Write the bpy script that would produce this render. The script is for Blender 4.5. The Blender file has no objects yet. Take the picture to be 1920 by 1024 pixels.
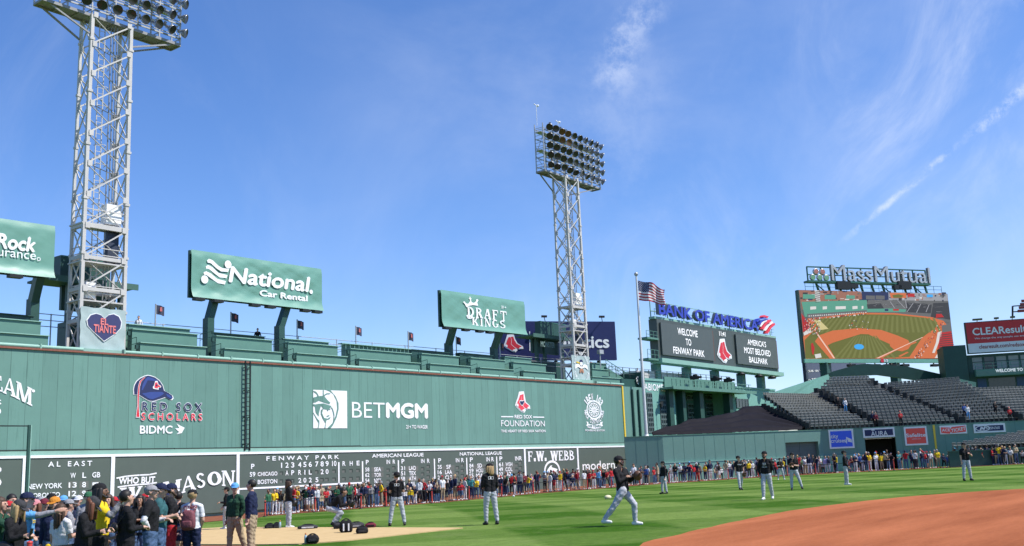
import bpy, math, random
import numpy as np
from mathutils import Vector, Matrix
random.seed(7)
SC = bpy.context.scene
COL = SC.collection
# ------------------------------------------------------------------ camera
F, PIT, ROLL, YAW, CH = 1900.58, .18425, -.04091, .91309, 2.05     # focal length in photo pixels, angles, lens height
AX = Vector((math.sin(YAW)*math.cos(PIT), math.cos(YAW)*math.cos(PIT), math.sin(PIT)))
_r = Vector((math.cos(YAW), -math.sin(YAW), 0)); _u = _r.cross(AX)
RT = _r*math.cos(ROLL)+_u*math.sin(ROLL); UP = -_r*math.sin(ROLL)+_u*math.cos(ROLL)
HA = Vector((math.sin(YAW), math.cos(YAW), 0)); HR = Vector((math.cos(YAW), -math.sin(YAW), 0))
EYE = Vector((0, 0, CH))
cam = bpy.data.cameras.new('camera'); co = bpy.data.objects.new('camera', cam); COL.objects.link(co)
cam.sensor_width = 36; cam.lens = F/1920*36; cam.clip_end = 3000; cam.clip_start = .5
co.matrix_world = Matrix(((RT.x, UP.x, -AX.x, 0), (RT.y, UP.y, -AX.y, 0), (RT.z, UP.z, -AX.z, CH), (0, 0, 0, 1)))
SC.camera = co
# ------------------------------------------------------------------ sky and sun
SUN_EL = math.radians(54)
SUN_H = (HR*.97+HA*-.20).normalized()          # horizontal direction towards the sun
SUN_ROT = math.atan2(SUN_H.x, SUN_H.y)
wd = bpy.data.worlds.new("World"); SC.world = wd; wd.use_nodes = True
nt = wd.node_tree; nt.nodes.clear(); N = nt.nodes.new; L = nt.links.new
out = N('ShaderNodeOutputWorld'); bg = N('ShaderNodeBackground'); sky = N('ShaderNodeTexSky')
sky.sky_type = 'NISHITA'; sky.sun_disc = False; sky.sun_elevation = SUN_EL; sky.sun_rotation = SUN_ROT
sky.air_density = 1.0; sky.dust_density = .0; sky.ozone_density = 3.0
bg.inputs['Strength'].default_value = .105
tc = N('ShaderNodeTexCoord')
def vmath(op, a, b=None, val=None):
    n = N('ShaderNodeVectorMath'); n.operation = op; L(a, n.inputs[0])
    if b is not None: L(b, n.inputs[1])
    if val is not None: n.inputs[1].default_value = val
    return n
def fmath(op, a, b=0, clamp=False):
    n = N('ShaderNodeMath'); n.operation = op; n.use_clamp = clamp
    for i, x in enumerate((a, b)):
        if isinstance(x, (int, float)): n.inputs[i].default_value = x
        else: L(x, n.inputs[i])
    return n.outputs[0]
def mrange(x, a, b, c=0, d=1):
    n = N('ShaderNodeMapRange'); n.interpolation_type = 'SMOOTHSTEP'; L(x, n.inputs[0])
    for i, v in enumerate((a, b, c, d)): n.inputs[i+1].default_value = v
    return n.outputs[0]
def skydir(px, py): return (AX+RT*((px-960)/F)-UP*((py-512)/F)).normalized()
D = tc.outputs['Generated']
def noise(vec, scale, detail=5, rough=.55, dist=0):
    n = N('ShaderNodeTexNoise'); L(vec, n.inputs['Vector']); n.inputs['Scale'].default_value = scale
    n.inputs['Detail'].default_value = detail; n.inputs['Roughness'].default_value = rough; n.inputs['Distortion'].default_value = dist
    return n.outputs['Fac']
# high thin cirrus: noise stretched along one direction of the sky
sdir = (skydir(1250, 60)-skydir(1130, 330)).normalized()
m1 = N('ShaderNodeMapping'); L(D, m1.inputs['Vector'])
e = Vector((0, 0, 1)).rotation_difference(sdir).inverted().to_euler(); m1.vector_type = 'POINT'
m1.inputs['Rotation'].default_value = e; m1.inputs['Scale'].default_value = (3.4, 3.4, 2.0)
cir = noise(m1.outputs[0], 1.9, 9, .66, 1.1)
pat = noise(D, 2.2, 3, .5)
cirf = fmath('MULTIPLY', mrange(cir, .44, .82), mrange(pat, .36, .66))
gl = mrange(vmath('DOT_PRODUCT', D, val=skydir(1420, 240)).outputs['Value'], .86, .995)
cirf = fmath('MULTIPLY', fmath('MULTIPLY', cirf, fmath('ADD', fmath('MULTIPLY', gl, .75), .25)), .42)
haze_f = fmath('MULTIPLY', fmath('MULTIPLY', mrange(noise(D, 3.2, 6, .6, .8), .25, .8), gl), .25)
cirf = fmath('ADD', cirf, haze_f)
def streak(p, q, width, grow, amount, nscale):
    a, b = skydir(*p), skydir(*q); n = a.cross(b).normalized(); t = (b-a).normalized()
    off = vmath('DOT_PRODUCT', D, val=n).outputs['Value']; al = vmath('DOT_PRODUCT', D, val=t).outputs['Value']
    wob = fmath('MULTIPLY', fmath('SUBTRACT', noise(D, nscale, 4, .6), .5), width*2.2)
    d = fmath('ABSOLUTE', fmath('ADD', off, wob))
    a0, a1 = a.dot(t), b.dot(t)
    band = mrange(d, width*grow, width*.15)
    ends = fmath('MULTIPLY', mrange(al, a0-.01, a0+.04), mrange(al, a1+.02, a1-.04))
    tx = mrange(noise(D, nscale*1.4, 7, .72), .38, .68)
    return fmath('MULTIPLY', fmath('MULTIPLY', fmath('MULTIPLY', band, ends), tx), amount)
s1 = streak((1575, 455), (1812, 262), .0034, 1.4, .5, 30)
s1b = streak((1800, 268), (2010, 100), .0048, 1.7, .55, 34)
s2 = streak((1120, 190), (1228, -20), .016, 1.9, .34, 26)
s3 = streak((1095, 400), (1180, 60), .06, 1.6, .12, 9)
tot = s1
for s in (s1b, s2, s3, cirf): tot = fmath('ADD', tot, s)
tot = fmath('MINIMUM', tot, .9)
mix = N('ShaderNodeMix'); mix.data_type = 'RGBA'
gam = N('ShaderNodeHueSaturation'); gam.inputs['Saturation'].default_value = 1.12; gam.inputs['Value'].default_value = 1.0
tn = vmath('MULTIPLY', sky.outputs[0], val=(.96, .99, 1.20)); L(tn.outputs[0], gam.inputs['Color'])
L(tot, mix.inputs['Factor']); L(gam.outputs[0], mix.inputs['A']); mix.inputs['B'].default_value = (5.7, 6.25, 7.5, 1)
L(mix.outputs['Result'], bg.inputs['Color']); L(bg.outputs[0], out.inputs[0])
sl = bpy.data.lights.new('sun', 'SUN'); so = bpy.data.objects.new('sun', sl); COL.objects.link(so)
sl.energy = 4.4; sl.angle = math.radians(.5); sl.color = (1, .955, .88)
sd = (SUN_H*math.cos(SUN_EL)+Vector((0, 0, math.sin(SUN_EL)))).normalized()
so.rotation_euler = sd.to_track_quat('Z', 'Y').to_euler(); so.location = (0, 0, 60)
SC.view_settings.view_transform = 'Standard'; SC.view_settings.look = 'None'; SC.view_settings.gamma = 1
SC.view_settings.exposure = .55
# ------------------------------------------------------------------ measuring helpers
def ray(px, py): return AX+RT*((px-960)/F)-UP*((py-512)/F)
def PD(px, py, d):                       # point at axis distance d (along the ground direction of view)
    r = ray(px, py); return EYE+r*(d/r.dot(HA))
def PY(px, py, Y):
    r = ray(px, py); return EYE+r*(Y/r.y)
def PZ(px, py, z):
    r = ray(px, py); return EYE+r*((z-CH)/r.z)
def sstep(a, b, x):
    t = min(1, max(0, (x-a)/(b-a))); return t*t*(3-2*t)
def ground(x, y):
    d = x*HA.x+y*HA.y
    t = min(1, max(0, (d-46)/36, (y-38)/18))
    return t*min(-.15, max(-1.05, -.231+.00393*x-.0164*y))      # the outfield falls gently towards the warning track
def G(px, py):                           # first point where the line of sight meets the ground
    r = ray(px, py); r = r/r.dot(HA); s0, s = 8, 8
    while s < 400:
        P = EYE+r*s
        if P.z < ground(P.x, P.y): break
        s0 = s; s += .5
    for i in range(30):
        m = (s0+s)/2; P = EYE+r*m
        if P.z < ground(P.x, P.y): s = m
        else: s0 = m
    P.z = ground(P.x, P.y); return P
def depth(P): return P.x*HA.x+P.y*HA.y
# ------------------------------------------------------------------ materials
def lin(c): return tuple(((v/255)/12.92 if v/255 <= .04045 else ((v/255+.055)/1.055)**2.4) for v in c)
MATS = {}
def M(name, col, rough=.6, var=.1, scale=2.0, metal=0, bump=0, bscale=20, spec=.4, emit=0, wear=None, seam=None, coords='Object'):
    if name in MATS: return MATS[name]
    m = bpy.data.materials.new(name); m.use_nodes = True; t = m.node_tree; b = t.nodes['Principled BSDF']
    n_, l_ = t.nodes.new, t.links.new
    b.inputs['Roughness'].default_value = rough; b.inputs['Metallic'].default_value = metal; b.inputs['Specular IOR Level'].default_value = spec
    tc_ = n_('ShaderNodeTexCoord'); co_ = tc_.outputs[coords]
    no = n_('ShaderNodeTexNoise'); no.inputs['Scale'].default_value = scale; no.inputs['Detail'].default_value = 6; no.inputs['Roughness'].default_value = .65
    l_(co_, no.inputs['Vector'])
    mx = n_('ShaderNodeMix'); mx.data_type = 'RGBA'; mr = n_('ShaderNodeMapRange'); mr.inputs[1].default_value = .25; mr.inputs[2].default_value = .75
    l_(no.outputs['Fac'], mr.inputs[0]); l_(mr.outputs[0], mx.inputs['Factor'])
    mx.inputs['A'].default_value = tuple(max(0, c*(1-var)) for c in col)+(1,); mx.inputs['B'].default_value = tuple(min(1, c*(1+var)) for c in col)+(1,)
    cur = mx.outputs['Result']
    if wear:                              # (colour, threshold, scale): patches of rust / dirt with their own shape
        w = n_('ShaderNodeTexNoise'); w.inputs['Scale'].default_value = wear[2]; w.inputs['Detail'].default_value = 8; w.inputs['Roughness'].default_value = .7
        mp = n_('ShaderNodeMapping'); mp.inputs['Scale'].default_value = wear[3] if len(wear) > 3 else (1, 1, 1); l_(co_, mp.inputs[0]); l_(mp.outputs[0], w.inputs['Vector'])
        wr = n_('ShaderNodeMapRange'); wr.inputs[1].default_value = wear[1]; wr.inputs[2].default_value = wear[1]+.1; l_(w.outputs['Fac'], wr.inputs[0])
        m2 = n_('ShaderNodeMix'); m2.data_type = 'RGBA'; l_(wr.outputs[0], m2.inputs['Factor']); l_(cur, m2.inputs['A']); m2.inputs['B'].default_value = tuple(wear[0])+(1,); cur = m2.outputs['Result']
    hgt = None
    if seam:                              # (axis, spacing, width fraction, dark factor)
        sx = n_('ShaderNodeSeparateXYZ'); l_(co_, sx.inputs[0])
        def mt(op, a, b2):
            k = n_('ShaderNodeMath'); k.operation = op
            for i, x in enumerate((a, b2)):
                if isinstance(x, (int, float)): k.inputs[i].default_value = x
                else: l_(x, k.inputs[i])
            return k.outputs[0]
        q = mt('DIVIDE', sx.outputs[seam[0]], seam[1]); fr = mt('FRACT', q, 0); ln = mt('LESS_THAN', fr, seam[2])
        wn = n_('ShaderNodeTexWhiteNoise'); wn.noise_dimensions = '1D'; l_(mt('FLOOR', q, 0), wn.inputs['W'])
        pv = mt('ADD', mt('MULTIPLY', wn.outputs['Value'], seam[4] if len(seam) > 4 else .07), 1-(seam[4] if len(seam) > 4 else .07)/2)
        dk = mt('SUBTRACT', 1, mt('MULTIPLY', ln, mt('ADD', seam[3]*.45, mt('MULTIPLY', wn.outputs['Value'], seam[3]*.55))))
        vm = n_('ShaderNodeVectorMath'); vm.operation = 'SCALE'; l_(cur, vm.inputs[0]); l_(mt('MULTIPLY', pv, dk), vm.inputs['Scale']); cur = vm.outputs[0]
        hgt = mt('SUBTRACT', 1, ln)
    l_(cur, b.inputs['Base Color'])
    if emit:
        l_(cur, b.inputs['Emission Color']); b.inputs['Emission Strength'].default_value = emit
    if bump:
        bn = n_('ShaderNodeTexNoise'); bn.inputs['Scale'].default_value = bscale; bn.inputs['Detail'].default_value = 5; l_(co_, bn.inputs['Vector'])
        bp = n_('ShaderNodeBump'); bp.inputs['Strength'].default_value = bump; bp.inputs['Distance'].default_value = .05
        l_(bn.outputs['Fac'], bp.inputs['Height']); l_(bp.outputs[0], b.inputs['Normal'])
    MATS[name] = m; return m
# ------------------------------------------------------------------ object helpers
WL = {}
def tag(o, label, cat, group=None, kind=None):
    if label: o['label'] = label
    if cat: o['category'] = cat
    if group: o['group'] = group
    if kind: o['kind'] = kind
    return o
def thing(name, label, cat, loc, group=None):
    o = bpy.data.objects.new(name, None); COL.objects.link(o); o.location = loc; o.empty_display_size = .3
    WL[o] = Vector(loc); return tag(o, label, cat, group)
class MB:
    def __init__(s): s.v = []; s.f = []; s.m = []; s.k = 0; s.sm = []; s.smooth = False
    def add(s, vs, fs, k=None):
        b = len(s.v); s.v += [tuple(x) for x in vs]
        for f in fs: s.f.append([b+i for i in f]); s.m.append(s.k if k is None else k); s.sm.append(s.smooth)
    def obox(s, c, a, b, d, k=None):      # centre and three full-size edge vectors
        c, a, b, d = Vector(c), Vector(a)/2, Vector(b)/2, Vector(d)/2
        vs = [c+a*i+b*j+d*l for l in (-1, 1) for j in (-1, 1) for i in (-1, 1)]
        fs = [(0, 2, 3, 1), (4, 5, 7, 6), (0, 1, 5, 4), (2, 6, 7, 3), (0, 4, 6, 2), (1, 3, 7, 5)]
        if a.cross(b).dot(d) < 0: fs = [f[::-1] for f in fs]
        s.add(vs, fs, k)
    def box(s, x0, x1, y0, y1, z0, z1, k=None):
        s.obox(((x0+x1)/2, (y0+y1)/2, (z0+z1)/2), (x1-x0, 0, 0), (0, y1-y0, 0), (0, 0, z1-z0), k)
    def beam(s, p, q, w, h=None, k=None, ref=(0, 0, 1)):
        p, q = Vector(p), Vector(q); d = q-p
        if d.length < 1e-6: return
        t = d.normalized(); r = Vector(ref)
        if abs(t.dot(r)) > .97: r = Vector((0, 1, 0))
        a = t.cross(r).normalized(); b = a.cross(t)
        s.obox((p+q)/2, a*w, d, b*(h or w), k)
    def tube(s, p, q, r0, r1=None, n=10, k=None, cap=True):
        p, q = Vector(p), Vector(q); t = (q-p).normalized(); r1 = r0 if r1 is None else r1
        a = t.orthogonal().normalized(); b = t.cross(a)
        vs = [c+(a*math.cos(2*math.pi*i/n)+b*math.sin(2*math.pi*i/n))*r for c, r in ((p, r0), (q, r1)) for i in range(n)]
        fs = [(i, (i+1) % n, n+(i+1) % n, n+i) for i in range(n)]
        if cap: fs += [tuple(range(n))[::-1], tuple(range(n, 2*n))]
        o = s.smooth; s.smooth = True; s.add(vs, fs[:n], k); s.smooth = o
        if cap: s.add(vs, fs[n:], k)
    def lathe(s, c, ax, prof, n=14, k=None):   # profile of (distance along axis, radius)
        c = Vector(c); t = Vector(ax).normalized(); a = t.orthogonal().normalized(); b = t.cross(a); vs = []; fs = []
        for z, r in prof:
            for i in range(n): vs.append(c+t*z+(a*math.cos(2*math.pi*i/n)+b*math.sin(2*math.pi*i/n))*r)
        for j in range(len(prof)-1):
            for i in range(n): fs.append((j*n+i, j*n+(i+1) % n, (j+1)*n+(i+1) % n, (j+1)*n+i))
        o = s.smooth; s.smooth = True; s.add(vs, fs, k); s.smooth = o
    def ball(s, c, r, n=10, k=None):
        m = n//2+1; r = Vector((r, r, r)) if isinstance(r, (int, float)) else Vector(r); c = Vector(c); vs = []; fs = []
        for j in range(m+1):
            t = math.pi*j/m
            for i in range(n): vs.append(c+Vector((r.x*math.sin(t)*math.cos(2*math.pi*i/n), r.y*math.sin(t)*math.sin(2*math.pi*i/n), -r.z*math.cos(t))))
        for j in range(m):
            for i in range(n): fs.append((j*n+i, j*n+(i+1) % n, (j+1)*n+(i+1) % n, (j+1)*n+i))
        o = s.smooth; s.smooth = True; s.add(vs, fs, k); s.smooth = o
    def prism(s, pts, d, k=None):
        n = len(pts); d = Vector(d); A = [Vector(p) for p in pts]; vs = A+[p+d for p in A]
        fs = [tuple(range(n)), tuple(range(n, 2*n))[::-1]]+[(i, n+i, n+(i+1) % n, (i+1) % n) for i in range(n)]
        s.add(vs, fs, k)
    def build(s, name, mats, parent=None, origin=None):
        me = bpy.data.meshes.new(name); mats = mats if isinstance(mats, (list, tuple)) else [mats]
        if parent is not None: base = WL[parent]
        elif origin is not None: base = Vector(origin)
        else:
            A = np.array(s.v); base = Vector(((A[:, 0].min()+A[:, 0].max())/2, (A[:, 1].min()+A[:, 1].max())/2, A[:, 2].min()))
        me.from_pydata([(x-base.x, y-base.y, z-base.z) for x, y, z in s.v], [], s.f)
        for m in mats: me.materials.append(m)
        me.polygons.foreach_set('material_index', s.m); me.polygons.foreach_set('use_smooth', s.sm); me.update()
        o = bpy.data.objects.new(name, me); COL.objects.link(o); WL[o] = base
        if parent is not None: o.parent = parent
        else: o.location = base
        return o
# ------------------------------------------------------------------ lettering
_tc = {}
class Lay(list): lay = 1
def glyphs(s, wt=0.0):
    if (s, wt) in _tc: return _tc[s, wt]
    c = bpy.data.curves.new('t', 'FONT'); c.body = s; c.offset = min(wt, 0); c.resolution_u = 3; c.fill_mode = 'FRONT'
    o = bpy.data.objects.new('t', c); me = bpy.data.meshes.new_from_object(o)
    vs = [(v.co.x, v.co.y) for v in me.vertices]; fs = [tuple(p.vertices) for p in me.polygons]
    bpy.data.objects.remove(o); bpy.data.curves.remove(c); bpy.data.meshes.remove(me)
    d = max(0, wt*.9); x0, x1 = min(v[0] for v in vs)-d, max(v[0] for v in vs)+d; y0, y1 = min(v[1] for v in vs)-d, max(v[1] for v in vs)+d
    r = ([((x-x0)/(x1-x0), (y-y0)/(y1-y0)) for x, y in vs], fs, d, 1/(x1-x0), 1/(y1-y0)); _tc[s, wt] = r; return r
def arcpts(cx, cy, rx, ry, a0, a1, n=10): return [(cx+rx*math.cos(math.radians(a0+(a1-a0)*i/n)), cy+ry*math.sin(math.radians(a0+(a1-a0)*i/n))) for i in range(n+1)]
def serif(ch):                            # slab letters out of stems, bars and bowls, each in a unit box
    V = []; Fc = Lay()
    def q(*p): b = len(V); V.extend(p); Fc.append(tuple(range(b, b+len(p))))
    def stem(x, w=.25, y0=0, y1=1, sv=.07, lo=1, hi=1):
        q((x, y0), (x+w, y0), (x+w, y1), (x, y1))
        if lo: q((x-sv, y0), (x+w+sv, y0), (x+w+sv, y0+.09), (x-sv, y0+.09))
        if hi: q((x-sv, y1-.09), (x+w+sv, y1-.09), (x+w+sv, y1), (x-sv, y1))
    def diag(x0, y0, x1, y1, w): w *= 1.25; q((x0, y0), (x0+w, y0), (x1+w, y1), (x1, y1))
    def bar(x0, x1, y, h=.1): q((x0, y), (x1, y), (x1, y+h), (x0, y+h))
    def ring(cx, cy, rx, ry, wx, wy, a0, a1, n=14):
        wx += .05; wy += .03
        A = arcpts(cx, cy, rx, ry, a0, a1, n); B = arcpts(cx, cy, rx-wx, ry-wy, a0, a1, n)
        for i in range(n): q(A[i], A[i+1], B[i+1], B[i])
    if ch in 'FE':
        stem(.1); bar(.3, .85, .9); q((.77, .7), (.85, .7), (.85, .9), (.77, .9)); bar(.3, .65, .48); q((.6, .4), (.66, .4), (.66, .66), (.6, .66))
        if ch == 'E': bar(.3, .9, 0); q((.82, .1), (.9, .1), (.9, .3), (.82, .3))
    elif ch == 'W':
        diag(.24, 0, .05, 1, .17); diag(.24, 0, .46, 1, .1); diag(.6, 0, .42, 1, .17); diag(.6, 0, .86, 1, .1); bar(0, .3, .92, .08); bar(.38, .66, .92, .08); bar(.78, 1, .92, .08)
    elif ch == 'M': stem(.08, .14); stem(.78, .18); diag(.42, 0, .1, 1, .16); diag(.48, 0, .76, 1, .1)
    elif ch == 'A': diag(0.06, 0, .42, 1, .11); diag(.7, 0, .4, 1, .22); bar(.2, .75, .28, .1); bar(0, .28, 0, .09); bar(.6, 1, 0, .09)
    elif ch == 'T': stem(.4, .2, hi=0); bar(.04, .96, .88, .12); q((.04, .66), (.12, .66), (.12, .9), (.04, .9)); q((.88, .66), (.96, .66), (.96, .9), (.88, .9))
    elif ch == 'I': stem(.3, .4, sv=.2)
    elif ch == 'N': stem(.1, .13); stem(.78, .13); diag(.7, 0, .1, 1, .2)
    elif ch == 'K': stem(.08); diag(.28, .42, .7, 1, .16); diag(.72, 0, .36, .5, .22); bar(.6, 1, 0, .09); bar(.6, .98, .91, .09)
    elif ch in 'BRDP':
        stem(.1)
        if ch == 'D': ring(.3, .5, .64, .5, .22, .1, -90, 90)
        elif ch == 'B': ring(.3, .73, .5, .27, .2, .09, -90, 90); ring(.3, .26, .6, .28, .22, .09, -90, 90)
        else:
            ring(.3, .73, .52, .27, .2, .09, -90, 90)
            if ch == 'R': diag(.66, 0, .34, .5, .24); bar(.6, 1, 0, .09)
    elif ch == 'O': ring(.5, .5, .5, .5, .24, .1, 0, 360, 24)
    elif ch == 'G': ring(.52, .5, .5, .5, .22, .1, 50, 330, 20); q((.72, .1), (.92, .1), (.92, .44), (.72, .44)); bar(.6, 1, .4, .09)
    elif ch == 'S': ring(.5, .74, .4, .26, .18, .1, 20, 270, 14); ring(.5, .27, .44, .27, .2, .1, -160, 90, 14)
    elif ch == 'L': stem(.1); bar(.3, .9, 0, .1); q((.8, .1), (.9, .1), (.9, .35), (.8, .35))
    return V, Fc
class Plane:                              # an upright (or leaning) flat surface in the place: origin, along, up
    def __init__(s, o, u, v=(0, 0, 1)):
        s.o = Vector(o); s.u = Vector(u).normalized(); s.v = Vector(v).normalized(); s.n = s.u.cross(s.v).normalized()
        if s.n.dot(EYE-s.o) < 0: s.n = -s.n
    def loc(s, px, py):
        r = ray(px, py); P = EYE+r*((s.o-EYE).dot(s.n)/r.dot(s.n)); d = P-s.o; a = d.dot(s.u); return a, d.dot(s.v)-a*s.u.dot(s.v)
    def w(s, a, b, off=0): return s.o+s.u*a+s.v*b+s.n*off
    def at(s, px, py, off=0): return s.w(*s.loc(px, py), off)
    def face(s, mb, pts, k=None):
        P = [s.w(*p) for p in pts]
        nn = Vector((0, 0, 0))
        for i in range(len(P)): nn += (P[i]-P[0]).cross(P[(i+1) % len(P)]-P[0])
        mb.add(P if nn.dot(s.n) > 0 else P[::-1], [tuple(range(len(P)))], k)
    def poly(s, mb, pxs, off=.02, k=None): s.face(mb, [s.loc(x, y)+(off,) for x, y in pxs], k)
    def quadpx(s, mb, x0, yb, x1, yt, off=.02, k=None):
        a0, b0 = s.loc(x0, yb); a1, b1 = s.loc(x1, yt); s.face(mb, [(a0, b0, off), (a1, b0, off), (a1, b1, off), (a0, b1, off)], k)
    def stroke(s, mb, pxs, wid, off=.02, k=None, local=False):
        P = [Vector(p if local else s.loc(*p)) for p in pxs]
        for i in range(len(P)-1):
            d = (P[i+1]-P[i]).normalized()*wid*.5; t = Vector((-d.y, d.x)); a, b = P[i]-d*.2, P[i+1]+d*.2
            s.face(mb, [(*(a+t), off), (*(a-t), off), (*(b-t), off), (*(b+t), off)], k)
    def disc(s, mb, px, py, r, off=.02, k=None, ry=None, n=20, r_in=0):
        a, b = s.loc(px, py); ry = ry or r
        A = arcpts(a, b, r, ry, 0, 360, n)
        if r_in:
            B = arcpts(a, b, r-r_in, ry-r_in, 0, 360, n)
            for i in range(n): s.face(mb, [(*A[i], off), (*A[i+1], off), (*B[i+1], off), (*B[i], off)], k)
        else: s.face(mb, [(*p, off) for p in A[:-1]], k)
    def put(s, mb, gl, fn, off, k=None):
        vs, fs = gl[:2]; d = gl[2] if len(gl) > 2 else 0
        for q, (sx, sy) in enumerate(((0, 0), (d, 0), (-d, 0), (0, d), (0, -d)) if d else ((0, 0),)):
            P0 = [fn(x+sx*gl[3], y+sy*gl[4]) if d else fn(x, y) for x, y in vs]; P = []; fl = []
            if len(gl) == 2 and isinstance(gl, tuple) and getattr(fs, 'lay', 0):
                for i, f in enumerate(fs): 
                    b = len(P); P += [s.w(*P0[j], off+i*.0025) for j in f]; fl.append(tuple(range(b, b+len(f))))
            else: P = [s.w(*p, off+q*.003) for p in P0]; fl = fs
            o_ = []
            for f in fl:
                nn = Vector((0, 0, 0))
                for i in range(1, len(f)-1): nn += (P[f[i]]-P[f[0]]).cross(P[f[i+1]]-P[f[0]])
                o_.append(f if nn.dot(s.n) > 0 else f[::-1])
            mb.add(P, o_, k)
    def text(s, mb, t, x0, yb, x1, yt, wt=0.0, off=.02, k=None, shear=0):
        a0, b0 = s.loc(x0, yb); a1, b1 = s.loc(x1, yt)
        s.put(mb, glyphs(t, wt), lambda x, y: (a0+(a1-a0)*x+shear*(b1-b0)*(y-.5), b0+(b1-b0)*y), off, k)
    def ctext(s, mb, t, cx, cy, hpx, asp=.62, wt=0.0, off=.02, k=None):     # one short word by its centre and height
        a, b = s.loc(cx, cy); h = abs(s.loc(cx, cy-hpx/2)[1]-s.loc(cx, cy+hpx/2)[1]); wp = hpx*asp*len(t)/2; w = abs(s.loc(cx+wp, cy)[0]-s.loc(cx-wp, cy)[0])
        if t in ('1', 'I'): w *= .35
        s.put(mb, glyphs(t, wt), lambda x, y: (a+w*(x-.5), b+h*(y-.5)), off, k)
    def stext(s, mb, t, x0, yb, x1, yt, off=.02, k=None, gap=.16, widths=None):
        a0, b0 = s.loc(x0, yb); a1, b1 = s.loc(x1, yt); W = [{' ': .5, 'I': .5, '.': .3, 'W': 1.3, 'M': 1.25}.get(c, .85) for c in t]
        tot = sum(W)+gap*(len(t)-1); x = 0
        for c, w in zip(t, W):
            u0, u1 = a0+(a1-a0)*x/tot, a0+(a1-a0)*(x+w)/tot
            if c == '.': s.face(mb, [(u0, b0, off), (u1, b0, off), (u1, b0+(u1-u0), off), (u0, b0+(u1-u0), off)], k)
            elif c != ' ': s.put(mb, serif(c), lambda X, Y: (u0+(u1-u0)*X, b0+(b1-b0)*Y), off, k)
            x += w+gap
    def qletter(s, mb, c, BL, BR, TR, TL, off=.02, k=None, sans=None):
        q = [Vector(s.loc(*p)) for p in (BL, BR, TR, TL)]
        gl = serif(c) if sans is None else glyphs(c, sans)
        s.put(mb, gl, lambda x, y: tuple((q[0]*(1-x)+q[1]*x)*(1-y)+(q[3]*(1-x)+q[2]*x)*y), off, k)
    def arctext(s, mb, t, cx, cy, r, a0, a1, h, wt=.02, off=.02, k=None, inward=False, ry=None):  # letters round a circle (local units)
        ca, cb = s.loc(cx, cy); n = len(t); ry = ry or r
        for i, c in enumerate(t):
            if c == ' ': continue
            an = math.radians(a0+(a1-a0)*(i+.5)/n); w = abs(math.radians(a1-a0))*r/n*.82
            if c in '1I': w *= .4
            ce = Vector((ca+r*math.cos(an), cb+ry*math.sin(an))); ro = an+(math.pi/2 if inward else -math.pi/2)
            ux = Vector((math.cos(ro), math.sin(ro))); uy = Vector((-ux.y, ux.x))
            s.put(mb, glyphs(c, wt), lambda x, y: tuple(ce+ux*w*(x-.5)+uy*h*(y-.5)), off, k)
def frame_plane(TL, BL, TR, BR, dL):      # upright rectangle seen in perspective: its left edge dL metres away
    hL = BL[1]-TL[1]; hR = BR[1]-TR[1]; dR = dL*hL/hR
    A, B = PD(*BL, dL), PD(*BR, dR); zb = (A.z+B.z)/2; zt = (PD(*TL, dL).z+PD(*TR, dR).z)/2
    p = Plane(A, B-A); p.W = (B-A).length; p.H = zt-zb; return p
def wall_frame(TL, BL, TR, BR, Y):        # board standing parallel to the wall at distance Y
    A, B, T, U = PY(*BL, Y), PY(*BR, Y), PY(*TL, Y), PY(*TR, Y)
    d0, d1 = ((T.z-U.z)-(A.z-B.z))/4, 0; A.z += d0; B.z -= d0
    p = Plane(A, B-A); p.W = (B-A).length; p.H = ((T.z-A.z)+(U.z-B.z))/2; return p
def ZM(ox, oy, s): return lambda x, y: (ox+x/s, oy+y/s)
def socks(pl, mb, conv, off, kw, kr, kd=None):     # pair of red socks with white outline, toes and heels
    def P(l, k, o): pl.poly(mb, [conv(*p) for p in l], o, k)
    P([(790, 632), (832, 628), (842, 690), (856, 736), (890, 772), (894, 802), (866, 812), (848, 800), (856, 818), (842, 844), (818, 836), (778, 792), (764, 768), (772, 736), (780, 690)], kw, off)
    P([(812, 660), (828, 656), (836, 700), (850, 742), (884, 776), (886, 798), (866, 804), (836, 784), (818, 758)], kr, off+.02)
    P([(796, 662), (812, 660), (818, 700), (816, 748), (850, 806), (840, 836), (820, 828), (782, 786), (771, 768), (779, 736), (787, 694)], kw, off+.03)
    P([(798, 664), (811, 662), (816, 700), (814, 750), (846, 806), (838, 832), (822, 824), (785, 784), (774, 768), (782, 738), (790, 694)], kr, off+.04)
    P([(850, 782), (884, 776), (886, 798), (866, 804)][1:]+[(868, 786)], kw, off+.045)
    P([(826, 812), (846, 804), (839, 832), (822, 824)], kw, off+.05)
    P([(774, 768), (781, 748), (790, 760), (790, 780), (785, 784)], kw, off+.05)
# ================================================================== materials
GREEN = lin((112, 158, 146))
m_wall = M('green_sheet_metal', (.133, .262, .222), .5, .06, .5, seam=(0, 1.06, .035, .5, .14), wear=((.10, .205, .172), .55, 1.3, (4, 4, .18)), bump=.12, bscale=3, spec=.35)
m_ledge = M('light_green_paint', (.24, .42, .35), .5, .08, 1)
m_green = M('green_paint', (.105, .225, .18), .5, .1, .8, wear=((.08, .18, .145), .66, 1.2))
m_green2 = M('green_paint_facade', (.17, .36, .31), .55, .08, .7, wear=((.13, .28, .24), .68, .9, (2, 2, .3)))
m_cgreen = M('green_padded_wall', (.14, .265, .225), .55, .07, .6, seam=(2, 90, .001, .2, .01))
m_dgreen = M('dark_green_paint', (.022, .07, .058), .5, .15, 1)
m_board = M('slate_green_board', (.085, .112, .095), .6, .08, .6, wear=((.105, .132, .115), .62, 1.1, (2, 2, .3)))
m_board2 = M('slate_green_plate', (.125, .135, .12), .6, .06, 2)
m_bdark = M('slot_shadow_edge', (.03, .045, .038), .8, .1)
m_white = M('white_paint', (.80, .81, .82), .55, .04, 1)
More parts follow.
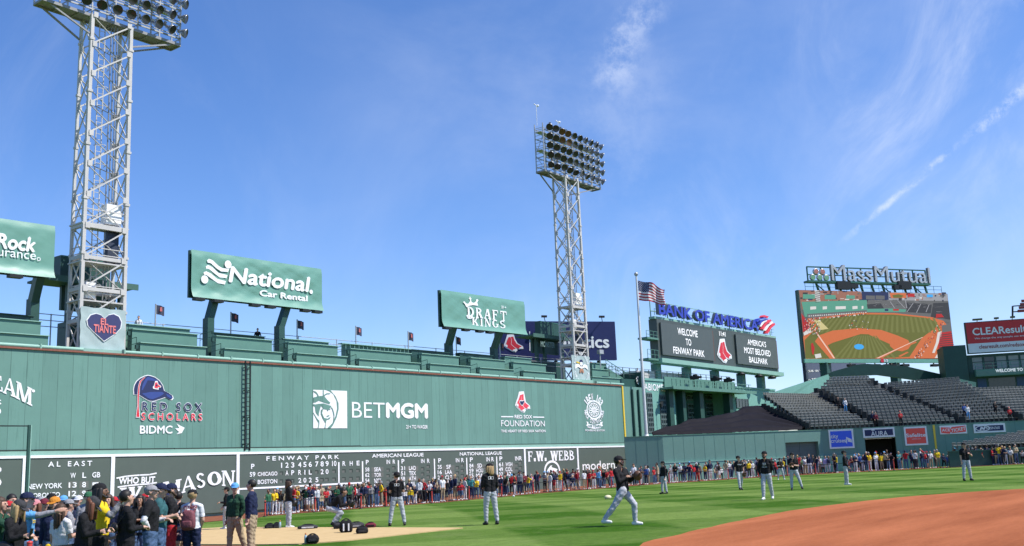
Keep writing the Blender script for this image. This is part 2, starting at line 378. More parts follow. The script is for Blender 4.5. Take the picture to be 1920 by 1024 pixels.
m_navy = M('navy_paint', (.022, .03, .10), .55, .08)
m_blue = M('royal_blue_paint', (.04, .07, .26), .5, .1)
m_red = M('red_paint', (.62, .03, .05), .5, .06)
m_coral = M('coral_red_paint', (.72, .06, .09), .5, .05)
m_yellow = M('yellow_paint', (.75, .52, .05), .5, .05)
m_brick = M('brick_coping', (.23, .085, .06), .8, .25, 6)
m_black = M('black_metal', (.012, .013, .014), .5, .2)
m_steel = M('weathered_white_steel', (.50, .485, .47), .55, .12, 1.2, wear=((.34, .22, .14), .66, 1.7, (1, 1, .35)))
m_galv = M('galvanised_steel', (.42, .43, .44), .4, .15, 2, metal=.35)
m_conc = M('concrete', (.36, .35, .33), .85, .12, 1.5)
m_pole = M('white_pole_paint', (.62, .63, .64), .4, .05)
# ================================================================== ground
def ground_mat(kind):
    m = bpy.data.materials.new(kind); m.use_nodes = True; t = m.node_tree; b = t.nodes['Principled BSDF']; n_, l_ = t.nodes.new, t.links.new
    tc_ = n_('ShaderNodeTexCoord')
    def nz(s, d=6, r=.6, vec=None):
        k = n_('ShaderNodeTexNoise'); k.inputs['Scale'].default_value = s; k.inputs['Detail'].default_value = d; k.inputs['Roughness'].default_value = r
        l_(vec or tc_.outputs['Object'], k.inputs['Vector']); return k.outputs['Fac']
    def mt(op, a, b2=0, c=None):
        k = n_('ShaderNodeMath'); k.operation = op
        for i, x in enumerate((a, b2)):
            if isinstance(x, (int, float)): k.inputs[i].default_value = x
            else: l_(x, k.inputs[i])
        return k.outputs[0]
    def mr(x, a, b2, c=0, d=1):
        k = n_('ShaderNodeMapRange'); l_(x, k.inputs[0])
        for i, v in enumerate((a, b2, c, d)): k.inputs[i+1].default_value = v
        return k.outputs[0]
    def mx(f, A, B):
        k = n_('ShaderNodeMix'); k.data_type = 'RGBA'; l_(f, k.inputs['Factor'])
        for nm, v in (('A', A), ('B', B)):
            if isinstance(v, tuple): k.inputs[nm].default_value = v+(1,)
            else: l_(v, k.inputs[nm])
        return k.outputs['Result']
    bp = n_('ShaderNodeBump'); l_(bp.outputs[0], b.inputs['Normal'])
    b.inputs['Specular IOR Level'].default_value = .05; b.inputs['Roughness'].default_value = .85
    if kind == 'mown_grass':
        mp = n_('ShaderNodeMapping'); l_(tc_.outputs['Object'], mp.inputs[0]); mp.inputs['Rotation'].default_value = (0, 0, math.radians(43))
        sx = n_('ShaderNodeSeparateXYZ'); l_(mp.outputs[0], sx.inputs[0])
        wob = mt('MULTIPLY', mt('SUBTRACT', nz(.3, 4), .5), .8)
        def band(o, per):
            s = mt('SINE', mt('MULTIPLY', mt('ADD', o, wob), 2*math.pi/per)); return mr(s, -.14, .14)
        A, B = band(sx.outputs[0], 9.5), band(sx.outputs[1], 8.2)
        f = mt('ADD', mt('MULTIPLY', A, .55), mt('MULTIPLY', B, .45))
        c1 = mx(f, (.045, .118, .007), (.156, .240, .056))
        c2 = mx(mr(nz(2.6, 8, .75), .32, .72), (.55, .6, .5), (1.25, 1.2, 1.3))
        v = n_('ShaderNodeMix'); v.data_type = 'RGBA'; v.blend_type = 'MULTIPLY'; v.inputs['Factor'].default_value = .75; l_(c1, v.inputs['A']); l_(c2, v.inputs['B'])
        c3 = mx(mr(nz(11, 8, .85), .32, .7), (.55, .6, .45), (1.38, 1.3, 1.3))
        v2 = n_('ShaderNodeMix'); v2.data_type = 'RGBA'; v2.blend_type = 'MULTIPLY'; v2.inputs['Factor'].default_value = .8; l_(v.outputs['Result'], v2.inputs['A']); l_(c3, v2.inputs['B'])
        c4 = mx(mr(nz(.5, 5, .7), .5, .8), v2.outputs['Result'], (.14, .19, .055)); 
        l_(c4, b.inputs['Base Color']); l_(nz(22, 6, .8), bp.inputs['Height']); bp.inputs['Strength'].default_value = .5; bp.inputs['Distance'].default_value = .05
    elif kind == 'infield_clay':
        mp = n_('ShaderNodeMapping'); l_(tc_.outputs['Object'], mp.inputs[0]); mp.inputs['Rotation'].default_value = (0, 0, math.radians(-20)); mp.inputs['Scale'].default_value = (.25, 1.4, 1)
        c1 = mx(mr(nz(.35, 6, .65, mp.outputs[0]), .3, .72), (.25, .076, .030), (.45, .155, .068))
        c2 = mx(mr(nz(9, 8, .8), .3, .72), (.72, .7, .7), (1.22, 1.22, 1.2))
        v = n_('ShaderNodeMix'); v.data_type = 'RGBA'; v.blend_type = 'MULTIPLY'; v.inputs['Factor'].default_value = .7; l_(c1, v.inputs['A']); l_(c2, v.inputs['B'])
        l_(v.outputs['Result'], b.inputs['Base Color']); l_(nz(14, 8, .8), bp.inputs['Height']); bp.inputs['Strength'].default_value = .55; bp.inputs['Distance'].default_value = .04
    elif kind == 'track_clay':
        c1 = mx(mr(nz(3, 7, .7), .3, .72), (.16, .06, .035), (.26, .10, .06)); l_(c1, b.inputs['Base Color'])
        l_(nz(14, 6, .8), bp.inputs['Height']); bp.inputs['Strength'].default_value = .4; bp.inputs['Distance'].default_value = .03
    else:
        c1 = mx(mr(nz(2.5, 7, .7), .3, .72), (.47, .335, .165), (.55, .40, .21)); c2 = mx(mr(nz(.8, 5, .6), .56, .75), c1, (.43, .30, .15))
        l_(c2, b.inputs['Base Color']); l_(nz(5, 5, .6), bp.inputs['Height']); bp.inputs['Strength'].default_value = .25; bp.inputs['Distance'].default_value = .05
    return m
def grid_sheet(name, xs, ys, dz, mat):
    vs = [(x, y, ground(x, y)+dz) for y in ys for x in xs]; n = len(xs)
    fs = [(j*n+i, j*n+i+1, (j+1)*n+i+1, (j+1)*n+i) for j in range(len(ys)-1) for i in range(n-1)]
    mb = MB(); mb.smooth = True; mb.add(vs, fs); o = mb.build(name, mat, origin=(0, 0, 0)); o['kind'] = 'structure'; return o
fr = lambda a, b, s: [a+(b-a)*i/round((b-a)/s) for i in range(round((b-a)/s)+1)]
grid_sheet('grass', [-900, -300, -80]+fr(-40, 172, 1.6)+[260, 600, 1500], [-900, -300, -60]+fr(-20, 84, 1.6)+[140, 400, 1500], 0, ground_mat('mown_grass'))
def strip(name, front, backfn, cols, dz, mat):
    vs = []; n = cols+1
    fine = []
    for a, b in zip(front[:-1], front[1:]):
        k = max(1, int((b-a).length/1.5)); fine += [a+(b-a)*i/k for i in range(k)]
    fine.append(front[-1])
    for p in fine:
        q = backfn(p)
        for i in range(n):
            P = p+(q-p)*(i/cols); vs.append((P.x, P.y, ground(P.x, P.y)+dz))
    fs = [(j*n+i, (j+1)*n+i, (j+1)*n+i+1, j*n+i+1) for j in range(len(fine)-1) for i in range(cols)]
    mb = MB(); mb.smooth = True; mb.add(vs, fs); o = mb.build(name, mat, origin=(0, 0, 0)); o['kind'] = 'structure'; return o
TRK = [(330, 988), (490, 969.5), (560, 963), (690, 953), (820, 943.5), (1000, 926.5), (1200, 910.5), (1400, 897), (1540, 889), (1700, 881), (1920, 870.5), (2050, 866)]
trk = [G(*p) for p in TRK]
strip('warning_track', trk, lambda p: p+(Vector((HA.x, HA.y, 0))*.35+Vector((0, .94, 0)))*(14 if p.y > 34 else 12), 10, .02, ground_mat('track_clay'))
# infield: arc edge seen in the photo, continued round behind the frame
arc = [G(*p) for p in [(1200, 1026), (1275, 1003), (1350, 985), (1425, 969), (1500, 955.5), (1600, 942.5), (1700, 932), (1810, 923.5), (1920, 917), (2050, 912)]]
mb = MB()
cx = Vector((34, -14, 0)); ptsA = arc+[Vector((66, 4, 0)), Vector((72, -14, 0)), Vector((60, -34, 0)), Vector((30, -40, 0)), Vector((8, -26, 0)), Vector((9, -4, 0)), Vector((16, 8, 0))]
def smooth_loop(P, n=4):
    r = []
    for i in range(len(P)):
        p0, p1, p2, p3 = P[i-1], P[i], P[(i+1) % len(P)], P[(i+2) % len(P)]
        for j in range(n):
            t = j/n; r.append(.5*((2*p1)+(p2-p0)*t+(2*p0-5*p1+4*p2-p3)*t*t+(3*p1-p0-3*p2+p3)*t**3))
    return r
ring_ = smooth_loop(ptsA); random.seed(3)
ring_ = [p+(cx-p).normalized()*random.uniform(-.05, .05) for p in ring_]
vs = [(cx.x, cx.y, .012)]; nr = len(ring_)
for k in (.25, .5, .75, 1):
    for p in ring_: q = cx+(p-cx)*k; vs.append((q.x, q.y, ground(q.x, q.y)+.014))
fs = [(0, 1+i, 1+(i+1) % nr) for i in range(nr)]
for k in range(3): fs += [(1+k*nr+i, 1+(k+1)*nr+i, 1+(k+1)*nr+(i+1) % nr, 1+k*nr+(i+1) % nr) for i in range(nr)]
mb.smooth = True; mb.add(vs, [f[::-1] if (Vector(vs[f[1]])-Vector(vs[f[0]])).cross(Vector(vs[f[2]])-Vector(vs[f[0]])).z < 0 else f for f in fs])
o = mb.build('infield_dirt', ground_mat('infield_clay'), origin=(0, 0, 0)); o['kind'] = 'structure'
# tan mat laid on the grass by the left field line
mb = MB(); q = [G(868, 991), G(430, 989.5), G(300, 996), G(300, 1022), G(480, 1022.5), G(560, 1021.5), G(650, 1015)]
mb.add([(p.x, p.y, p.z+.03) for p in q]+[(p.x, p.y, p.z-.02) for p in q], [tuple(range(7))]+[(i, 7+i, 7+(i+1) % 7, (i+1) % 7) for i in range(7)])
mt_ = mb.build('ground_mat', ground_mat('tan_tarpaulin')); tag(mt_, 'tan tarpaulin mat laid flat on the grass in the left foreground', 'mat')
for p in mt_.data.polygons:
    if p.normal.z < -.5: p.flip()
q = [G(300, 1023), G(480, 1023.5), G(560, 1050), G(250, 1090), G(-200, 1060), G(-60, 1010), G(150, 1008)]
mb = MB(); mb.add([(p.x, p.y, p.z+.011) for p in q], [tuple(range(len(q)))[::-1]]); o = mb.build('foul_ground', MATS.get('x') or bpy.data.materials['track_clay'], origin=(0, 0, 0)); o['kind'] = 'structure'
for p in o.data.polygons:
    if p.normal.z < 0: p.flip()
# ================================================================== the high green wall
YW = 66.0; ZT = 10.62
PW = Plane((0, YW, 0), (1, 0, 0))
XE = PW.loc(1168, 780)[0]
wall = thing('left_field_wall', 'very tall green sheet-metal outfield wall with painted white logos', 'wall', (70, YW, -.85))
mb = MB(); mb.box(-12, 111.8, YW, YW+1.2, 3.6, ZT); mb.build('upper_wall', m_wall, wall)
YB = YW-.26; PB = Plane((XE, YB, 0), (73, 0, -.27)); bx = lambda px, py: PB.loc(px, py)[0]    # the scoreboard's top line falls slightly to the right
ZF = 3.46; AL = -XE-12
def pbox(mb, a0, a1, b0, b1, y0, y1, k=None):
    vs = [Vector((PB.w(a, b).x, y, PB.w(a, b).z)) for b in (b0, b1) for y in (y0, y1) for a in (a0, a1)]
    mb.add(vs, [(0, 2, 3, 1), (4, 5, 7, 6), (0, 1, 5, 4), (2, 6, 7, 3), (0, 4, 6, 2), (1, 3, 7, 5)], k)
mb = MB(); pbox(mb, AL, .2, -1.3, ZF-.1, YW-.05, YW-.003); mb.build('lower_wall', M('lower_green_pad', (.16, .33, .27), .6, .08, .7), wall)
mb = MB(); pbox(mb, AL, .2, ZF, ZF+.27, YW-.22, YW-.055); mb.build('ledge', m_ledge, wall)
mb = MB(); random.seed(5)
x = AL
while x < 0:
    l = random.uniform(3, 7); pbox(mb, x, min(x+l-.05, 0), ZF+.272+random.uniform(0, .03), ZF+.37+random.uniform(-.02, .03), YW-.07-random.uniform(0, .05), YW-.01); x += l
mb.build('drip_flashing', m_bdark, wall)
mb = MB(); mb.box(-12, XE, YW-.12, YW+1.2, ZT, ZT+.12); mb.build('brick_coping', m_brick, wall)
mb = MB(); x = -12
while x < XE-.5:
    l = 3.05
    if not (36.3 < x+1.5 < 41 or 96.5 < x+1.5 < 101.8):
        mb.tube((x+.03, YW+.05, ZT+.24), (x+l-.03, YW+.05, ZT+.24), .14, n=10); mb.box(x-.05, x+.05, YW-.12, YW+.22, ZT+.09, ZT+.43)
    x += l
mb.build('top_gutter', m_ledge, wall)
mb = MB(); p0, p1 = PW.loc(1164, 724), PW.loc(1170, 821); mb.box(XE+.02, XE+.30, YW-.1, YW-.012, p1[1], p0[1]); mb.build('foul_line', m_yellow, wall)
mb = MB()
for px in (1183, 1194.5): a, b = PW.loc(px, 733); mb.box(a-.09, a+.09, YW-.26, YW-.02, 4.4, 10.3)
mb.build('dark_strip', m_dgreen, wall)  # two narrow dark upright strips right of the yellow line
def logo(name_label): return MB()
mats5 = [m_white, m_navy, m_red, m_wall, m_blue, m_coral]
# --- cap logo
Z = ZM(220, 680, 6.4); mb = MB(); O = .03
cap = [(190, 385), (186, 320), (196, 270), (222, 222), (262, 186), (318, 158), (362, 147), (402, 154), (452, 172), (505, 212), (545, 270), (566, 340), (612, 362), (664, 398), (674, 428), (655, 452), (630, 448), (578, 420), (500, 446), (430, 468), (380, 464), (330, 438), (262, 396), (250, 392)]
PW.poly(mb, [Z(*p) for p in cap], O, 0)
ccx, ccy = 400, 320
PW.poly(mb, [Z(ccx+(x-ccx)*.955, ccy+(y-ccy)*.945) for x, y in cap], O+.01, 1)
PW.poly(mb, [Z(*p) for p in [(330, 200), (362, 172), (430, 190), (500, 232), (440, 220), (360, 215), (300, 330), (285, 330), (300, 260)]], O+.02, 4)
PW.poly(mb, [Z(*p) for p in [(290, 372), (400, 352), (530, 352), (560, 372), (500, 410), (420, 440), (370, 430)]], O+.02, 4)
PW.poly(mb, [Z(*p) for p in [(580, 375), (625, 390), (655, 425), (640, 432), (590, 405)]], O+.02, 4)
PW.poly(mb, [Z(*p) for p in [(318, 176), (332, 178), (284, 228), (266, 290), (258, 400), (256, 530), (268, 660), (216, 660), (232, 530), (234, 400), (244, 290), (262, 225)]], O+.022, 0)
PW.poly(mb, [Z(*p) for p in [(318, 178), (328, 180), (280, 228), (261, 290), (254, 400), (251, 530), (260, 652), (222, 652), (238, 530), (238, 400), (248, 290), (266, 225)]], O+.03, 2)
PW.poly(mb, [Z(*p) for p in [(448, 222), (478, 220), (488, 262), (520, 280), (518, 300), (492, 300), (490, 326), (424, 314), (420, 292), (432, 280)]], O+.03, 0)
PW.poly(mb, [Z(*p) for p in [(448, 240), (474, 236), (478, 262), (512, 284), (510, 294), (480, 296), (478, 312), (440, 304), (440, 284)]], O+.04, 5)
PW.poly(mb, [Z(*p) for p in [(456, 264), (474, 262), (476, 282), (458, 286)]], O+.05, 1)
for t, a, wb, k in (('R E D   S O X', (292, 578, 1012, 488), .035, 1), ('S C H O L A R S', (283, 692, 1012, 612), .035, 5)):
    PW.text(mb, t, *Z(a[0]-6, a[1]+6), *Z(a[2]+6, a[3]-6), .058, O+.02, 0); PW.text(mb, t, *Z(*a[:2]), *Z(*a[2:]), .022, O+.03, k)
PW.text(mb, 'BIDMC', *Z(265, 855), *Z(660, 755), .03, O, 0)
PW.poly(mb, [Z(*p) for p in [(708, 732), (760, 760), (806, 782), (770, 846), (708, 860), (738, 832), (702, 800), (690, 790), (742, 786)]], O, 0)
o = mb.build('painted_logo', mats5, wall); o['label'] = 'painted navy cap with red tassel over two lines of spaced letters'
# --- lion square
Z = ZM(560, 700, 6.4); mb = MB()
PW.poly(mb, [Z(172, 198), Z(578, 212), Z(580, 660), Z(172, 660)], O, 0)
for s in ([(318, 200), (380, 206), (440, 280), (474, 360), (476, 430), (452, 530), (410, 620), (380, 660), (340, 660), (400, 600), (440, 510), (458, 420), (450, 330), (410, 250), (360, 215)],
          [(172, 292), (230, 275), (300, 270), (340, 320), (376, 352), (366, 372), (300, 352), (236, 330), (196, 352), (172, 352)], [(172, 370), (196, 374), (236, 366), (296, 362), (388, 392), (380, 412), (340, 436), (290, 430), (280, 410), (262, 390), (238, 480), (236, 520), (200, 470), (190, 400), (172, 392)],
          [(172, 470), (215, 540), (243, 570), (244, 610), (232, 660), (224, 660), (236, 600), (205, 545), (172, 480)],
          [(262, 440), (290, 425), (276, 480), (300, 535), (340, 545), (380, 520), (370, 548), (330, 560), (322, 590), (316, 660), (304, 660), (318, 600), (285, 545), (262, 490)],
          [(286, 200), (296, 200), (296, 270), (286, 272)], [(172, 210), (205, 222), (232, 262), (236, 285), (224, 285), (214, 250), (172, 218)],
          [(296, 262), (330, 240), (376, 240), (370, 248), (335, 250), (300, 275)],
          [(388, 400), (410, 440), (424, 500), (418, 580), (408, 590), (416, 510), (400, 440), (384, 410)], [(330, 510), (366, 500), (360, 512), (334, 520)], [(334, 440), (350, 425), (382, 425), (372, 434), (352, 436), (345, 455)]):
    LK = globals().get('LK', 0)+1; PW.poly(mb, [Z(*p) for p in s], O+.012+LK*.003, 3)
PW.text(mb, 'BET', *Z(638, 532), *Z(1028, 355), -.004, O, 0); PW.text(mb, 'MGM', *Z(1045, 541), *Z(1546, 362), .05, O, 0); PW.text(mb, '21+ TO WAGER', *Z(1288, 666), *Z(1546, 622), .03, O, 0)
o = mb.build('painted_logo', mats5, wall); o['label'] = 'painted white square with lion head beside wide white capitals'
# --- socks and heart
Z = ZM(880, 700, 5.333); mb = MB()
cv = lambda x, y: Z(455+(x-764)*1.18+ (8 if y < 700 else 0), 180+(y-628)*1.0)
socks(PW, mb, cv, O, 0, 5)
PW.poly(mb, [Z(*p) for p in [(494, 290), (500, 268), (520, 274), (540, 266), (546, 292), (534, 312), (521, 328), (506, 314)]], O+.06, 0)
PW.poly(mb, [Z(*p) for p in [(499, 290), (504, 274), (520, 282), (538, 272), (541, 292), (532, 308), (521, 320), (508, 310)]], O+.07, 1)
PW.text(mb, 'RED SOX', *Z(450, 452), *Z(624, 418), .035, O, 0); PW.text(mb, 'FOUNDATION', *Z(316, 531), *Z(750, 474), .006, O, 0); PW.text(mb, 'THE HEART OF RED SOX NATION', *Z(316, 592), *Z(760, 564), .035, O, 0)
PW.stroke(mb, [Z(316, 434), Z(436, 435)], .12, O, 0); PW.stroke(mb, [Z(636, 438), Z(746, 440)], .12, O, 0)
o = mb.build('painted_logo', mats5, wall); o['label'] = 'painted pair of red socks with navy heart over white lettering'
# --- wheel emblem
mb = MB(); a, b = PW.loc(*Z(1245, 366)); r1 = abs(PW.loc(*Z(1318, 366))[0]-a); h1 = abs(PW.loc(*Z(1245, 268))[1]-b)
for rr, wv in ((1, .13), (.74, .12), (.2, .2)):
    PW.disc(mb, *Z(1245, 366), r1*rr, O, 0, ry=h1*rr, n=30, r_in=r1*wv)
for i in range(12):
    an = math.radians(i*30+8); PW.stroke(mb, [(a+math.cos(an)*r1*.2, b+math.sin(an)*h1*.2), (a+math.cos(an)*r1*.66, b+math.sin(an)*h1*.66)], .16, O, 0, local=True)
PW.arctext(mb, 'IBEW 103', *Z(1245, 366), r1*1.24, 152, 28, 1.0, .05, O, 0, ry=h1*1.26)
PW.arctext(mb, 'NECA CONTRACTORS', *Z(1245, 366), r1*1.16, 182, 358, .55, .05, O, 0, inward=True, ry=h1*1.22)
PW.poly(mb, [Z(*p) for p in [(1168, 480), (1188, 490), (1188, 506), (1245, 516), (1306, 506), (1306, 490), (1334, 482), (1326, 506), (1334, 528), (1316, 530), (1312, 548), (1245, 556), (1182, 544), (1180, 528), (1166, 526), (1176, 504)]], O, 0)
PW.text(mb, '103 YEARS', *Z(1190, 540), *Z(1310, 516), .03, O+.015, 3); PW.text(mb, 'POWERING BOSTON', *Z(1158, 581), *Z(1352, 561), .035, O, 0)
o = mb.build('painted_logo', mats5, wall); o['label'] = 'painted white wheel emblem ringed by curved lettering'
# --- slab letters at the left edge
Z = ZM(0, 640, 3.9375); mb = MB()
for c, q in (('T', ((-190, 345), (-100, 352), (-96, 235), (-190, 232))), ('E', ((-85, 352), (28, 376), (24, 262), (-85, 238))), ('A', ((18, 380), (118, 418), (92, 280), (48, 268))), ('M', ((108, 416), (232, 478), (234, 350), (118, 292)))):
    PW.qletter(mb, c, *[Z(*p) for p in q], off=O, k=0)
PW.text(mb, 'S', *Z(-60, 470), *Z(10, 430), .03, O, 0); PW.text(mb, 'O', *Z(-60, 545), *Z(8, 490), .03, O, 0); PW.disc(mb, *Z(246, 367), .1, O, 0)
o = mb.build('painted_logo', mats5, wall); o['label'] = 'painted white slab letters cut off by the left edge'
# --- ladder
lad = thing('wall_ladder', 'narrow black steel ladder bolted up the face of the high green wall', 'ladder', (PW.loc(456, 760)[0], YW-.3, 3.9))
a0 = PW.loc(455, 843)[0]; a1 = PW.loc(464, 843)[0]
for a in (a0, a1): mb = MB(); mb.box(a-.04, a+.04, YW-.32, YW-.22, 3.75, 10.75); mb.build('rail', m_black, lad)
z = 3.95
while z < 10.7: mb = MB(); mb.box(a0, a1, YW-.29, YW-.25, z-.025, z+.025); mb.build('rung', m_black, lad); z += .36
mb = MB()
for z in (4.2, 6.3, 8.4, 10.2):
    for a in (a0, a1): mb.box(a-.03, a+.03, YW-.22, YW-.01, z, z+.06)
mb.build('brackets', m_black, lad)
# ================================================================== hand-operated scoreboard and adverts in the lower wall
ZB0 = -1.0
dv = [bx(-130, 860), bx(47, 858), bx(212, 855), bx(446, 851), bx(983, 842), bx(1082, 838), 0]
def panel(i, name, label, cat, z0=ZB0):
    t = thing(name, label, cat, (XE+(dv[i]+dv[i+1])/2, YB, -.85))
    mb = MB(); pbox(mb, dv[i], dv[i+1], z0, ZF-.002, YB, YW-.055); mb.build('board', m_board, t)
    mb = MB(); w = .14; e = .06
    pbox(mb, dv[i], dv[i+1], ZF-.18, ZF-.004, YB-e, YB); pbox(mb, dv[i], dv[i]+w, z0, ZF-.181, YB-e, YB-.001); pbox(mb, dv[i+1]-w, dv[i+1]-.001, z0, ZF-.181, YB-e, YB-.001)
    mb.build('frame', m_white, t); return t
t = panel(0, 'wall_advert', 'dark framed wall advert at far left edge showing a large letter S', 'advert')
mb = MB(); PB.text(mb, 'PS', -60, 918, 4.5, 874, .03); mb.build('lettering', m_white, t)
# standings
t = panel(1, 'standings_board', 'dark green standings board headed AL EAST with win and loss numbers', 'scoreboard'); mb = MB(); Z = ZM(0, 820, 5.02)
PB.text(mb, 'A L   E A S T', *Z(452, 280), *Z(868, 220), .028)
for c, x, y in (('W', 687, 360), ('L', 793, 357), ('GB', 905, 353), ('13', 683, 449), ('8', 790, 446), ('12', 680, 530), ('9', 788, 527), ('12', 668, 604)): PB.ctext(mb, c, *Z(x, y), 10.3, 1.0 if c == 'W' else .74, .03)
PB.text(mb, 'NEW YORK', *Z(252, 492), *Z(585, 428), .03); PB.text(mb, 'TORONTO', *Z(268, 576), *Z(565, 515), .03); PB.text(mb, 'BOSTON', *Z(300, 654), *Z(560, 598), .03)
PB.stroke(mb, [Z(872, 440), Z(930, 437)], .2)
mb.build('lettering', m_white, t)
for y in (449, 529):
    for x in (680, 790, 900): mb = MB(); PB.quadpx(mb, *Z(x-45, y+34), *Z(x+45, y-36), .008); mb.build('number_plate', m_board2, t)
# furniture-style advert with bouncing slab letters
t = panel(2, 'wall_advert', 'dark framed wall advert with bouncing white slab letters and two curved rules', 'advert'); mb = MB(); Z = ZM(230, 820, 5.02)
PB.text(mb, 'WHO BUT', *Z(-40, 445), *Z(306, 366), .045, shear=.05)
PB.stroke(mb, [Z(-58, 385), Z(40, 366), Z(160, 356), Z(250, 352), Z(318, 338)], .1); PB.stroke(mb, [Z(-48, 470), Z(40, 456), Z(160, 444), Z(250, 438), Z(320, 426)], .1)
for c, q in (('W', ((-20, 640), (150, 596), (186, 458), (-30, 478))), ('B', ((215, 560), (325, 545), (322, 446), (205, 462))), ('M', ((372, 552), (538, 532), (548, 392), (378, 424))), ('A', ((548, 530), (690, 490), (650, 358), (578, 372))), ('S', ((690, 486), (778, 470), (776, 332), (680, 340))), ('O', ((794, 460), (935, 444), (920, 318), (796, 328))), ('N', ((930, 458), (1050, 462), (1060, 312), (926, 314)))):
    PB.qletter(mb, c, *[Z(*p) for p in q])
mb.build('lettering', m_white, t)
# line score
zlow = PB.loc(448, 917)[1]
t = panel(3, 'line_scoreboard', 'long dark green hand-operated scoreboard with innings, team names and league columns', 'scoreboard'); Z = ZM(440, 820, 3.5556); mb = MB()
PB.text(mb, 'F E N W A Y   P A R K', *Z(210, 157), *Z(695, 117), .03)
XS = dict(zip('1 2 3 4 5 6 7 8 9 10'.split(), (312, 348, 386, 433, 467, 503, 547, 582, 615, 663)))
yl = lambda x, y0, sl=-.035: y0+(x-400)*sl
for c, x in XS.items(): PB.ctext(mb, c, *Z(x, yl(x, 184)), 10, .62 if len(c) == 1 else .42, .03)
r1, r2 = dict(zip((348, 386, 433, 467, 503, 582, 615), 'APRIL20')), dict(zip((433, 467, 503, 547), '2025'))
for c, x in zip('RHE', (728, 776, 822)): PB.ctext(mb, c, *Z(x, yl(x, 188, -.038)), 8.8, .66, .03)
for rr, y0 in ((r1, 236), (r2, 289)):
    for x, c in rr.items(): PB.ctext(mb, c, *Z(x, yl(x, y0)), 9.3, .62, .03)
PB.ctext(mb, 'P', *Z(120, 194), 9.5, .7, .03); PB.ctext(mb, '59', *Z(118, 247), 9, .6, .03); PB.ctext(mb, '60', *Z(118, 296), 9, .6, .03)
PB.text(mb, 'CHICAGO', *Z(152, 260), *Z(284, 228), .03); PB.text(mb, 'BOSTON', *Z(152, 313), *Z(283, 278), .03)
PB.text(mb, 'AMERICAN LEAGUE', *Z(915, 137), *Z(1258, 104), .03); PB.text(mb, 'NATIONAL LEAGUE', *Z(1500, 123), *Z(1780, 94), .03)
grp = ((883, 952, 1023, 1061, 166, ('58 SEA', '62 TOR', '54 NYY', '47 MIN')), (1121, 1184, 1253, 1290, 160, ('31 LAD', '51 TEX', '58 ATH', '44 MIL')), (1366, 1425, 1485, 1518, 155, ('35 SF', '16 LAA', '26 CLE', '22 PIT')), (1577, 1632, 1688, 1719, 149, ('84 SD', '59 HOU', '55 MIA', '31 PHI')), (1774, 1827, 1880, 1905, 143, ('61 WSH', '49 COL', '27 AZ', '43 CHC')))
slots = []
for gx, tx, ix, rx_, y, rows in grp:
    PB.ctext(mb, 'P', *Z(gx, y), 8.5, .66, .03); PB.ctext(mb, 'IN', *Z(ix, y-2), 8, .42, .03); PB.ctext(mb, 'R', *Z(rx_, y-3), 8, .6, .03)
    dy = 37 if gx < 1000 else (35 if gx < 1400 else 33)
    for i, rw in enumerate(rows):
        a, b = rw.split(); yy = y+49+i*dy-(gx-883)*.012
        PB.ctext(mb, a, *Z(gx, yy), 7.6, .52, .028); PB.ctext(mb, b, *Z(tx, yy-1), 7.8, .56, .03)
        slots.append((rx_, yy-12, 22)); slots.append((ix, yy+4, 22))
for x, y in ((693, 166), (851, 160), (1090, 153), (1330, 143), (1545, 136), (1745, 129)):
    a, b = PB.loc(*Z(x, y)); PB.face(mb, [(a-.08, zlow, .03), (a+.08, zlow, .03), (a+.08, b, .03), (a-.08, b, .03)])
PB.face(mb, [(dv[3]+.14, zlow-.07, .03), (bx(682, 905), zlow-.07, .03), (bx(682, 905), zlow+.07, .03), (dv[3]+.14, zlow+.07, .03)])
mb.build('lettering', m_white, t)
for x in (312, 547, 663): slots.append((x, yl(x, 236), 24))
for x in (348, 386, 433, 467, 503, 582, 615): slots.append((x, yl(x, 236), -24))
for x in (312, 348, 386, 582, 615, 663): slots.append((x, yl(x, 289), 24))
for x in (728, 776, 822): slots += [(x, yl(x, 238, -.04), 24), (x, yl(x, 290, -.04), 24)]
for x, y, s in slots:
    mb = MB(); s2 = abs(s)/2; (a0, b0), (a1, b1) = PB.loc(*Z(x-s2, y+s2)), PB.loc(*Z(x+s2, y-s2)); b1 = max(b1, b0+.25)
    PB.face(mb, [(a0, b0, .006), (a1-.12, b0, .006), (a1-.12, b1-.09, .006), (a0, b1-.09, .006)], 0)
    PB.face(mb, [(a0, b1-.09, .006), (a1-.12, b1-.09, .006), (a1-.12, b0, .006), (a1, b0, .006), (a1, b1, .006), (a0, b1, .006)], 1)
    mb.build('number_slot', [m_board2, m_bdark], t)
def plate(*q): mb = MB(); PB.quadpx(mb, *q, .006); mb.build('team_plate', m_board2, t)
for gx, tx, ix, rx_, y, rows in grp:
    for i in range(3):
        if (gx+i*7) % 3 == 0: continue
        yy = y+49+i*(37 if gx < 1000 else 34); plate(*Z(tx-40, yy+17), *Z(tx+40, yy-18))
plate(*Z(146, 264), *Z(290, 226))
t = panel(4, 'wall_advert', 'dark framed wall advert with serif capitals above a round white horse emblem', 'advert'); mb = MB(); Z = ZM(860, 820, 5.02)
PB.stext(mb, 'F.W. WEBB', *Z(652, 229), *Z(1084, 124), gap=.06)
a, b = PB.loc(*Z(880, 318)); r = abs(PB.loc(*Z(955, 318))[0]-a)
PB.disc(mb, *Z(880, 318), r, .02, 0, n=28, r_in=r*.16, ry=1.15)
PB.poly(mb, [Z(*p) for p in [(838, 300), (862, 268), (880, 262), (872, 282), (900, 290), (930, 300), (915, 325), (890, 320), (882, 350), (870, 330), (845, 360), (850, 320), (830, 322)]], .02)
PB.text(mb, '1866', *Z(878, 345), *Z(928, 318), .03, .03)
mb.build('lettering', m_white, t)
t = panel(5, 'wall_advert', 'dark framed wall advert with thin lower-case white lettering beside the yellow line', 'advert'); mb = MB()
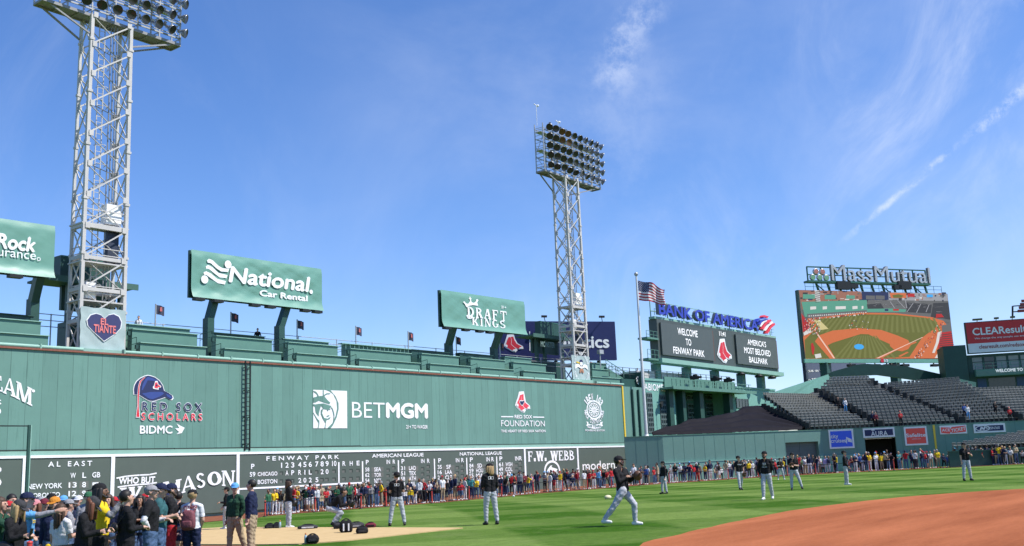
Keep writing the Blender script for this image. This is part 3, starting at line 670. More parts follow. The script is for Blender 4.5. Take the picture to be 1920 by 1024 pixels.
PB.text(mb, 'moderna', *Z(1166, 311), *Z(1510, 214), .012); mb.build('lettering', m_white, t)
# ================================================================== seating tiers on top of the wall
ZD = ZT+.12
def counter(mb, k, x0, x1, y0, y1, z0, z1):
    mb.box(x0, x1, y0, y1, z0, z1-.06, k); mb.box(x0-.04, x1+.04, y0-.12, y1, z1-.058, z1, k+1)
rows1 = [(-40, 91, 623, 626), (263, 386, 642, 650), (420.5, 527, 653, 660), (556, 650, 662, 668), (673, 787, 672, 681), (806, 881, 681, 687), (899, 963, 689, 693), (981, 1040, 695, 699)]
rows2 = [(-40, 77, 596, 600), (248, 370, 616, 627), (405, 510, 629, 638), (540, 633, 641, 649), (657, 770, 653, 663), (790, 860, 663, 668), (882, 946, 670, 676), (962, 1023, 679, 683)]
rows3 = [(-40, 62, 586, 590), (236, 356, 607, 617), (397, 496, 622, 632), (529, 616, 634, 642), (648, 765, 646, 655), (771, 843, 655, 661), (862, 923, 662, 666), (946, 996, 669, 672)]
shade3 = {0: 1, 2: 1, 5: 1, 6: 1}  # rear counters whose shade is put in as a darker green
seatlab = ['stepped green drink counters on the wall top at the far left below the cropped billboard', 'stepped green drink counters on the wall top right of the heart banner', 'stepped green drink counters below left half of the car rental billboard', 'stepped green drink counters below right end of the car rental billboard',
           'stepped green drink counters topped by a railed table between the two billboards', 'stepped green drink counters left of the crown billboard supports', 'stepped green drink counters between the two crown billboard posts', 'stepped green drink counters next to the far light tower']
for i in range(8):
    ref = PY(rows1[i][0], rows1[i][2]+8, YW+.7)
    t = thing('counter_seating', seatlab[i], 'seating', (ref.x+3, YW+.7, ZD), 'stepped counters along the top of the green wall')
    for rws, y, dp, nm in ((rows1, YW+.55, .5, 'front_counter'), (rows2, YW+1.9, .6, 'middle_counter'), (rows3, YW+3.3, .6, 'rear_counter')):
        px0, px1, ya, yb = rws[i]; A, B = PY(px0, ya, y), PY(px1, yb, y); z = (A.z+B.z)/2
        mb = MB(); counter(mb, 0, A.x, B.x, y, y+dp, ZD-.1, z)
        dk = nm == 'rear_counter' and i in shade3
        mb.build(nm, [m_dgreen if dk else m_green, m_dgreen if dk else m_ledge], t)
        if nm != 'rear_counter':       # gate latch / hand rail at the left end of each step
            mb = MB(); h = z+.35; mb.tube((A.x-.25, y+.1, z-.9), (A.x-.25, y+.1, h), .025, n=6); mb.tube((A.x-.25, y+.1, h), (A.x-.85, y+.9, h-.25), .025, n=6); mb.tube((A.x-.85, y+.9, h-.25), (A.x-.85, y+.9, z-1), .025, n=6); mb.tube((A.x-.25, y+.1, h-.45), (A.x-.85, y+.9, h-.7), .02, n=6); mb.box(A.x-.32, A.x-.12, y+.02, y+.2, z-.5, z-.2)
            mb.build('hand_rail', m_dgreen, t)
    # stools between the steps
    for k in range(4):
        xs = A.x+(B.x-A.x)*(k+.5)/4; mb = MB(); mb.tube((xs, YW+2.7, ZD), (xs, YW+2.7, ZD+1.35), .04, n=6); mb.lathe((xs, YW+2.7, ZD+1.35), (0, 0, 1), [(0, .16), (.06, .18), (.1, .16), (.1, 0)], 10)
        mb.build('stool', m_dgreen, t)
    if i == 4:
        mb = MB(); zz = PY(660, 646, YW+3).z; a, b = PY(640, 650, YW+3).x, PY(770, 660, YW+3).x
        mb.box(a, b, YW+2.9, YW+3.5, zz, zz+.06); x = a
        while x < b: mb.tube((x, YW+3, zz-.5), (x, YW+3, zz), .03, n=6); x += .55
        mb.build('railed_table', m_ledge, t)
# rear rail along the walkway behind the counters
t = thing('walkway_railing', 'thin pale railing running along the walkway behind the wall-top counters', 'railing', (70, YW+5, ZD))
zr = lambda x: 12.9+0*x
A, B = PY(780-540, 603, YW+5), PY(1030, 672, YW+5)
mb = MB()
for dz in (0, -.45, -.9): mb.tube((36, YW+5, A.z+dz), (112, YW+5, B.z+dz), .03, n=6)
mb.build('rails', m_galv, t)
x = 37.0
while x < 112:
    zt = A.z+(B.z-A.z)*(x-36)/76; mb = MB(); mb.tube((x, YW+5, ZD-.2), (x, YW+5, zt+.05), .05, n=6); mb.build('post', m_galv, t); x += 4.6
mb = MB(); mb.box(-12, 112, YW+1.2, YW+7, ZD-.6, ZD-.15); o = mb.build('seating_deck', m_conc); tag(o, 'concrete deck carrying the counters behind the top of the green wall', 'deck')
# ================================================================== billboards
def fabric(name, col):
    m = M(name, col, .42, .05, .4, bump=.35, bscale=1.1, spec=.5); return m
m_fab = fabric('green_billboard_fabric', (.135, .30, .24))
def billboard(pl, label, wr=.05, lights=()):
    c = pl.w(pl.W/2, 0, 0); t = thing('billboard', label, 'billboard', c, 'green fabric billboards above the wall')
    nx, ny = 60, 24; vs = []
    for j in range(ny+1):
        for i in range(nx+1):
            a, b = i/nx, j/ny; ed = min(a*nx/4, (1-a)*nx/4, b*ny/4, (1-b)*ny/4, 1)
            d = wr*ed*(math.sin(a*23+b*9)*.35+math.sin(a*41-b*17+1)*.25+math.sin((a+b*.7)*61)*.2*(1-abs(a-.5)))
            d += .30*max(0, 1-b/.24)**2                  # lower edge shaped to flare forward and face up, catching the sun's glare
            d -= .10*max(0, 1-(1-b)*9)
            vs.append(pl.w(a*pl.W, b*pl.H, d))
    mb = MB(); mb.smooth = True; n = nx+1
    fs = [(j*n+i, j*n+i+1, (j+1)*n+i+1, (j+1)*n+i) for j in range(ny) for i in range(nx)]
    if pl.u.cross(pl.v).dot(pl.n) < 0: fs = [f[::-1] for f in fs]
    mb.add(vs, fs); mb.build('fabric_face', m_fab, t)
    mb = MB(); mb.obox(pl.w(pl.W/2, pl.H/2, -.42), pl.u*(pl.W-.04), pl.v*(pl.H-.04), pl.n*.22); mb.build('frame_box', m_dgreen, t)
    for a in lights:
        mb = MB(); mb.obox(pl.w(a*pl.W, -.16, .25), pl.u*.9, pl.v*.22, pl.n*.5); mb.beam(pl.w(a*pl.W, -.05, .2), pl.w(a*pl.W, .0, -.3), .08); mb.build('flood_light', m_black, t)
    return t
def bent_post(pl, a, pxb, label, dback=.0):     # upright then leaning towards the board
    top = pl.w(a, .15, -.75); mid = pl.w(a, 0, 0)
    knee = PY(*pxb[1], YW+3.6+dback); foot = Vector((knee.x, knee.y, ZD-.2)); top = pl.w(a, .3, -.5)
    mb = MB(); mb.beam(foot, knee+Vector((0, 0, .25)), .62, .7, ref=(0, 1, 0)); o = mb.build('sign_post', m_dgreen); tag(o, label, 'post', 'bent posts carrying the billboards')
    mb = MB(); mb.beam(knee-(top-knee).normalized()*.1, top, .6, .55, ref=(1, 0, 0)); mb.build('leaning_arm', m_dgreen, o)
    return o
LT = .07
pl = wall_frame((0, 408), (0, 513), (104, 424), (100, 522), YW+1.6); ext = 9.0
o0 = pl.o.copy(); pl.o = pl.o-pl.u*ext; pl.W += ext
t = billboard(pl, 'green fabric billboard cropped by the left edge with white bold and thin lettering', .04, (.55, .78))
mb = MB(); pl.text(mb, 'Rock', -8, 465.5, 66.5, 446, .045, LT, shear=.12); pl.text(mb, 'Insurance', -38, 476, 66, 471, .004, LT); pl.disc(mb, 71, 486, .14, LT, n=10, r_in=.05)
pl.text(mb, 'Plymouth', -220, 430, -30, 408, .045, LT, shear=.12)
mb.build('lettering', m_white, t)
bent_post(pl, pl.loc(81, 520)[0], [(63, 620), (62, 568)], 'dark green bent post carrying the cropped billboard at the left edge')
pl = wall_frame((358, 466), (358, 558), (604, 505), (604, 583), YW+3.0)
t = billboard(pl, 'green fabric billboard with white waves symbol and car rental lettering', .09, (.04, .17, .44, .56, .84, .94))
Z = ZM(340, 440, 4.097); mb = MB()
for P in ([(192, 196), (208, 186), (236, 198), (280, 240), (310, 258), (362, 264), (354, 288), (300, 284), (262, 258), (220, 220), (196, 216)], [(182, 244), (200, 234), (232, 250), (280, 294), (350, 312), (342, 336), (290, 330), (250, 300), (206, 264), (184, 262)], [(166, 290), (186, 282), (222, 298), (270, 340), (338, 358), (330, 384), (276, 374), (236, 346), (190, 312), (168, 308)]): pl.poly(mb, [Z(*p) for p in P], LT)
pl.disc(mb, *Z(354, 230), .34, LT); pl.disc(mb, *Z(175, 345), .34, LT)
pl.text(mb, 'National', *Z(366, 368), *Z(978, 326), .035, LT, shear=.18); pl.disc(mb, *Z(993, 440), .2, LT, n=10)
pl.text(mb, 'Car Rental', *Z(596, 472), *Z(966, 468), .045, LT)
mb.build('lettering', m_white, t)
bent_post(pl, pl.loc(410, 563)[0], [(392, 640), (391, 603)], 'dark green bent post under the left half of the car rental billboard')
bent_post(pl, pl.loc(545, 580)[0], [(524, 650), (524, 617)], 'dark green bent post under the right half of the car rental billboard')
pl = wall_frame((827, 541), (829, 614), (984, 567), (986, 627), YW+2.2)
t = billboard(pl, 'green fabric billboard with white crown above two lines of slab lettering', .05, (.03, .24, .4, .52))
Z = ZM(640, 500, 3.2); mb = MB()
pl.poly(mb, [Z(*p) for p in [(746, 243), (738, 226), (726, 212), (734, 208), (744, 220), (757, 224), (768, 208), (766, 196), (760, 190), (765, 187), (767, 176), (771, 187), (777, 192), (773, 200), (778, 214), (792, 218), (804, 208), (806, 196), (816, 196), (818, 204), (811, 214), (817, 236), (788, 231), (764, 235)]], LT)
pl.stext(mb, 'DRAFT', *Z(752, 300), *Z(988, 270), LT); pl.stext(mb, 'KINGS', *Z(782, 352), *Z(980, 326), LT); pl.text(mb, '21+', *Z(956, 250), *Z(985, 238), .03, LT)
pl.stroke(mb, [Z(752, 292), Z(756, 304), Z(772, 306), Z(784, 300)], .3, LT)
mb.build('lettering', m_white, t)
bent_post(pl, pl.loc(858, 618)[0], [(842, 665), (841, 648)], 'dark green bent post under the left half of the crown billboard', .5)
bent_post(pl, pl.loc(945, 626)[0], [(926, 670), (926, 655)], 'dark green bent post under the right half of the crown billboard', .5)
# small banners on poles along the walkway
m_ban = M('dark_blue_banner_cloth', (.05, .055, .09), .8, .1); m_banr = M('faded_red_mark', (.45, .12, .12), .8)
for (px, yt, yb), lab in zip(((292, 571, 610), (433, 586, 622), (557, 600, 634), (667, 612, 646), (765, 622, 656), (855, 631, 662), (937, 642, 674)),
                    ('first from the left, right of the heart banner', 'second from the left, under the car rental billboard', 'third from the left, by the car rental billboard', 'fourth from the left, against open sky', 'fifth from the left, against open sky', 'between the two crown billboard posts', 'rightmost, against the navy sign')):
    Yb = YW+4.6; A, B = PY(px, yt, Yb), PY(px, yb, Yb); s = (A.z-B.z)
    t = thing('banner_pole', 'small dark banner on a thin pole, '+lab, 'banner', (A.x, Yb, ZD), 'small banners along the wall-top walkway')
    mb = MB(); mb.tube((A.x, Yb, ZD-.2), (A.x, Yb, A.z+.05), .06, n=8); mb.build('pole', m_galv, t)
    mb = MB(); n = 6; w = .72; h = min(1.4, s*.45)
    vs = [(A.x+.08+w*i/n, Yb+.08*math.sin(i*1.5), A.z-h*j-.02*i) for j in (0, 1) for i in range(n+1)]; vs += [(x, y+.02, z) for x, y, z in vs]
    mb.add(vs, [(i, i+n+1, i+n+2, i+1) for i in range(n)]+[(i+2*n+2, i+2*n+3, i+3*n+4, i+3*n+3) for i in range(n)]); b = mb.build('banner', m_ban, t)
    mb = MB(); mb.add([(A.x+.32, Yb-.09, A.z-h*.7), (A.x+.54, Yb-.09, A.z-h*.7), (A.x+.5, Yb-.09, A.z-h*.25), (A.x+.36, Yb-.09, A.z-h*.25)], [(0, 1, 2, 3)]); mb.build('emblem', m_banr, b)
# ================================================================== light towers
m_lampg = M('lamp_glass', (.025, .024, .022), .25, .1, spec=.5); m_lampb = M('lamp_glass_amber', (.10, .045, .015), .3, .1, spec=.5); m_lamps = M('spun_aluminium', (.27, .285, .30), .35, .15, metal=.7)
def lamp_mesh():
    mb = MB(); mb.lathe((0, 0, 0), (0, 0, 1), [(.0, .34), (-.03, .36), (-.06, .345), (-.2, .30), (-.33, .2), (-.42, .13), (-.44, .12), (-.62, .12), (-.66, .09), (-.66, 0)], 16, 0)
    mb.lathe((0, 0, 0), (0, 0, 1), [(-.01, .335), (-.05, .2), (-.06, 0)], 16, 1)
    mb.tube((0, .1, -.5), (0, .1, -.85), .035, n=6, k=0); mb.box(-.1, .1, -.02, .3, -.9, -.8, 0)
    o = mb.build('lamp', [m_lamps, m_lampg], origin=(0, 0, 0)); me = o.data; bpy.data.objects.remove(o); return me
LAMP = lamp_mesh(); LAMP2 = LAMP.copy(); LAMP2.materials[1] = m_lampb
def light_tower(label, X0, X1, Yf, Yr, zb, zr, RX0, RX1, RZ1, seed, plat, n_cols, xspread):
    rnd = random.Random(seed)
    t = thing('light_tower', label, 'light tower', ((X0+X1)/2, (Yf+Yr)/2, zb), 'stadium light towers')
    tap = .06
    def leg(ix, iy, z):       # slight taper upwards
        k = (z-zb)/(zr-zb); cx, cy = (X0+X1)/2, (Yf+Yr)/2
        return Vector(((X0, X1)[ix]+(cx-(X0, X1)[ix])*tap*k, (Yf, Yr)[iy]+(cy-(Yf, Yr)[iy])*tap*k, z))
    for ix in (0, 1):
        for iy in (0, 1):
            mb = MB(); w = .25 if iy == 0 else .19; mb.beam(leg(ix, iy, zb), leg(ix, iy, zr), w, w, ref=(0, 1, 0))
            z = zb+3
            while z < zr-1: c = leg(ix, iy, z); mb.box(c.x-w*.75, c.x+w*.75, c.y-w*.7, c.y+w*.7, z, z+.18); z += 4.05
            mb.build('leg', m_steel, t)
    nb = 11; zs = [zb+(zr-zb)*i/nb for i in range(nb+1)]
    for nm, f in (('front_bracing', ((0, 0), (1, 0))), ('rear_bracing', ((0, 1), (1, 1))), ('side_bracing', ((0, 0), (0, 1))), ('side_bracing', ((1, 0), (1, 1)))):
        mb = MB(); fr_ = f[0][0] != f[1][0]; dn = Vector((0, -.12 if f[0][1] == 0 else .08, 0)) if fr_ else Vector((0, 0, 0))
        for i in range(nb):
            z0, z1 = zs[i], zs[i+1]; a0, b0, a1, b1 = leg(*f[0], z0), leg(*f[1], z0), leg(*f[0], z1), leg(*f[1], z1)
            mb.beam(a0+dn, b1+dn, .05, .10); mb.beam(a1-dn*.5, b0-dn*.5, .10, .035)
            for c, e in ((a1, .2), (b1, -.2)): mb.obox(c+dn*1.4+(Vector((e, 0, 0)) if fr_ else Vector((0, e, 0))), (.34, 0, 0) if fr_ else (.04, 0, 0), (0, .04, 0) if fr_ else (0, .34, 0), (0, 0, .42))
        for z in zs[1:5] if nm != 'rear_bracing' else zs[1:3]: mb.beam(leg(*f[0], z), leg(*f[1], z), .24, .26)
        mb.build(nm, m_steel, t)
    # cage ladder and conduits inside
    c0, c1 = leg(0, 1, zb).lerp(leg(1, 0, zb), .42), leg(0, 1, zr).lerp(leg(1, 0, zr), .42); mb = MB()
    for dx in (-.22, .22): mb.beam(c0+Vector((dx, 0, 0)), c1+Vector((dx, 0, 0)), .06)
    z = zb+.3
    while z < zr:
        c = c0.lerp(c1, (z-zb)/(zr-zb)); mb.beam(c+Vector((-.22, 0, 0)), c+Vector((.22, 0, 0)), .035); z += .45
    k = 0; z = zb+5
    while z < zr-1:
        c = c0.lerp(c1, (z-zb)/(zr-zb)); A = [c+Vector((.42*math.cos(q), -.1-.62*math.sin(q), 0)) for q in [math.pi*j/6 for j in range(7)]]
        for p, q in zip(A, A[1:]): mb.beam(p, q, .04)
        z += 1.5
    mb.build('caged_ladder', m_steel, t)
    mb = MB()
    for f_ in (.6, .66, .72): q0, q1 = leg(0, 1, zb).lerp(leg(1, 0, zb), f_), leg(0, 1, zr).lerp(leg(1, 0, zr), f_); mb.tube(q0, q1, .045, n=6)
    for zz in zs[2:-1:2]: mb.beam(leg(0, 0, zz), leg(1, 1, zz), .05)
    mb.build('conduit', M('grey_conduit', (.22, .23, .24), .5, .1), t)
    # equipment platforms low down
    for (dz, kind) in plat:
        z = zb+dz; mb = MB(); mb.box(X0-.15, X1+.15, Yf-.1, Yr+.1, z-.1, z)
        for zz in (.55, 1.05):
            for p, q in (((0, 0), (1, 0)), ((0, 0), (0, 1)), ((1, 0), (1, 1))): mb.beam(leg(*p, z+zz), leg(*q, z+zz), .06)
        mb.build('platform', m_steel, t)
        mb = MB()
        if kind == 0: mb.box(X0+.55, X0+1.25, Yf+.3, Yf+.7, z+.2, z+1.35); mb.build('cabinet', m_white, t)
        elif kind == 1: mb.box(X1-1.2, X1-.35, Yf+.4, Yf+.8, z+.15, z+2.6); mb.build('speaker_stack', M('dark_navy_cabinet', (.03, .04, .07), .5), t)
        else: mb.box(X1-1.5, X1-.3, Yf+.2, Yf+1., z+.2, z+1.7); mb.build('cabinet', m_white, t)
    # lamp rack: catwalk, uprights, rails
    zc = zr; mb = MB(); mb.box(RX0, RX1, Yf+.2, Yf+1.5, zc, zc+.10)
    for y in (Yf+.2, Yf+1.5): mb.beam((RX0, y, zc-.02), (RX1, y, zc-.02), .12, .22)
    for k in range(9):
        x = RX0+(RX1-RX0)*k/8; mb.beam((x, Yf+.2, zc-.05), (x, Yf+1.5, zc-.05), .1, .14)
    for sx, tx in ((RX0+.4, leg(0, 0, zr-1.6)), (RX1-.4, leg(1, 0, zr-1.6))): mb.beam((sx, Yf+.4, zc), tx, .12); mb.beam((sx, Yf+1.4, zc), (tx.x, Yr, tx.z), .12)
    mb.build('catwalk', M('tower_catwalk_grey', (.26, .26, .27), .6, .12), t)
    rows = 5; zrow = [zc+.95+(RZ1-zc-1.2)*i/(rows-1) for i in range(rows)]
    mb = MB()
    for i, z in enumerate(zrow):
        mb.beam((RX0, Yf+.25, z-.42), (RX1, Yf+.25, z-.42), .09, .12); mb.beam((RX0, Yf+.25, z-.2), (RX1, Yf+.25, z-.2), .06, .06)
        mb.beam((RX0, Yf+1.45, z-.3), (RX1, Yf+1.45, z-.3), .08, .1)
        if i in (2, 4): mb.box(RX0, RX1, Yf+.6, Yf+1.45, z-.66, z-.6)
    for k in range(7):
        x = RX0+(RX1-RX0)*k/6
        for y in (Yf+.25, Yf+1.45): mb.beam((x, y, zc+.1), (x, y, RZ1+.1), .1)
        for z in zrow: mb.beam((x, Yf+.25, z-.42), (x, Yf+1.45, z-.42), .06)
        mb.beam((x, Yf+.25, zc+.2), (x, Yf+1.45, zrow[1]), .05); mb.beam((x, Yf+1.45, zrow[1]), (x, Yf+.25, zrow[3]), .05)
    for z in [zc+.4+.45*j for j in range(int((RZ1-zc)/.45))]: mb.beam((RX0, Yf+.25, z), (RX0, Yf+1.45, z), .05)
    mb.build('lamp_rack', m_galv, t)
    for r in range(rows):
        for c in range(n_cols):
            u = c/(n_cols-1); x = RX0+.9+(RX1-RX0-1.0)*u; z = zrow[r]
            az = math.radians(-58+u*100+rnd.uniform(-9, 9)); el = math.radians(-24+rnd.uniform(-8, 8)+(-14 if r == 0 and rnd.random() < .5 else 0))
            d = Vector((math.sin(az)*math.cos(el), -math.cos(az)*math.cos(el), math.sin(el)))
            o = bpy.data.objects.new('lamp', LAMP2 if (c in (2, 3) and r > 2 and xspread) else LAMP); COL.objects.link(o); o.parent = t
            up = Vector((0, 0, 1)); zz = d; xx = up.cross(zz).normalized(); yy = zz.cross(xx)
            P = Vector((x, Yf-.15, z))+d*.35-WL[t]
            k_ = 1.22 if xspread else 1.1; xx, yy, zz = xx*k_, yy*k_, zz*k_
            o.matrix_local = Matrix(((xx.x, yy.x, zz.x, P.x), (xx.y, yy.y, zz.y, P.y), (xx.z, yy.z, zz.z, P.z), (0, 0, 0, 1)))
    if xspread:
        for x, h in ((RX0+.2, 2.6), (RX0+4.6, 1.6)):
            mb = MB(); mb.tube((x, Yf+1.2, RZ1), (x, Yf+1.2, RZ1+h), .03, n=6); mb.beam((x-.35, Yf+1.2, RZ1+h), (x+.35, Yf+1.2, RZ1+h), .05)
            mb.lathe((x+.3, Yf+1.2, RZ1+h-.2), (0, 0, 1), [(0, .02), (.1, .16), (.28, .16), (.34, .02)], 8); mb.ball((x-.35, Yf+1.2, RZ1+h), .09, 8); mb.build('wind_gauge', m_white, t)
    return t
light_tower('tall steel lattice light tower with lamp rack cropped by top edge, behind heart banner', 37.0, 40.35, YW+1.0, YW+2.6, ZD, 36.0, 33.4, 44.7, 42.1, 3, ((3.8, 0), (6.6, 1), (9.4, 2)), 10, 0)
light_tower('far steel lattice light tower with full rack of lamps, left of the flagpole', 98.0, 100.8, YW+1.0, YW+2.9, ZD, 35.8, 94.2, 106.2, 41.6, 4, ((3.2, 1), (6.3, 0), (9.2, 2)), 10, 1)
# press booths behind the towers
def booth(label, pts, cab, roofz, lowz):
    x0, x1, y0, y1 = pts; t = thing('press_booth', label, 'booth', ((x0+x1)/2, (y0+y1)/2, ZD), 'green booths behind the light towers')
    mb = MB(); mb.box(x0+.2, x1-.2, y0, y1, ZD-.2, ZD+lowz); mb.build('lower_wall', m_dgreen, t)
    mb = MB(); mb.box(x0-1.9, x1+.3, y0-.9, y1+.6, roofz, roofz+.16); mb.box(x0-1.9, x1+.3, y0-1.0, y0-.9, roofz-.15, roofz+.3)
    mb.build('canopy', M('canopy_green', (.05, .12, .10), .6, .15), t)
    for x in (x0+.3, x0+1.9, x1-.4): mb = MB(); mb.box(x-.18, x+.18, y0+.1, y0+.45, ZD+lowz, roofz); mb.build('post', m_dgreen, t)
    mb = MB(); mb.box(x0+.25, x1-.25, y1-.3, y1, ZD+lowz+1.0, roofz); mb.build('rear_wall', m_dgreen, t)
    c0, c1, cz = cab; mb = MB(); mb.box(c0, c1, y0+.3, y1, roofz+.35, cz); mb.box(c0+.1, c1-.1, y0+.5, y1-.2, roofz+.16, roofz+.35); mb.build('cabin', m_dgreen, t)
    mb = MB(); mb.box((c0+c1)/2-.03, (c0+c1)/2+.03, y0+.27, y0+.3, roofz+.4, cz-.05); mb.box(c0, c1, y0+.27, y0+.3, cz-.12, cz); mb.build('trim', M('trim_green', (.04, .13, .11), .5), t)
    return t
a, b = PY(78, 530, YW+4.2), PY(246, 548, YW+4.2)
booth('dark green booth with flat canopy behind the near light tower', (a.x+1.9, b.x-.3, YW+4.2, YW+5.7), (PY(107, 500, YW+5).x, PY(200, 500, YW+5).x, PY(110, 478, YW+4.6).z), PY(150, 532, YW+4).z, PY(100, 600, YW+4.2).z-ZD)
a, b = PY(986, 642, YW+5), PY(1062, 640, YW+5)
t = booth('dark green booth with flat canopy beside the far light tower', (a.x+2.1, b.x-.3, YW+5, YW+6.1), (PY(1012, 620, YW+5.4).x, PY(1060, 620, YW+5.4).x, PY(1020, 603, YW+5.4).z), PY(1015, 634, YW+5).z, PY(1015, 676, YW+5).z-ZD)
pb = Plane((0, YW+4.0, 0), (1, 0, 0)); mb = MB(); pb.text(mb, 'MONSTER', 1014, 650, 1040, 642.5, .03, .0); mb.build('lettering', M('muted_lettering', (.18, .26, .24), .6), t)
# banners hung on the towers
m_cloth = M('pale_teal_banner_cloth', (.36, .45, .45), .6, .06, .8, bump=.5, bscale=1.6)
def tower_banner(corn, label):
    x0, yb0, x1, yb1, yt0 = corn; A, B, T = PY(x0, yb0, YW+.7), PY(x1, yb1, YW+.7), PY(x0, yt0, YW+.7)
    zb = (A.z+B.z)/2; H = T.z-zb; n = 14; pl = Plane((A.x, YW+.7, zb), (1, 0, 0)); pl.W, pl.H = B.x-A.x, H; vs = []
    for j in range(n+1):
        for i in range(n+1):
            a, b = i/n, j/n; vs.append(pl.w(a*pl.W+(.03*math.sin(b*19) if i in (0, n) else 0), b*H+(.03*math.sin(a*17) if j in (0, n) else 0), .04*math.sin(a*13+b*4)*math.sin(b*9+a*3)))
    mb = MB(); mb.smooth = True; m = n+1; mb.add(vs, [(j*m+i, j*m+i+1, (j+1)*m+i+1, (j+1)*m+i) for j in range(n) for i in range(n)])
    b = len(mb.v); mb.add([(x, y+.05, z) for x, y, z in vs], [(j*m+i, (j+1)*m+i, (j+1)*m+i+1, j*m+i+1) for j in range(n) for i in range(n)])
    o = mb.build('banner', m_cloth); tag(o, label, 'banner')
    mb = MB(); mb.box(A.x-.15, B.x+.15, YW+.4, YW+1.0, ZD-.12, zb-.02); mb.build('sill', m_ledge, o); return pl, o
pl, o = tower_banner((149, 654, 233.5, 657.5, 574), 'pale square banner with navy heart reading EL TIANTE at foot of near tower')
ht = [(161, 600), (168, 590), (179, 587), (188, 590), (195, 597), (203, 590), (213, 588), (223, 593), (228, 604), (226, 616), (217, 626), (194, 641), (172, 621), (163, 611)]
mb = MB(); pl.poly(mb, ht, .07, 0); c_ = (195, 612); pl.poly(mb, [(c_[0]+(x-c_[0])*.95, c_[1]+(y-c_[1])*.94) for x, y in ht], .08, 1)
for tx, q in (('EL', (187, 609, 202, 598)), ('TIANTE', (174, 623, 216, 611.5))): pl.text(mb, tx, *q, .03, .10, 2)
mb.build('heart_emblem', [m_white, M('faded_navy', (.04, .045, .135), .6), M('faded_coral', (.72, .2, .2), .6)], o)
pl, o = tower_banner((1074, 711, 1107, 713, 666), 'small pale banner with round bird emblem at foot of far tower')
mb = MB(); W_, H_ = pl.W, pl.H; ca, cb = W_*.5, H_*.5; Rr = W_*.40
PX = lambda a, b: (a, b)
class _L: pass
for q, k in (([(.12, .42), (.3, .52), (.5, .46), (.7, .52), (.88, .42), (.84, .62), (.7, .66), (.5, .58), (.3, .66), (.16, .62)], 0), ([(.42, .56), (.58, .56), (.56, .74), (.44, .74)], 0), ([(.4, .74), (.6, .74), (.56, .84), (.44, .84)], 1), ([(.22, .7), (.44, .66), (.44, .7), (.24, .76)], 2), ([(.42, .46), (.58, .46), (.62, .30), (.55, .28), (.5, .38), (.45, .28), (.38, .30)], 3)):
    pl.face(mb, [(x*W_, y*H_, .07+.006*k) for x, y in q], k)
def _loc(px, py, _p=pl): return ca, cb
old = pl.loc; pl.loc = _loc
pl.arctext(mb, 'BOSTON PARK LEAGUE', 0, 0, Rr, 165, 15, .32, .03, .07, 0, ry=Rr*1.15); pl.arctext(mb, 'THE PLAYER HOME', 0, 0, Rr, 195, 345, .32, .03, .07, 0, inward=True, ry=Rr*1.15)
pl.loc = old
mb.build('round_emblem', [m_white, m_navy, m_yellow, M('faded_rust', (.4, .2, .12), .7)], o)
mb = MB(); A, B = PY(1075, 664, YW+1.6), PY(1104, 664, YW+1.6); zt = PY(1080, 646, YW+1.6).z; mb.box(A.x, B.x, YW+1.5, YW+1.8, A.z, zt)
for k in (1, 2): mb.box(A.x+(B.x-A.x)*k/3-.03, A.x+(B.x-A.x)*k/3+.03, YW+1.46, YW+1.5, A.z, zt)
o = mb.build('speaker_panel', m_black); tag(o, 'black speaker panel fixed to the far tower just above its banner', 'speaker')
# enclosure right of the far tower
t = thing('counter_seating', 'stepped green counters and sloping stair wall right of the far tower', 'seating', (106, YW+1, ZD), 'stepped counters along the top of the green wall')
for y, q in ((YW+.6, (1110, 706, 1162, 710)), (YW+2.2, (1110, 691, 1140, 694)), (YW+4, (1110, 680, 1136, 684))):
    A, B = PY(q[0], q[1], y), PY(q[2], q[3], y); mb = MB(); counter(mb, 0, A.x, B.x, y, y+.6, ZD-.2, A.z); mb.build('counter', [m_green, m_ledge], t)
A, B = PY(1136, 688, YW+3), PY(1180, 716, YW+3); mb = MB(); mb.prism([(A.x, YW+3, ZD-.2), (B.x, YW+3, ZD-.2), (B.x, YW+3, B.z), (A.x, YW+3, A.z)], (0, .3, 0)); mb.build('stair_wall', m_green, t)
mb = MB(); mb.beam((A.x, YW+2.95, A.z+.9), (B.x, YW+2.95, B.z+.9), .07); mb.beam((A.x, YW+2.95, A.z+.45), (B.x, YW+2.95, B.z+.45), .05)
for k in range(5): P = A.lerp(B, k/4); mb.beam((P.x, YW+2.95, P.z), (P.x, YW+2.95, P.z+.95), .06)
mb.build('stair_rail', m_green, t)
mb = MB(); P = PY(1126, 690, YW+2); Q = PY(1125, 660, YW+2); mb.tube(P, Q, .07, n=8); mb.obox(Q+Vector((0, -.05, 0)), (.9, 0, 0), (0, .4, 0), (0, 0, .5)); o = mb.build('camera_post', m_galv); tag(o, 'grey camera on a short post right of the far tower', 'camera')
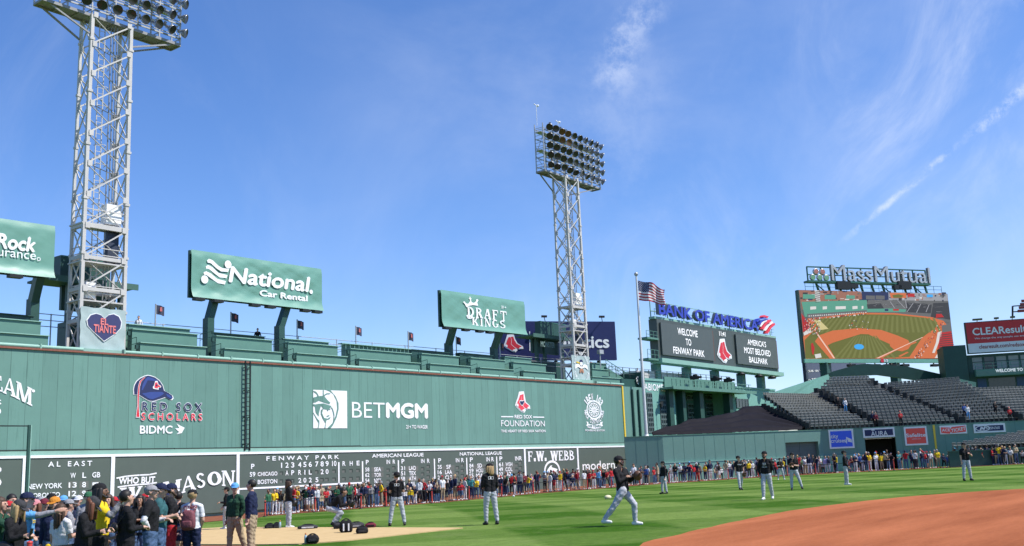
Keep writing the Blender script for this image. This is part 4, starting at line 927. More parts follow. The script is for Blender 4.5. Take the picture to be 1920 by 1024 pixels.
# ================================================================== navy sign behind the wall
pl = frame_plane((928, 602), (930, 676), (1153, 603), (1157, 675), 126)
t = thing('rooftop_sign', 'large navy rooftop sign with red socks and white lettering behind the far tower', 'sign', pl.w(pl.W/2, 0), None)
mb = MB(); mb.obox(pl.w(pl.W/2, pl.H/2, -.3), pl.u*pl.W, pl.v*pl.H, pl.n*.58); mb.build('board', M('navy_sign_face', (.014, .02, .10), .45, .05), t)
Z = ZM(640, 500, 3.2); mb = MB()
socks(pl, mb, lambda x, y: Z(973+(x-764)*.93, 406+(y-628)*.5), .03, 0, 1)
pl.text(mb, 'Fanatics', 1035, 653, 1142, 629, .03, .03); pl.poly(mb, [(1003, 627), (1020, 631), (1022, 634), (1012, 636)], .03); pl.stroke(mb, [Z(1132, 390), Z(1132, 505)], .12, .03)
mb.build('lettering', [m_white, m_red], t)
for a in (.3, .5, .72, .86): mb = MB(); mb.beam(pl.w(a*pl.W, 0, -.8), pl.w(a*pl.W, -6, -.8), .35); mb.build('post', m_black, t)
for a in (.42, .62, .9): mb = MB(); mb.beam(pl.w(a*pl.W, pl.H, -.3), pl.w(a*pl.W-.4, pl.H+.5, .7), .08); mb.obox(pl.w(a*pl.W-.4, pl.H+.5, .8), pl.u*.7, pl.v*.25, pl.n*.3); mb.build('flood_light', m_black, t)
# ================================================================== centre-field building and message board
def text3d(pl, mb, t, x0, yb, x1, yt, wt, o0, o1, kf, ks, shear=0, rim=None):
    a0, b0 = pl.loc(x0, yb); a1, b1 = pl.loc(x1, yt); vs, fs = glyphs(t, min(wt, .012))[:2]
    fn = lambda x, y: (a0+(a1-a0)*x, b0+(b1-b0)*y)
    pl.put(mb, (vs, fs), fn, o1, kf); pl.put(mb, (vs, [f[::-1] for f in fs]), fn, o0, ks)
    cnt = {}
    for f in fs:
        for i in range(len(f)):
            e = (f[i], f[(i+1) % len(f)]); key = tuple(sorted((tuple(round(c, 5) for c in vs[e[0]]), tuple(round(c, 5) for c in vs[e[1]])))); cnt.setdefault(key, []).append(e)
    for k, l in cnt.items():
        if len(l) == 1:
            i, j = l[0]; A, B = fn(*vs[i]), fn(*vs[j]); mb.add([pl.w(*A, o0), pl.w(*B, o0), pl.w(*B, o1), pl.w(*A, o1)], [(0, 1, 2, 3)], ks)
YF = YW+.9; PF = Plane((0, YF, 0), (1, 0, 0)); fx = lambda px, py: PF.loc(px, py)[0]
m_win = M('dark_window_glass', (.03, .045, .05), .15, .2, 3, spec=.6); m_louv = M('window_slat_grey', (.10, .14, .14), .5, .1)
bl = thing('centre_field_building', 'light green building with tall dark windows behind the flagpole, left of bleachers', 'building', (130, YF, -.8))
ztop = PF.loc(1240, 712)[1]; xL, xM, xR = 112.6, fx(1376, 725), fx(1457, 730); zt2 = PF.loc(1415, 727)[1]
xa, xb, zlin = fx(1266, 760), fx(1373, 760), PF.loc(1262, 729)[1]
mb = MB(); mb.box(xL, xa, YF, YF+10, -.8, ztop); mb.box(xb, xM, YF, YF+10, -.8, ztop); mb.box(xa+.002, xb-.002, YF, YF+9.9, zlin, ztop-.003); mb.box(xM+.003, xR, YF+.4, YF+10, -.8, zt2); mb.box(xL-.15, xM, YF-.12, YF-.002, ztop-.25, ztop+.05); mb.box(xM+.01, xR, YF+.28, YF+.398, zt2-.2, zt2+.05)
mb.build('wall', m_green2, bl)
YR = YF+3.2; mb = MB(); mb.box(xa+.004, xb-.004, YR, YF+9.8, -.8, zlin-.003); mb.build('recess_wall', M('recess_shade_green', (.05, .15, .13), .6, .15, .7), bl)  # the recess's shade is put into this wall's darker green
mb = MB(); mb.box(xL-.55, xL-.02, YF-.6, YF+4, 3, ztop+.7); mb.build('corner_pillar', m_dgreen, bl)
PR_ = Plane((0, YR, 0), (1, 0, 0))
for px0, px1, y0, y1, WP, YW_ in ((1211.5, 1226, 738, 812, PF, YF), (1236, 1251, 740, 806, PF, YF), (1286, 1311, 735, 752, PR_, YR), (1320, 1362, 738, 752, PR_, YR), (1288, 1312, 756, 792, PR_, YR), (1322, 1364, 756, 782, PR_, YR)):
    a0, b1 = WP.loc(px0, y0); a1, b0 = WP.loc(px1, y1); b0 = min(b0, b1-1)
    mb = MB(); mb.box(a0, a1, YW_-.03, YW_-.004, b0, b1); wo = mb.build('window', m_win, bl)
    mb = MB()
    for k in range(4): xx = a0+(a1-a0)*k/3; mb.box(xx-.05, xx+.05, YW_-.10, YW_-.03, b0, b1)
    z = b0
    while z < b1: mb.box(a0, a1, YW_-.08, YW_-.031, z, z+.22); z += .62
    mb.build('slats', m_louv, wo)
for px0, px1, y0, y1 in ((1384, 1408, 747, 764), (1438, 1448, 742, 752)):
    a0, b1 = PF.loc(px0, y0); a1, b0 = PF.loc(px1, y1); mb = MB(); mb.box(a0, a1, YF+.35, YF+.39, b0, b1); wo = mb.build('window', m_win, bl)
    mb = MB(); [mb.box(a0+(a1-a0)*k/4-.04, a0+(a1-a0)*k/4+.04, YF+.30, YF+.349, b0, b1) for k in range(5)]; mb.box(a0, a1, YF+.28, YF+.345, b0-.12, b0); mb.build('slats', m_louv, wo)
mb = MB(); PF.text(mb, 'ABIOMED', 1208, 732, 1250, 721.5, .02, .03)
PF.disc(mb, 1197.5, 713.5, .55, .03, r_in=.2); PF.disc(mb, 1201, 719, .5, .03, r_in=.2); PF.stroke(mb, [(1193, 711), (1195, 708), (1195, 719)], .22, .03); mb.build('lettering', m_white, bl)
mb = MB(); x = xL
zr_ = ztop+1.25
for z in (ztop+.45, ztop+.85, zr_): mb.beam((106, YF+.5, z), (xM, YF+.5, z), .05)
x = 106
while x < xM: mb.beam((x, YF+.5, ztop), (x, YF+.5, zr_), .07); x += 1.6
mb.build('roof_railing', M('dark_railing', (.035, .05, .05), .5), bl)
mb = MB(); a, b = fx(1226, 695), fx(1290, 703); mb.box(a+2, b+5, YF+3, YF+6, ztop, ztop+1.5); mb.build('roof_wall', M('pale_roof_cladding', (.45, .43, .42), .7, .1), bl)
mb = MB(); mb.box(fx(1160, 700)-2, xL, YF+.2, YF+8, ZT-.5, ztop-.2); mb.build('link_roof', m_dgreen, bl)
mb = MB(); P = PF.loc(1232, 775); mb.tube((P[0], YF-.5, P[1]-1.5), (P[0], YF-.5, P[1]+.8), .06, n=6); mb.obox((P[0]+.2, YF-.6, P[1]+1.1), (.5, 0, .3), (0, .3, 0), (-.1, 0, .5)); o = mb.build('wall_lamp', m_black); tag(o, 'small black lamp on a bracket between two tall windows beside the flagpole', 'lamp')
# camera platform on columns
YP = YF-2.0; PP = Plane((0, YP, 0), (1, 0, 0)); pxa, zd = PP.loc(1262, 728); pxb, zd2 = PP.loc(1410, 732); zd = (zd+zd2)/2
t = thing('camera_platform', 'raised green camera platform on dark columns under the large message board', 'platform', ((pxa+pxb)/2, YP, 4))
mb = MB(); mb.box(pxa, pxb, YP, YF-.01, zd-.25, zd); mb.box(pxa, pxb+1.5, YP-.05, YP-.003, zd-.3, zd+.12); mb.build('deck', m_green, t)
for px, w in ((1259, 1.1), (1283, .8), (1316, 1.1), (1371, 1.1)):
    a = PY(px, 760, YF-.5).x; mb = MB(); mb.box(a-w/2, a+w/2, YF-.55, YF+.5, 3.5, zd-.26); mb.build('column', m_dgreen, t)
mb = MB()
for z in (.5, 1.0): mb.beam((pxa, YP+.1, zd+z), (pxb, YP+.1, zd+z), .07)
x = pxa
while x < pxb: mb.beam((x, YP+.1, zd), (x, YP+.1, zd+1.05), .08); x += 1.15
mb.build('railing', m_green, t)
mb = MB(); mb.box(pxa+1, pxb-2, YP+1.75, YP+1.9, zd, zd+1.5); mb.build('back_panel', m_green, t)
for px in (1310, 1348, 1372):
    a = PP.loc(px, 715)[0]; mb = MB(); mb.tube((a, YP+.7, zd), (a, YP+.7, zd+1.25), .07, n=8); mb.obox((a, YP+.6, zd+1.5), (.5, 0, 0), (0, 1.1, 0), (0, 0, .5)); mb.tube((a, YP+.1, zd+1.5), (a, YP-.45, zd+1.5), .16, n=10); mb.box(a+.1, a+.7, YP+.5, YP+.9, zd+1.55, zd+1.95)
    o = mb.build('television_camera', m_black); tag(o, {1310: 'leftmost black television camera on the platform under the message board', 1348: 'middle black television camera on the platform under the message board', 1372: 'rightmost black television camera on the platform under the message board'}[px], 'camera', 'television cameras on the platform')
# message board
pl = frame_plane((1231, 597), (1236, 672), (1455, 634.5), (1460.5, 698.8), 138)
t = thing('message_board', 'large dark grey message board with white dot lettering and red socks, on green posts', 'message board', pl.w(pl.W/2, -2))
m_bd = M('message_board_black', (.07, .085, .08), .45, .06, 1); m_led = M('led_lettering', (.75, .75, .76), .6, .02, emit=.35)
mb = MB(); mb.obox(pl.w(pl.W/2, pl.H/2, -.7), pl.u*pl.W, pl.v*pl.H, pl.n*1.36); mb.build('board', m_bd, t)
mb = MB(); mb.obox(pl.w(pl.W/2, pl.H+.16, -.6), pl.u*(pl.W+.6), pl.v*.32, pl.n*1.0); mb.obox(pl.w(pl.W/2, -.32, -.3), pl.u*(pl.W+.6), pl.v*.6, pl.n*2); mb.build('trim', m_ledge, t)
Z = ZM(1180, 500, 4.653)
for q in (((262, 492), (284, 772), (732, 822), (716, 556)), ((918, 600), (938, 850), (1288, 888), (1272, 640))):
    c = [pl.loc(*Z(*p)) for p in q]; a0, a1 = (c[0][0]+c[1][0])/2, (c[2][0]+c[3][0])/2; b0, b1 = (c[1][1]+c[2][1])/2, (c[0][1]+c[3][1])/2
    mb = MB(); mb.obox(pl.w((a0+a1)/2, (b0+b1)/2, .13), pl.u*(a1-a0), pl.v*(b1-b0), pl.n*.24); so_ = mb.build('led_screen', M('led_panel_grey', (.085, .10, .095), .4, .06, 1), t)
    mb = MB(); mb.obox(pl.w(a1+.06, (b0+b1)/2, .12), pl.u*.12, pl.v*(b1-b0), pl.n*.25); mb.build('rusty_edge', M('rust_brown_paint', (.17, .06, .04), .7), so_)
mb = MB()
for tx, q in (('WELCOME', (412, 595, 583, 562)), ('TO', (482, 688, 526, 636)), ('FENWAY PARK', (372, 758, 640, 735)), ("AMERICA'S", (1022, 683, 1180, 658)), ('MOST BELOVED', (992, 756, 1218, 736)), ('BALLPARK', (1034, 836, 1192, 808))):
    pl.text(mb, tx, *Z(*q[:2]), *Z(*q[2:]), .014, .28)
pl.text(mb, '11:41', *Z(786, 604), *Z(838, 572), .03, .06)
mb.build('lettering', m_led, t)
mb = MB(); socks(pl, mb, Z, .05, 0, 1); mb.build('socks_emblem', [m_white, m_red], t)
for px in (1244.5, 1301, 1353, 1402, 1443):
    a = pl.loc(px, 690)[0]; P = pl.w(a, -.6, -1.2); mb = MB(); mb.box(P.x-.55, P.x+.55, max(P.y, YF+.5)-.4, max(P.y, YF+.5)+.6, (ztop if P.x+.55 < xM else zt2)+.06, P.z); mb.build('post', m_green, t)
for b_, h in ((-.25, 1.3), (2.6, 1.0)):
    mb = MB(); A = pl.w(-2.6, b_, -.6); mb.obox(pl.w(-1.4, b_, -.6), pl.u*2.6, pl.v*.25, pl.n*1.6)
    for k in range(4): mb.beam(pl.w(-.3-.8*k, b_, .1), pl.w(-.3-.8*k, b_+h, .1), .06)
    for z in (.5, 1): mb.beam(pl.w(-2.7, b_+h*z, .1), pl.w(-.2, b_+h*z, .1), .05)
    mb.build('side_catwalk', m_green, t)
mb = MB()
for z in (.45, .9): mb.beam(pl.w(0, pl.H+.5+z, -.3), pl.w(pl.W, pl.H+.5+z, -.3), .04)
k = 0
while k < pl.W: mb.beam(pl.w(k, pl.H+.5, -.3), pl.w(k, pl.H+1.45, -.3), .05); k += 1.3
mb.build('top_railing', m_green, t)
for a in (.62, .78, .9): mb = MB(); mb.lathe(pl.w(a*pl.W, -.75, .5), (0, 0, -1), [(0, .2), (.2, .7), (.45, .6), (.5, 0)], 10); mb.build('speaker_pod', m_black, t)
t2 = thing('channel_letters', 'blue three-dimensional capital letters with a striped flag symbol, standing on the message board', 'sign', pl.w(pl.W/2, pl.H+.6))
mb = MB(); text3d(pl, mb, 'BANK OF AMERICA', *Z(252, 418), *Z(1110, 474), .0, -.25, .3, 1, 0); pl.text(mb, 'BANK OF AMERICA', *Z(250, 419), *Z(1112, 473), .035, .32, 1)
mb.build('letters', [M('letter_return_grey', (.16, .17, .19), .4, .1), M('blue_letter_face', (.035, .055, .42), .35, .05)], t2)
mb = MB(); mb.beam(pl.w(0, pl.H+1.2, -.95), pl.w(pl.W, pl.H+1.2, -.95), .12); mb.beam(pl.w(0, pl.H+2.6, -.95), pl.w(pl.W, pl.H+2.6, -.95), .1)
for k in range(9): mb.beam(pl.w(pl.W*k/8, pl.H+.3, -.95), pl.w(pl.W*k/8, pl.H+2.7, -.95), .12)
mb.build('support_frame', m_ledge, t2)
mb = MB()
for q, k in (([(1112, 480), (1130, 455), (1200, 440), (1190, 452), (1140, 464), (1124, 488)], 0), ([(1130, 505), (1150, 470), (1215, 455), (1206, 466), (1160, 480), (1143, 512)], 0), ([(1165, 440), (1180, 424), (1220, 436), (1206, 452)], 1), ([(1156, 545), (1185, 495), (1238, 462), (1243, 476), (1198, 505), (1172, 550)], 1), ([(1176, 558), (1205, 515), (1252, 480), (1258, 490), (1220, 520), (1192, 560)], 2), ([(1196, 582), (1225, 530), (1270, 494), (1275, 508), (1240, 538), (1210, 585)], 1), ([(1140, 520), (1166, 482), (1200, 468), (1205, 474), (1176, 492), (1152, 526)], 2)):
    P = [pl.at(*Z(*p), .1) for p in q]; mb.prism(P, pl.n*(-.7), k)
mb.build('flag_symbol', [MATS['blue_letter_face'], m_coral, m_white], t2)
# ================================================================== centre-field wall with adverts
ZC = 4.2
C = [Vector((XE+.15, YW-.3, ZC))]+[PZ(px, py, ZC) for px, py in ((1242, 817.6), (1540, 806.8), (1748, 797.2), (1920, 789.6), (2080, 783))]
C[0] = PZ(1170.5, 820.6, ZC); C[0].y = min(C[0].y, YW-.1)
cw = thing('centre_field_wall', 'long plain green padded outfield wall with dark angled corner, garage door and tunnel', 'wall', (C[2].x, C[2].y, -.8))
SEG = []
def wallseg(A, B, name, mat, holes=(), pad=True):
    u = (B-A); u.z = 0; pl = Plane((A.x, A.y, 0), u); pl.W = u.length; SEG.append(pl)
    xs = sorted(set([0, pl.W]+[h for q in holes for h in q[:2]])); mb = MB(); mb2 = MB(); mb3 = MB()
    for a, b in zip(xs, xs[1:]):
        hz = [q for q in holes if q[0] <= a+1e-6 and q[1] >= b-1e-6]; z0 = hz[0][2] if hz else -.9
        mb.obox(pl.w((a+b)/2, (z0+ZC)/2, -.35), pl.u*(b-a), pl.v*(ZC-z0), pl.n*.7)
        if pad and not hz: mb2.obox(pl.w((a+b)/2, .2, .1), pl.u*(b-a), pl.v*2.1, pl.n*.2); mb3.obox(pl.w((a+b)/2, 1.29, .12), pl.u*(b-a), pl.v*.07, pl.n*.25)
    mb.build(name, mat, cw)
    mb = MB(); mb.obox(pl.w(pl.W/2, ZC+.04, -.35), pl.u*pl.W, pl.v*.08, pl.n*.8); mb.build('cap_rail', m_green, cw)
    if pad: mb2.build('wall_pad', M('lighter_green_pad', (.19, .38, .31), .5, .08, .7), cw); mb3.build('pad_rim', m_ledge, cw)
    mbs = MB(); k = 1.2
    while k < pl.W:
        if not any(q[0] < k < q[1] for q in holes): mbs.obox(pl.w(k, (1.35+ZC)/2, .005), pl.u*.035, pl.v*(ZC-1.4), pl.n*.012)
        k += 1.22
    mbs.build('panel_joints', M('joint_green', (.09, .2, .17), .6), cw)
    return pl
p1 = wallseg(C[0], C[1], 'corner_face', m_cgreen, pad=False)
tmp = Plane((C[1].x, C[1].y, 0), Vector((C[2].x-C[1].x, C[2].y-C[1].y, 0))); g0, gz = tmp.loc(1472.5, 830); g1 = tmp.loc(1534, 829)[0]
p2 = wallseg(C[1], C[2], 'main_face', m_cgreen, [(g0, g1, gz)])
tmp = Plane((C[2].x, C[2].y, 0), Vector((C[3].x-C[2].x, C[3].y-C[2].y, 0))); h0, hz = tmp.loc(1621, 822.5); h1 = tmp.loc(1679, 822.5)[0]
p3 = wallseg(C[2], C[3], 'main_face', m_cgreen, [(h0, h1, hz)])
p4 = wallseg(C[3], C[4], 'main_face', m_cgreen, pad=False); p5 = wallseg(C[4], C[5], 'main_face', m_cgreen, pad=False)
mb = MB(); mb.obox(p2.w((g0+g1)/2, gz/2-.4, -.55), p2.u*(g1-g0), p2.v*(gz+.8), p2.n*.06); gd = mb.build('garage_door', M('garage_door_grey', (.10, .13, .12), .5, .08, .5, seam=(2, .55, .06, .3, .05)), cw)
mb = MB(); mb.obox(p2.w((g0+g1)/2, gz/2-.4, -.50), p2.u*.10, p2.v*(gz+.8), p2.n*.04); mb.obox(p2.w((g0+g1)/2, gz*.45, -.505), p2.u*(g1-g0), p2.v*.08, p2.n*.04); mb.build('door_bars', m_louv, gd)
mb = MB()
for a in (h0, h1): mb.obox(p3.w(a, hz/2-.4, -4.3), p3.u*.1, p3.v*(hz+.8), p3.n*7)
mb.obox(p3.w((h0+h1)/2, hz/2-.4, -7.9), p3.u*(h1-h0), p3.v*(hz+.8), p3.n*.1); mb.obox(p3.w((h0+h1)/2, hz+.06, -4.3), p3.u*(h1-h0), p3.v*.1, p3.n*7)
mb.build('tunnel_lining', m_black, cw)
mb = MB(); k, b0 = p4.loc(1753, 842); k1, b1 = p3.loc(1747, 798); mb.obox(p4.w(.12, (b0+ZC)/2, .05), p4.u*.2, p4.v*(ZC-b0), p4.n*.08); mb.build('foul_line', m_yellow, cw)
mb = MB(); p3.text(mb, '420', 1726, 856, 1738, 847.5, .03, .23); mb.build('distance_marker', m_white, cw)
def wall_sign(pl, name, label, q, col, border=.18, thick=.12):
    c = [pl.loc(*p) for p in q]; a0, a1 = (c[0][0]+c[3][0])/2, (c[1][0]+c[2][0])/2; b1, b0 = (c[0][1]+c[1][1])/2, (c[2][1]+c[3][1])/2
    t = thing(name, label, 'advert', pl.w((a0+a1)/2, b0, .05), 'framed adverts on the outfield wall')
    mb = MB(); mb.obox(pl.w((a0+a1)/2, (b0+b1)/2, thick/2+.01), pl.u*(a1-a0), pl.v*(b1-b0), pl.n*thick); mb.build('frame', m_white, t)
    mb = MB(); pl.face(mb, [(a0+border, b0+border, thick+.016), (a1-border, b0+border, thick+.016), (a1-border, b1-border, thick+.016), (a0+border, b1-border, thick+.016)]); mb.build('panel', col, t)
    return t, thick+.03
Z = ZM(1400, 660, 3.6923); zq = lambda *l: [Z(*p) for p in l]
t, o_ = wall_sign(p3, 'advert_sign', 'blue square advert with white lower-case words and flag, right of garage door', zq((565, 540), (737, 533), (746, 663), (576, 673)), M('advert_blue', (.045, .12, .78), .4, .04))
mb = MB(); p3.text(mb, 'city', *Z(584, 608), *Z(632, 570), .02, o_); p3.text(mb, 'cruises', *Z(584, 630), *Z(687, 600), .02, o_)
for k in range(3): p3.poly(mb, [Z(696+k*4, 592+k*10), Z(726+k*2, 604+k*8), Z(728+k*2, 611+k*8), Z(694+k*2, 600+k*10)], o_)
p3.stroke(mb, [Z(692, 590), Z(692, 632)], .1, o_); mb.build('lettering', m_white, t)
t, o_ = wall_sign(p3, 'advert_sign', 'navy rectangular advert with thin white capitals above the dark tunnel', zq((803, 529), (1022, 522), (1027, 586), (808, 596)), m_navy)
mb = MB(); p3.text(mb, 'AURA', *Z(862, 584), *Z(974, 545), .015, o_); p3.stroke(mb, [Z(864, 541), Z(884, 540)], .13, o_); mb.build('lettering', m_white, t)
t, o_ = wall_sign(p3, 'advert_sign', 'red square advert with white bold word, right of the dark tunnel', zq((1085, 519), (1245, 515), (1256, 642), (1100, 650)), M('advert_red', (.90, .095, .075), .4, .04))
mb = MB(); p3.text(mb, 'Safelite', *Z(1104, 592), *Z(1238, 560), .03, o_); p3.text(mb, 'safelite.com', *Z(1144, 606), *Z(1204, 596), .0, o_); mb.build('lettering', m_white, t)
t, o_ = wall_sign(p4, 'advert_sign', 'white advert with tilted red ticket shape, just right of the yellow line', zq((1333, 513), (1520, 503), (1523, 562), (1340, 573)), m_white)
mb = MB(); p4.poly(mb, zq((1342, 522), (1404, 524), (1410, 535), (1416, 520), (1512, 510), (1516, 552), (1420, 562), (1412, 552), (1404, 566), (1346, 562)), o_, 0)
p4.text(mb, 'ACE', *Z(1350, 552), *Z(1404, 530), .025, o_+.02, 1); p4.qletter(mb, 'TICKET', Z(1414, 558), Z(1514, 540), Z(1511, 516), Z(1412, 534), off=o_+.02, k=1, sans=.025); mb.build('lettering', [MATS['advert_red'], m_white], t)
t, o_ = wall_sign(p4, 'advert_sign', 'navy rectangular advert with round white symbol, far right of the wall', zq((1568, 502), (1786, 492), (1790, 552), (1573, 565)), m_navy)
mb = MB(); p4.disc(mb, *Z(1632, 529), .75, o_, ry=.33, r_in=.09); p4.stroke(mb, [Z(1616, 540), Z(1624, 520), Z(1638, 538), Z(1648, 518)], .16, o_); p4.text(mb, 'NESN', *Z(1656, 537), *Z(1712, 517), .02, o_); p4.text(mb, '360', *Z(1718, 534), *Z(1748, 515), .005, o_); mb.build('lettering', m_white, t)
t, o_ = wall_sign(p3, 'advert_sign', 'low red advert on the wall pad behind the crowd, under the blue square advert', zq((585, 722), (752, 714), (754, 745), (586, 756)), MATS['advert_red'], .06)
# ================================================================== flagpole and flag
fp = PD(1212, 817, 126); t = thing('flagpole', 'tall white flagpole standing at the angled corner of the centre field wall', 'flagpole', (fp.x, fp.y, fp.z-.4))
r = ray(1195, 517); ft = EYE+r*(depth(fp)/r.dot(HA)); zt_ = ft.z
mb = MB(); mb.tube(fp-Vector((0, 0, 1)), (fp.x, fp.y, zt_), .24, .11, 12); mb.build('pole', m_pole, t)
mb = MB(); mb.ball((fp.x, fp.y, zt_+.2), .26, 12); mb.build('ball_finial', m_galv, t)
mb = MB(); mb.lathe(fp-Vector((0, 0, .3)), (0, 0, 1), [(0, .6), (.2, .55), (.3, .3), (.5, .27)], 12); mb.build('base', m_pole, t)
zt_f = PD(1198, 526, depth(fp)).z; zb_f = PD(1200, 563, depth(fp)).z; hh = zt_f-zb_f; ww = hh*1.32; nx, ny = 39, 13
mb = MB(); vs = []
for j in range(ny+1):
    for i in range(nx+1):
        a, b = i/nx, j/ny; sag = -.42*hh*a**1.15+.07*hh*math.sin(a*5+b*1.5)*a*(1-b)-.05*hh*math.sin(a*9)*a
        x = ww*(a-.05*a*math.sin(b*3)); y = .26*math.sin(a*9.5+b*1.6)*min(1, a*3)+.1*math.sin(a*21-b*3)*a
        vs.append(Vector((fp.x, fp.y, zt_f))+HR*(x+.16)+HA*y*1.3+Vector((0, 0, -hh*b*(1-.12*a)+sag)))
mb.smooth = True; n = nx+1
for j in range(ny):
    for i in range(nx):
        k = 2 if (i < 16 and j < 7) else (0 if j % 2 == 0 else 1)
        mb.f.append([j*n+i, (j+1)*n+i, (j+1)*n+i+1, j*n+i+1]); mb.m.append(k); mb.sm.append(True)
mb.v = [tuple(v) for v in vs]
nb_ = len(mb.v)
def fpt(a, b):
    x, y = a*nx, b*ny; i, j = min(int(x), nx-1), min(int(y), ny-1); fx_, fy_ = x-i, y-j
    return (vs[j*n+i]*(1-fx_)+vs[j*n+i+1]*fx_)*(1-fy_)+(vs[(j+1)*n+i]*(1-fx_)+vs[(j+1)*n+i+1]*fx_)*fy_
for r_ in range(9):
    for c_ in range(6 if r_ % 2 == 0 else 5):
        ca, cb = .41*(c_+.5+(0 if r_ % 2 == 0 else .5))/6.1, (7/13)*(r_+.6)/9.2; P = [fpt(ca+.014*math.cos(q*math.pi/5+math.pi/2)*(1 if q % 2 == 0 else .45), cb-.026*math.sin(q*math.pi/5+math.pi/2)*(1 if q % 2 == 0 else .45))-HA*.02 for q in range(10)]
        mb.add(P, [tuple(range(10))], 1)
m_cl = lambda nm, c: M(nm, c, .75, .06, 2)
o = mb.build('flag', [m_cl('flag_red_cloth', (.36, .03, .05)), m_cl('flag_white_cloth', (.72, .72, .74)), m_cl('flag_blue_cloth', (.02, .03, .11))]); tag(o, 'stars and stripes flag blowing to the right from the white pole', 'flag')
# ================================================================== black tarpaulin over the seats left of the bleachers
def slope_pt(px, py, d0): # on the seating bank: rises .34 per metre behind the wall top
    k = (PD(px, py, 100).z-CH)/100; d = (ZC-.34*d0-CH)/(k-.34); return PD(px, py, d)
D0 = [(px, depth(q)) for px, q in zip((1242, 1540, 1748, 1920, 2080), C[1:])]
def d0(px):
    for (a, u), (b, v) in zip(D0, D0[1:]):
        if px <= b: return u+(v-u)*(px-a)/(b-a)
    return D0[-1][1]
SP = lambda px, py: slope_pt(px, py, d0(px)+.6)
topl = [(1222, 814), (1250, 804), (1272, 797), (1290, 789), (1312, 786), (1334, 780), (1372, 776), (1384, 767), (1392, 763), (1430, 762), (1452, 772), (1484, 788), (1511, 804)]
botl = [(1224, 816.5), (1252, 815.4), (1276, 814.4), (1298, 813.6), (1320, 812.8), (1340, 812), (1366, 811), (1388, 810.2), (1406, 809.6), (1430, 808.6), (1454, 807.8), (1482, 806.8), (1512, 805.4)]
mb = MB(); mb.smooth = True; rr = 16; vs = []; random.seed(4)
for i in range(len(topl)-1):
    for s in range(4):
        f = s/4; tp = [topl[i][k]+(topl[i+1][k]-topl[i][k])*f for k in (0, 1)]; bp_ = [botl[i][k]+(botl[i+1][k]-botl[i][k])*f for k in (0, 1)]
        T_, B_ = SP(*tp), SP(*bp_)
        for j in range(rr+1):
            P = B_.lerp(T_, j/rr); st = ((j % 4) in (1, 2))*.26*(0 < j < rr); vs.append(P+Vector((0, 0, st+random.uniform(-.05, .05)*(1 if j > 10 else .5)+(.12*math.sin(i*2.4+s*.6)*(j/rr)**3))))
cols = len(vs)//(rr+1); mb.add(vs, [(i*(rr+1)+j, (i+1)*(rr+1)+j, (i+1)*(rr+1)+j+1, i*(rr+1)+j+1) for i in range(cols-1) for j in range(rr)])
o = mb.build('seat_tarpaulin', M('black_tarpaulin', (.0085, .0075, .0115), .75, .3, 1, bump=.5, bscale=2, spec=.12)); tag(o, 'black tarpaulin stretched over sloping seats between the building and the bleachers', 'tarpaulin')
# ================================================================== bleachers
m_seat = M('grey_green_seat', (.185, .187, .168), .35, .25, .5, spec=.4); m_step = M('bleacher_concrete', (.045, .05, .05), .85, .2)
ble = thing('bleachers', 'sloping bank of concrete bleacher steps with dark aisles beneath the video board', 'bleachers', (C[3].x+6, C[3].y+6, -.8))
def seat_mesh():
    mb = MB(); mb.obox((0, .15, .60), (.40, 0, 0), (0, .05, .02), (0, -.05, .26)); mb.obox((0, -.06, .44), (.40, 0, 0), (0, .38, .05), (0, 0, .05))
    for x in (-.2, .2): mb.box(x-.02, x+.02, -.02, .12, 0, .46)
    o = mb.build('s', m_seat, origin=(0, 0, 0)); me = o.data; me.name = 'stadium_seat'; bpy.data.objects.remove(o); return me
SEAT = seat_mesh(); seats = []
def lerp2(q, u, v): return tuple((q[0][k]*(1-u)+q[1][k]*u)*(1-v)+(q[3][k]*(1-u)+q[2][k]*u)*v for k in (0, 1))   # BL BR TR TL
def section(BL, BR, TR, TL, rows, lab, fn=SP, gap=.5, base=.5):
    cb, cr, ct, cl = fn(*BL), fn(*BR), fn(*TR), fn(*TL); mb = MB()
    for r in range(rows):
        v0, v1 = r/rows, (r+1)/rows
        A, B = cb.lerp(cl, v0), cr.lerp(ct, v0); A2, B2 = cb.lerp(cl, v1), cr.lerp(ct, v1)
        z = (A.z+B.z)/2; A.z = B.z = z; zz = (A2.z+B2.z)/2
        mb.add([A, B, (B2.x, B2.y, z), (A2.x, A2.y, z)], [(0, 1, 2, 3)]); mb.add([(A2.x, A2.y, z), (B2.x, B2.y, z), (B2.x, B2.y, zz), (A2.x, A2.y, zz)], [(0, 1, 2, 3)])
        du = B-A; n = int((du.length-base)/gap); u = du.normalized(); nrm = Vector((-u.y, u.x, 0)); mid = (A2+B2)/2-(A+B)/2
        if nrm.dot(mid) < 0: nrm = -nrm
        dep = abs(mid.dot(nrm))
        for k in range(n):
            P = A+u*(base/2+gap*(k+.5))+nrm*dep*.55; P.z = z; seats.append((P, math.atan2(-nrm.x, nrm.y), lab, r))
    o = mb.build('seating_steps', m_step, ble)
    for p in o.data.polygons: pass
    return o
section((1516, 807), (1651, 801), (1530, 726), (1433, 762), 13, 'front rows of bleacher section beside the black tarpaulin')
section((1655, 801), (1806, 794), (1641, 720), (1533, 734), 14, 'front rows of bleacher section straight under the video board')
section((1546, 729), (1640, 722), (1640, 709), (1560, 712), 3, 'top', lambda x, y: slope_pt(x, y, d0(1600)+.6))
section((1809, 794), (1913, 789.5), (1815, 738), (1646, 719), 13, 'front rows of bleacher section above the ticket advert')
section((1650, 720), (1812, 739), (1800, 729), (1650, 710), 3, 'top', lambda x, y: slope_pt(x, y, d0(1700)+.6))
section((1917, 789.5), (2030, 784.5), (1960, 721), (1820, 742), 12, 'front rows of far right stand below red rooftop sign')
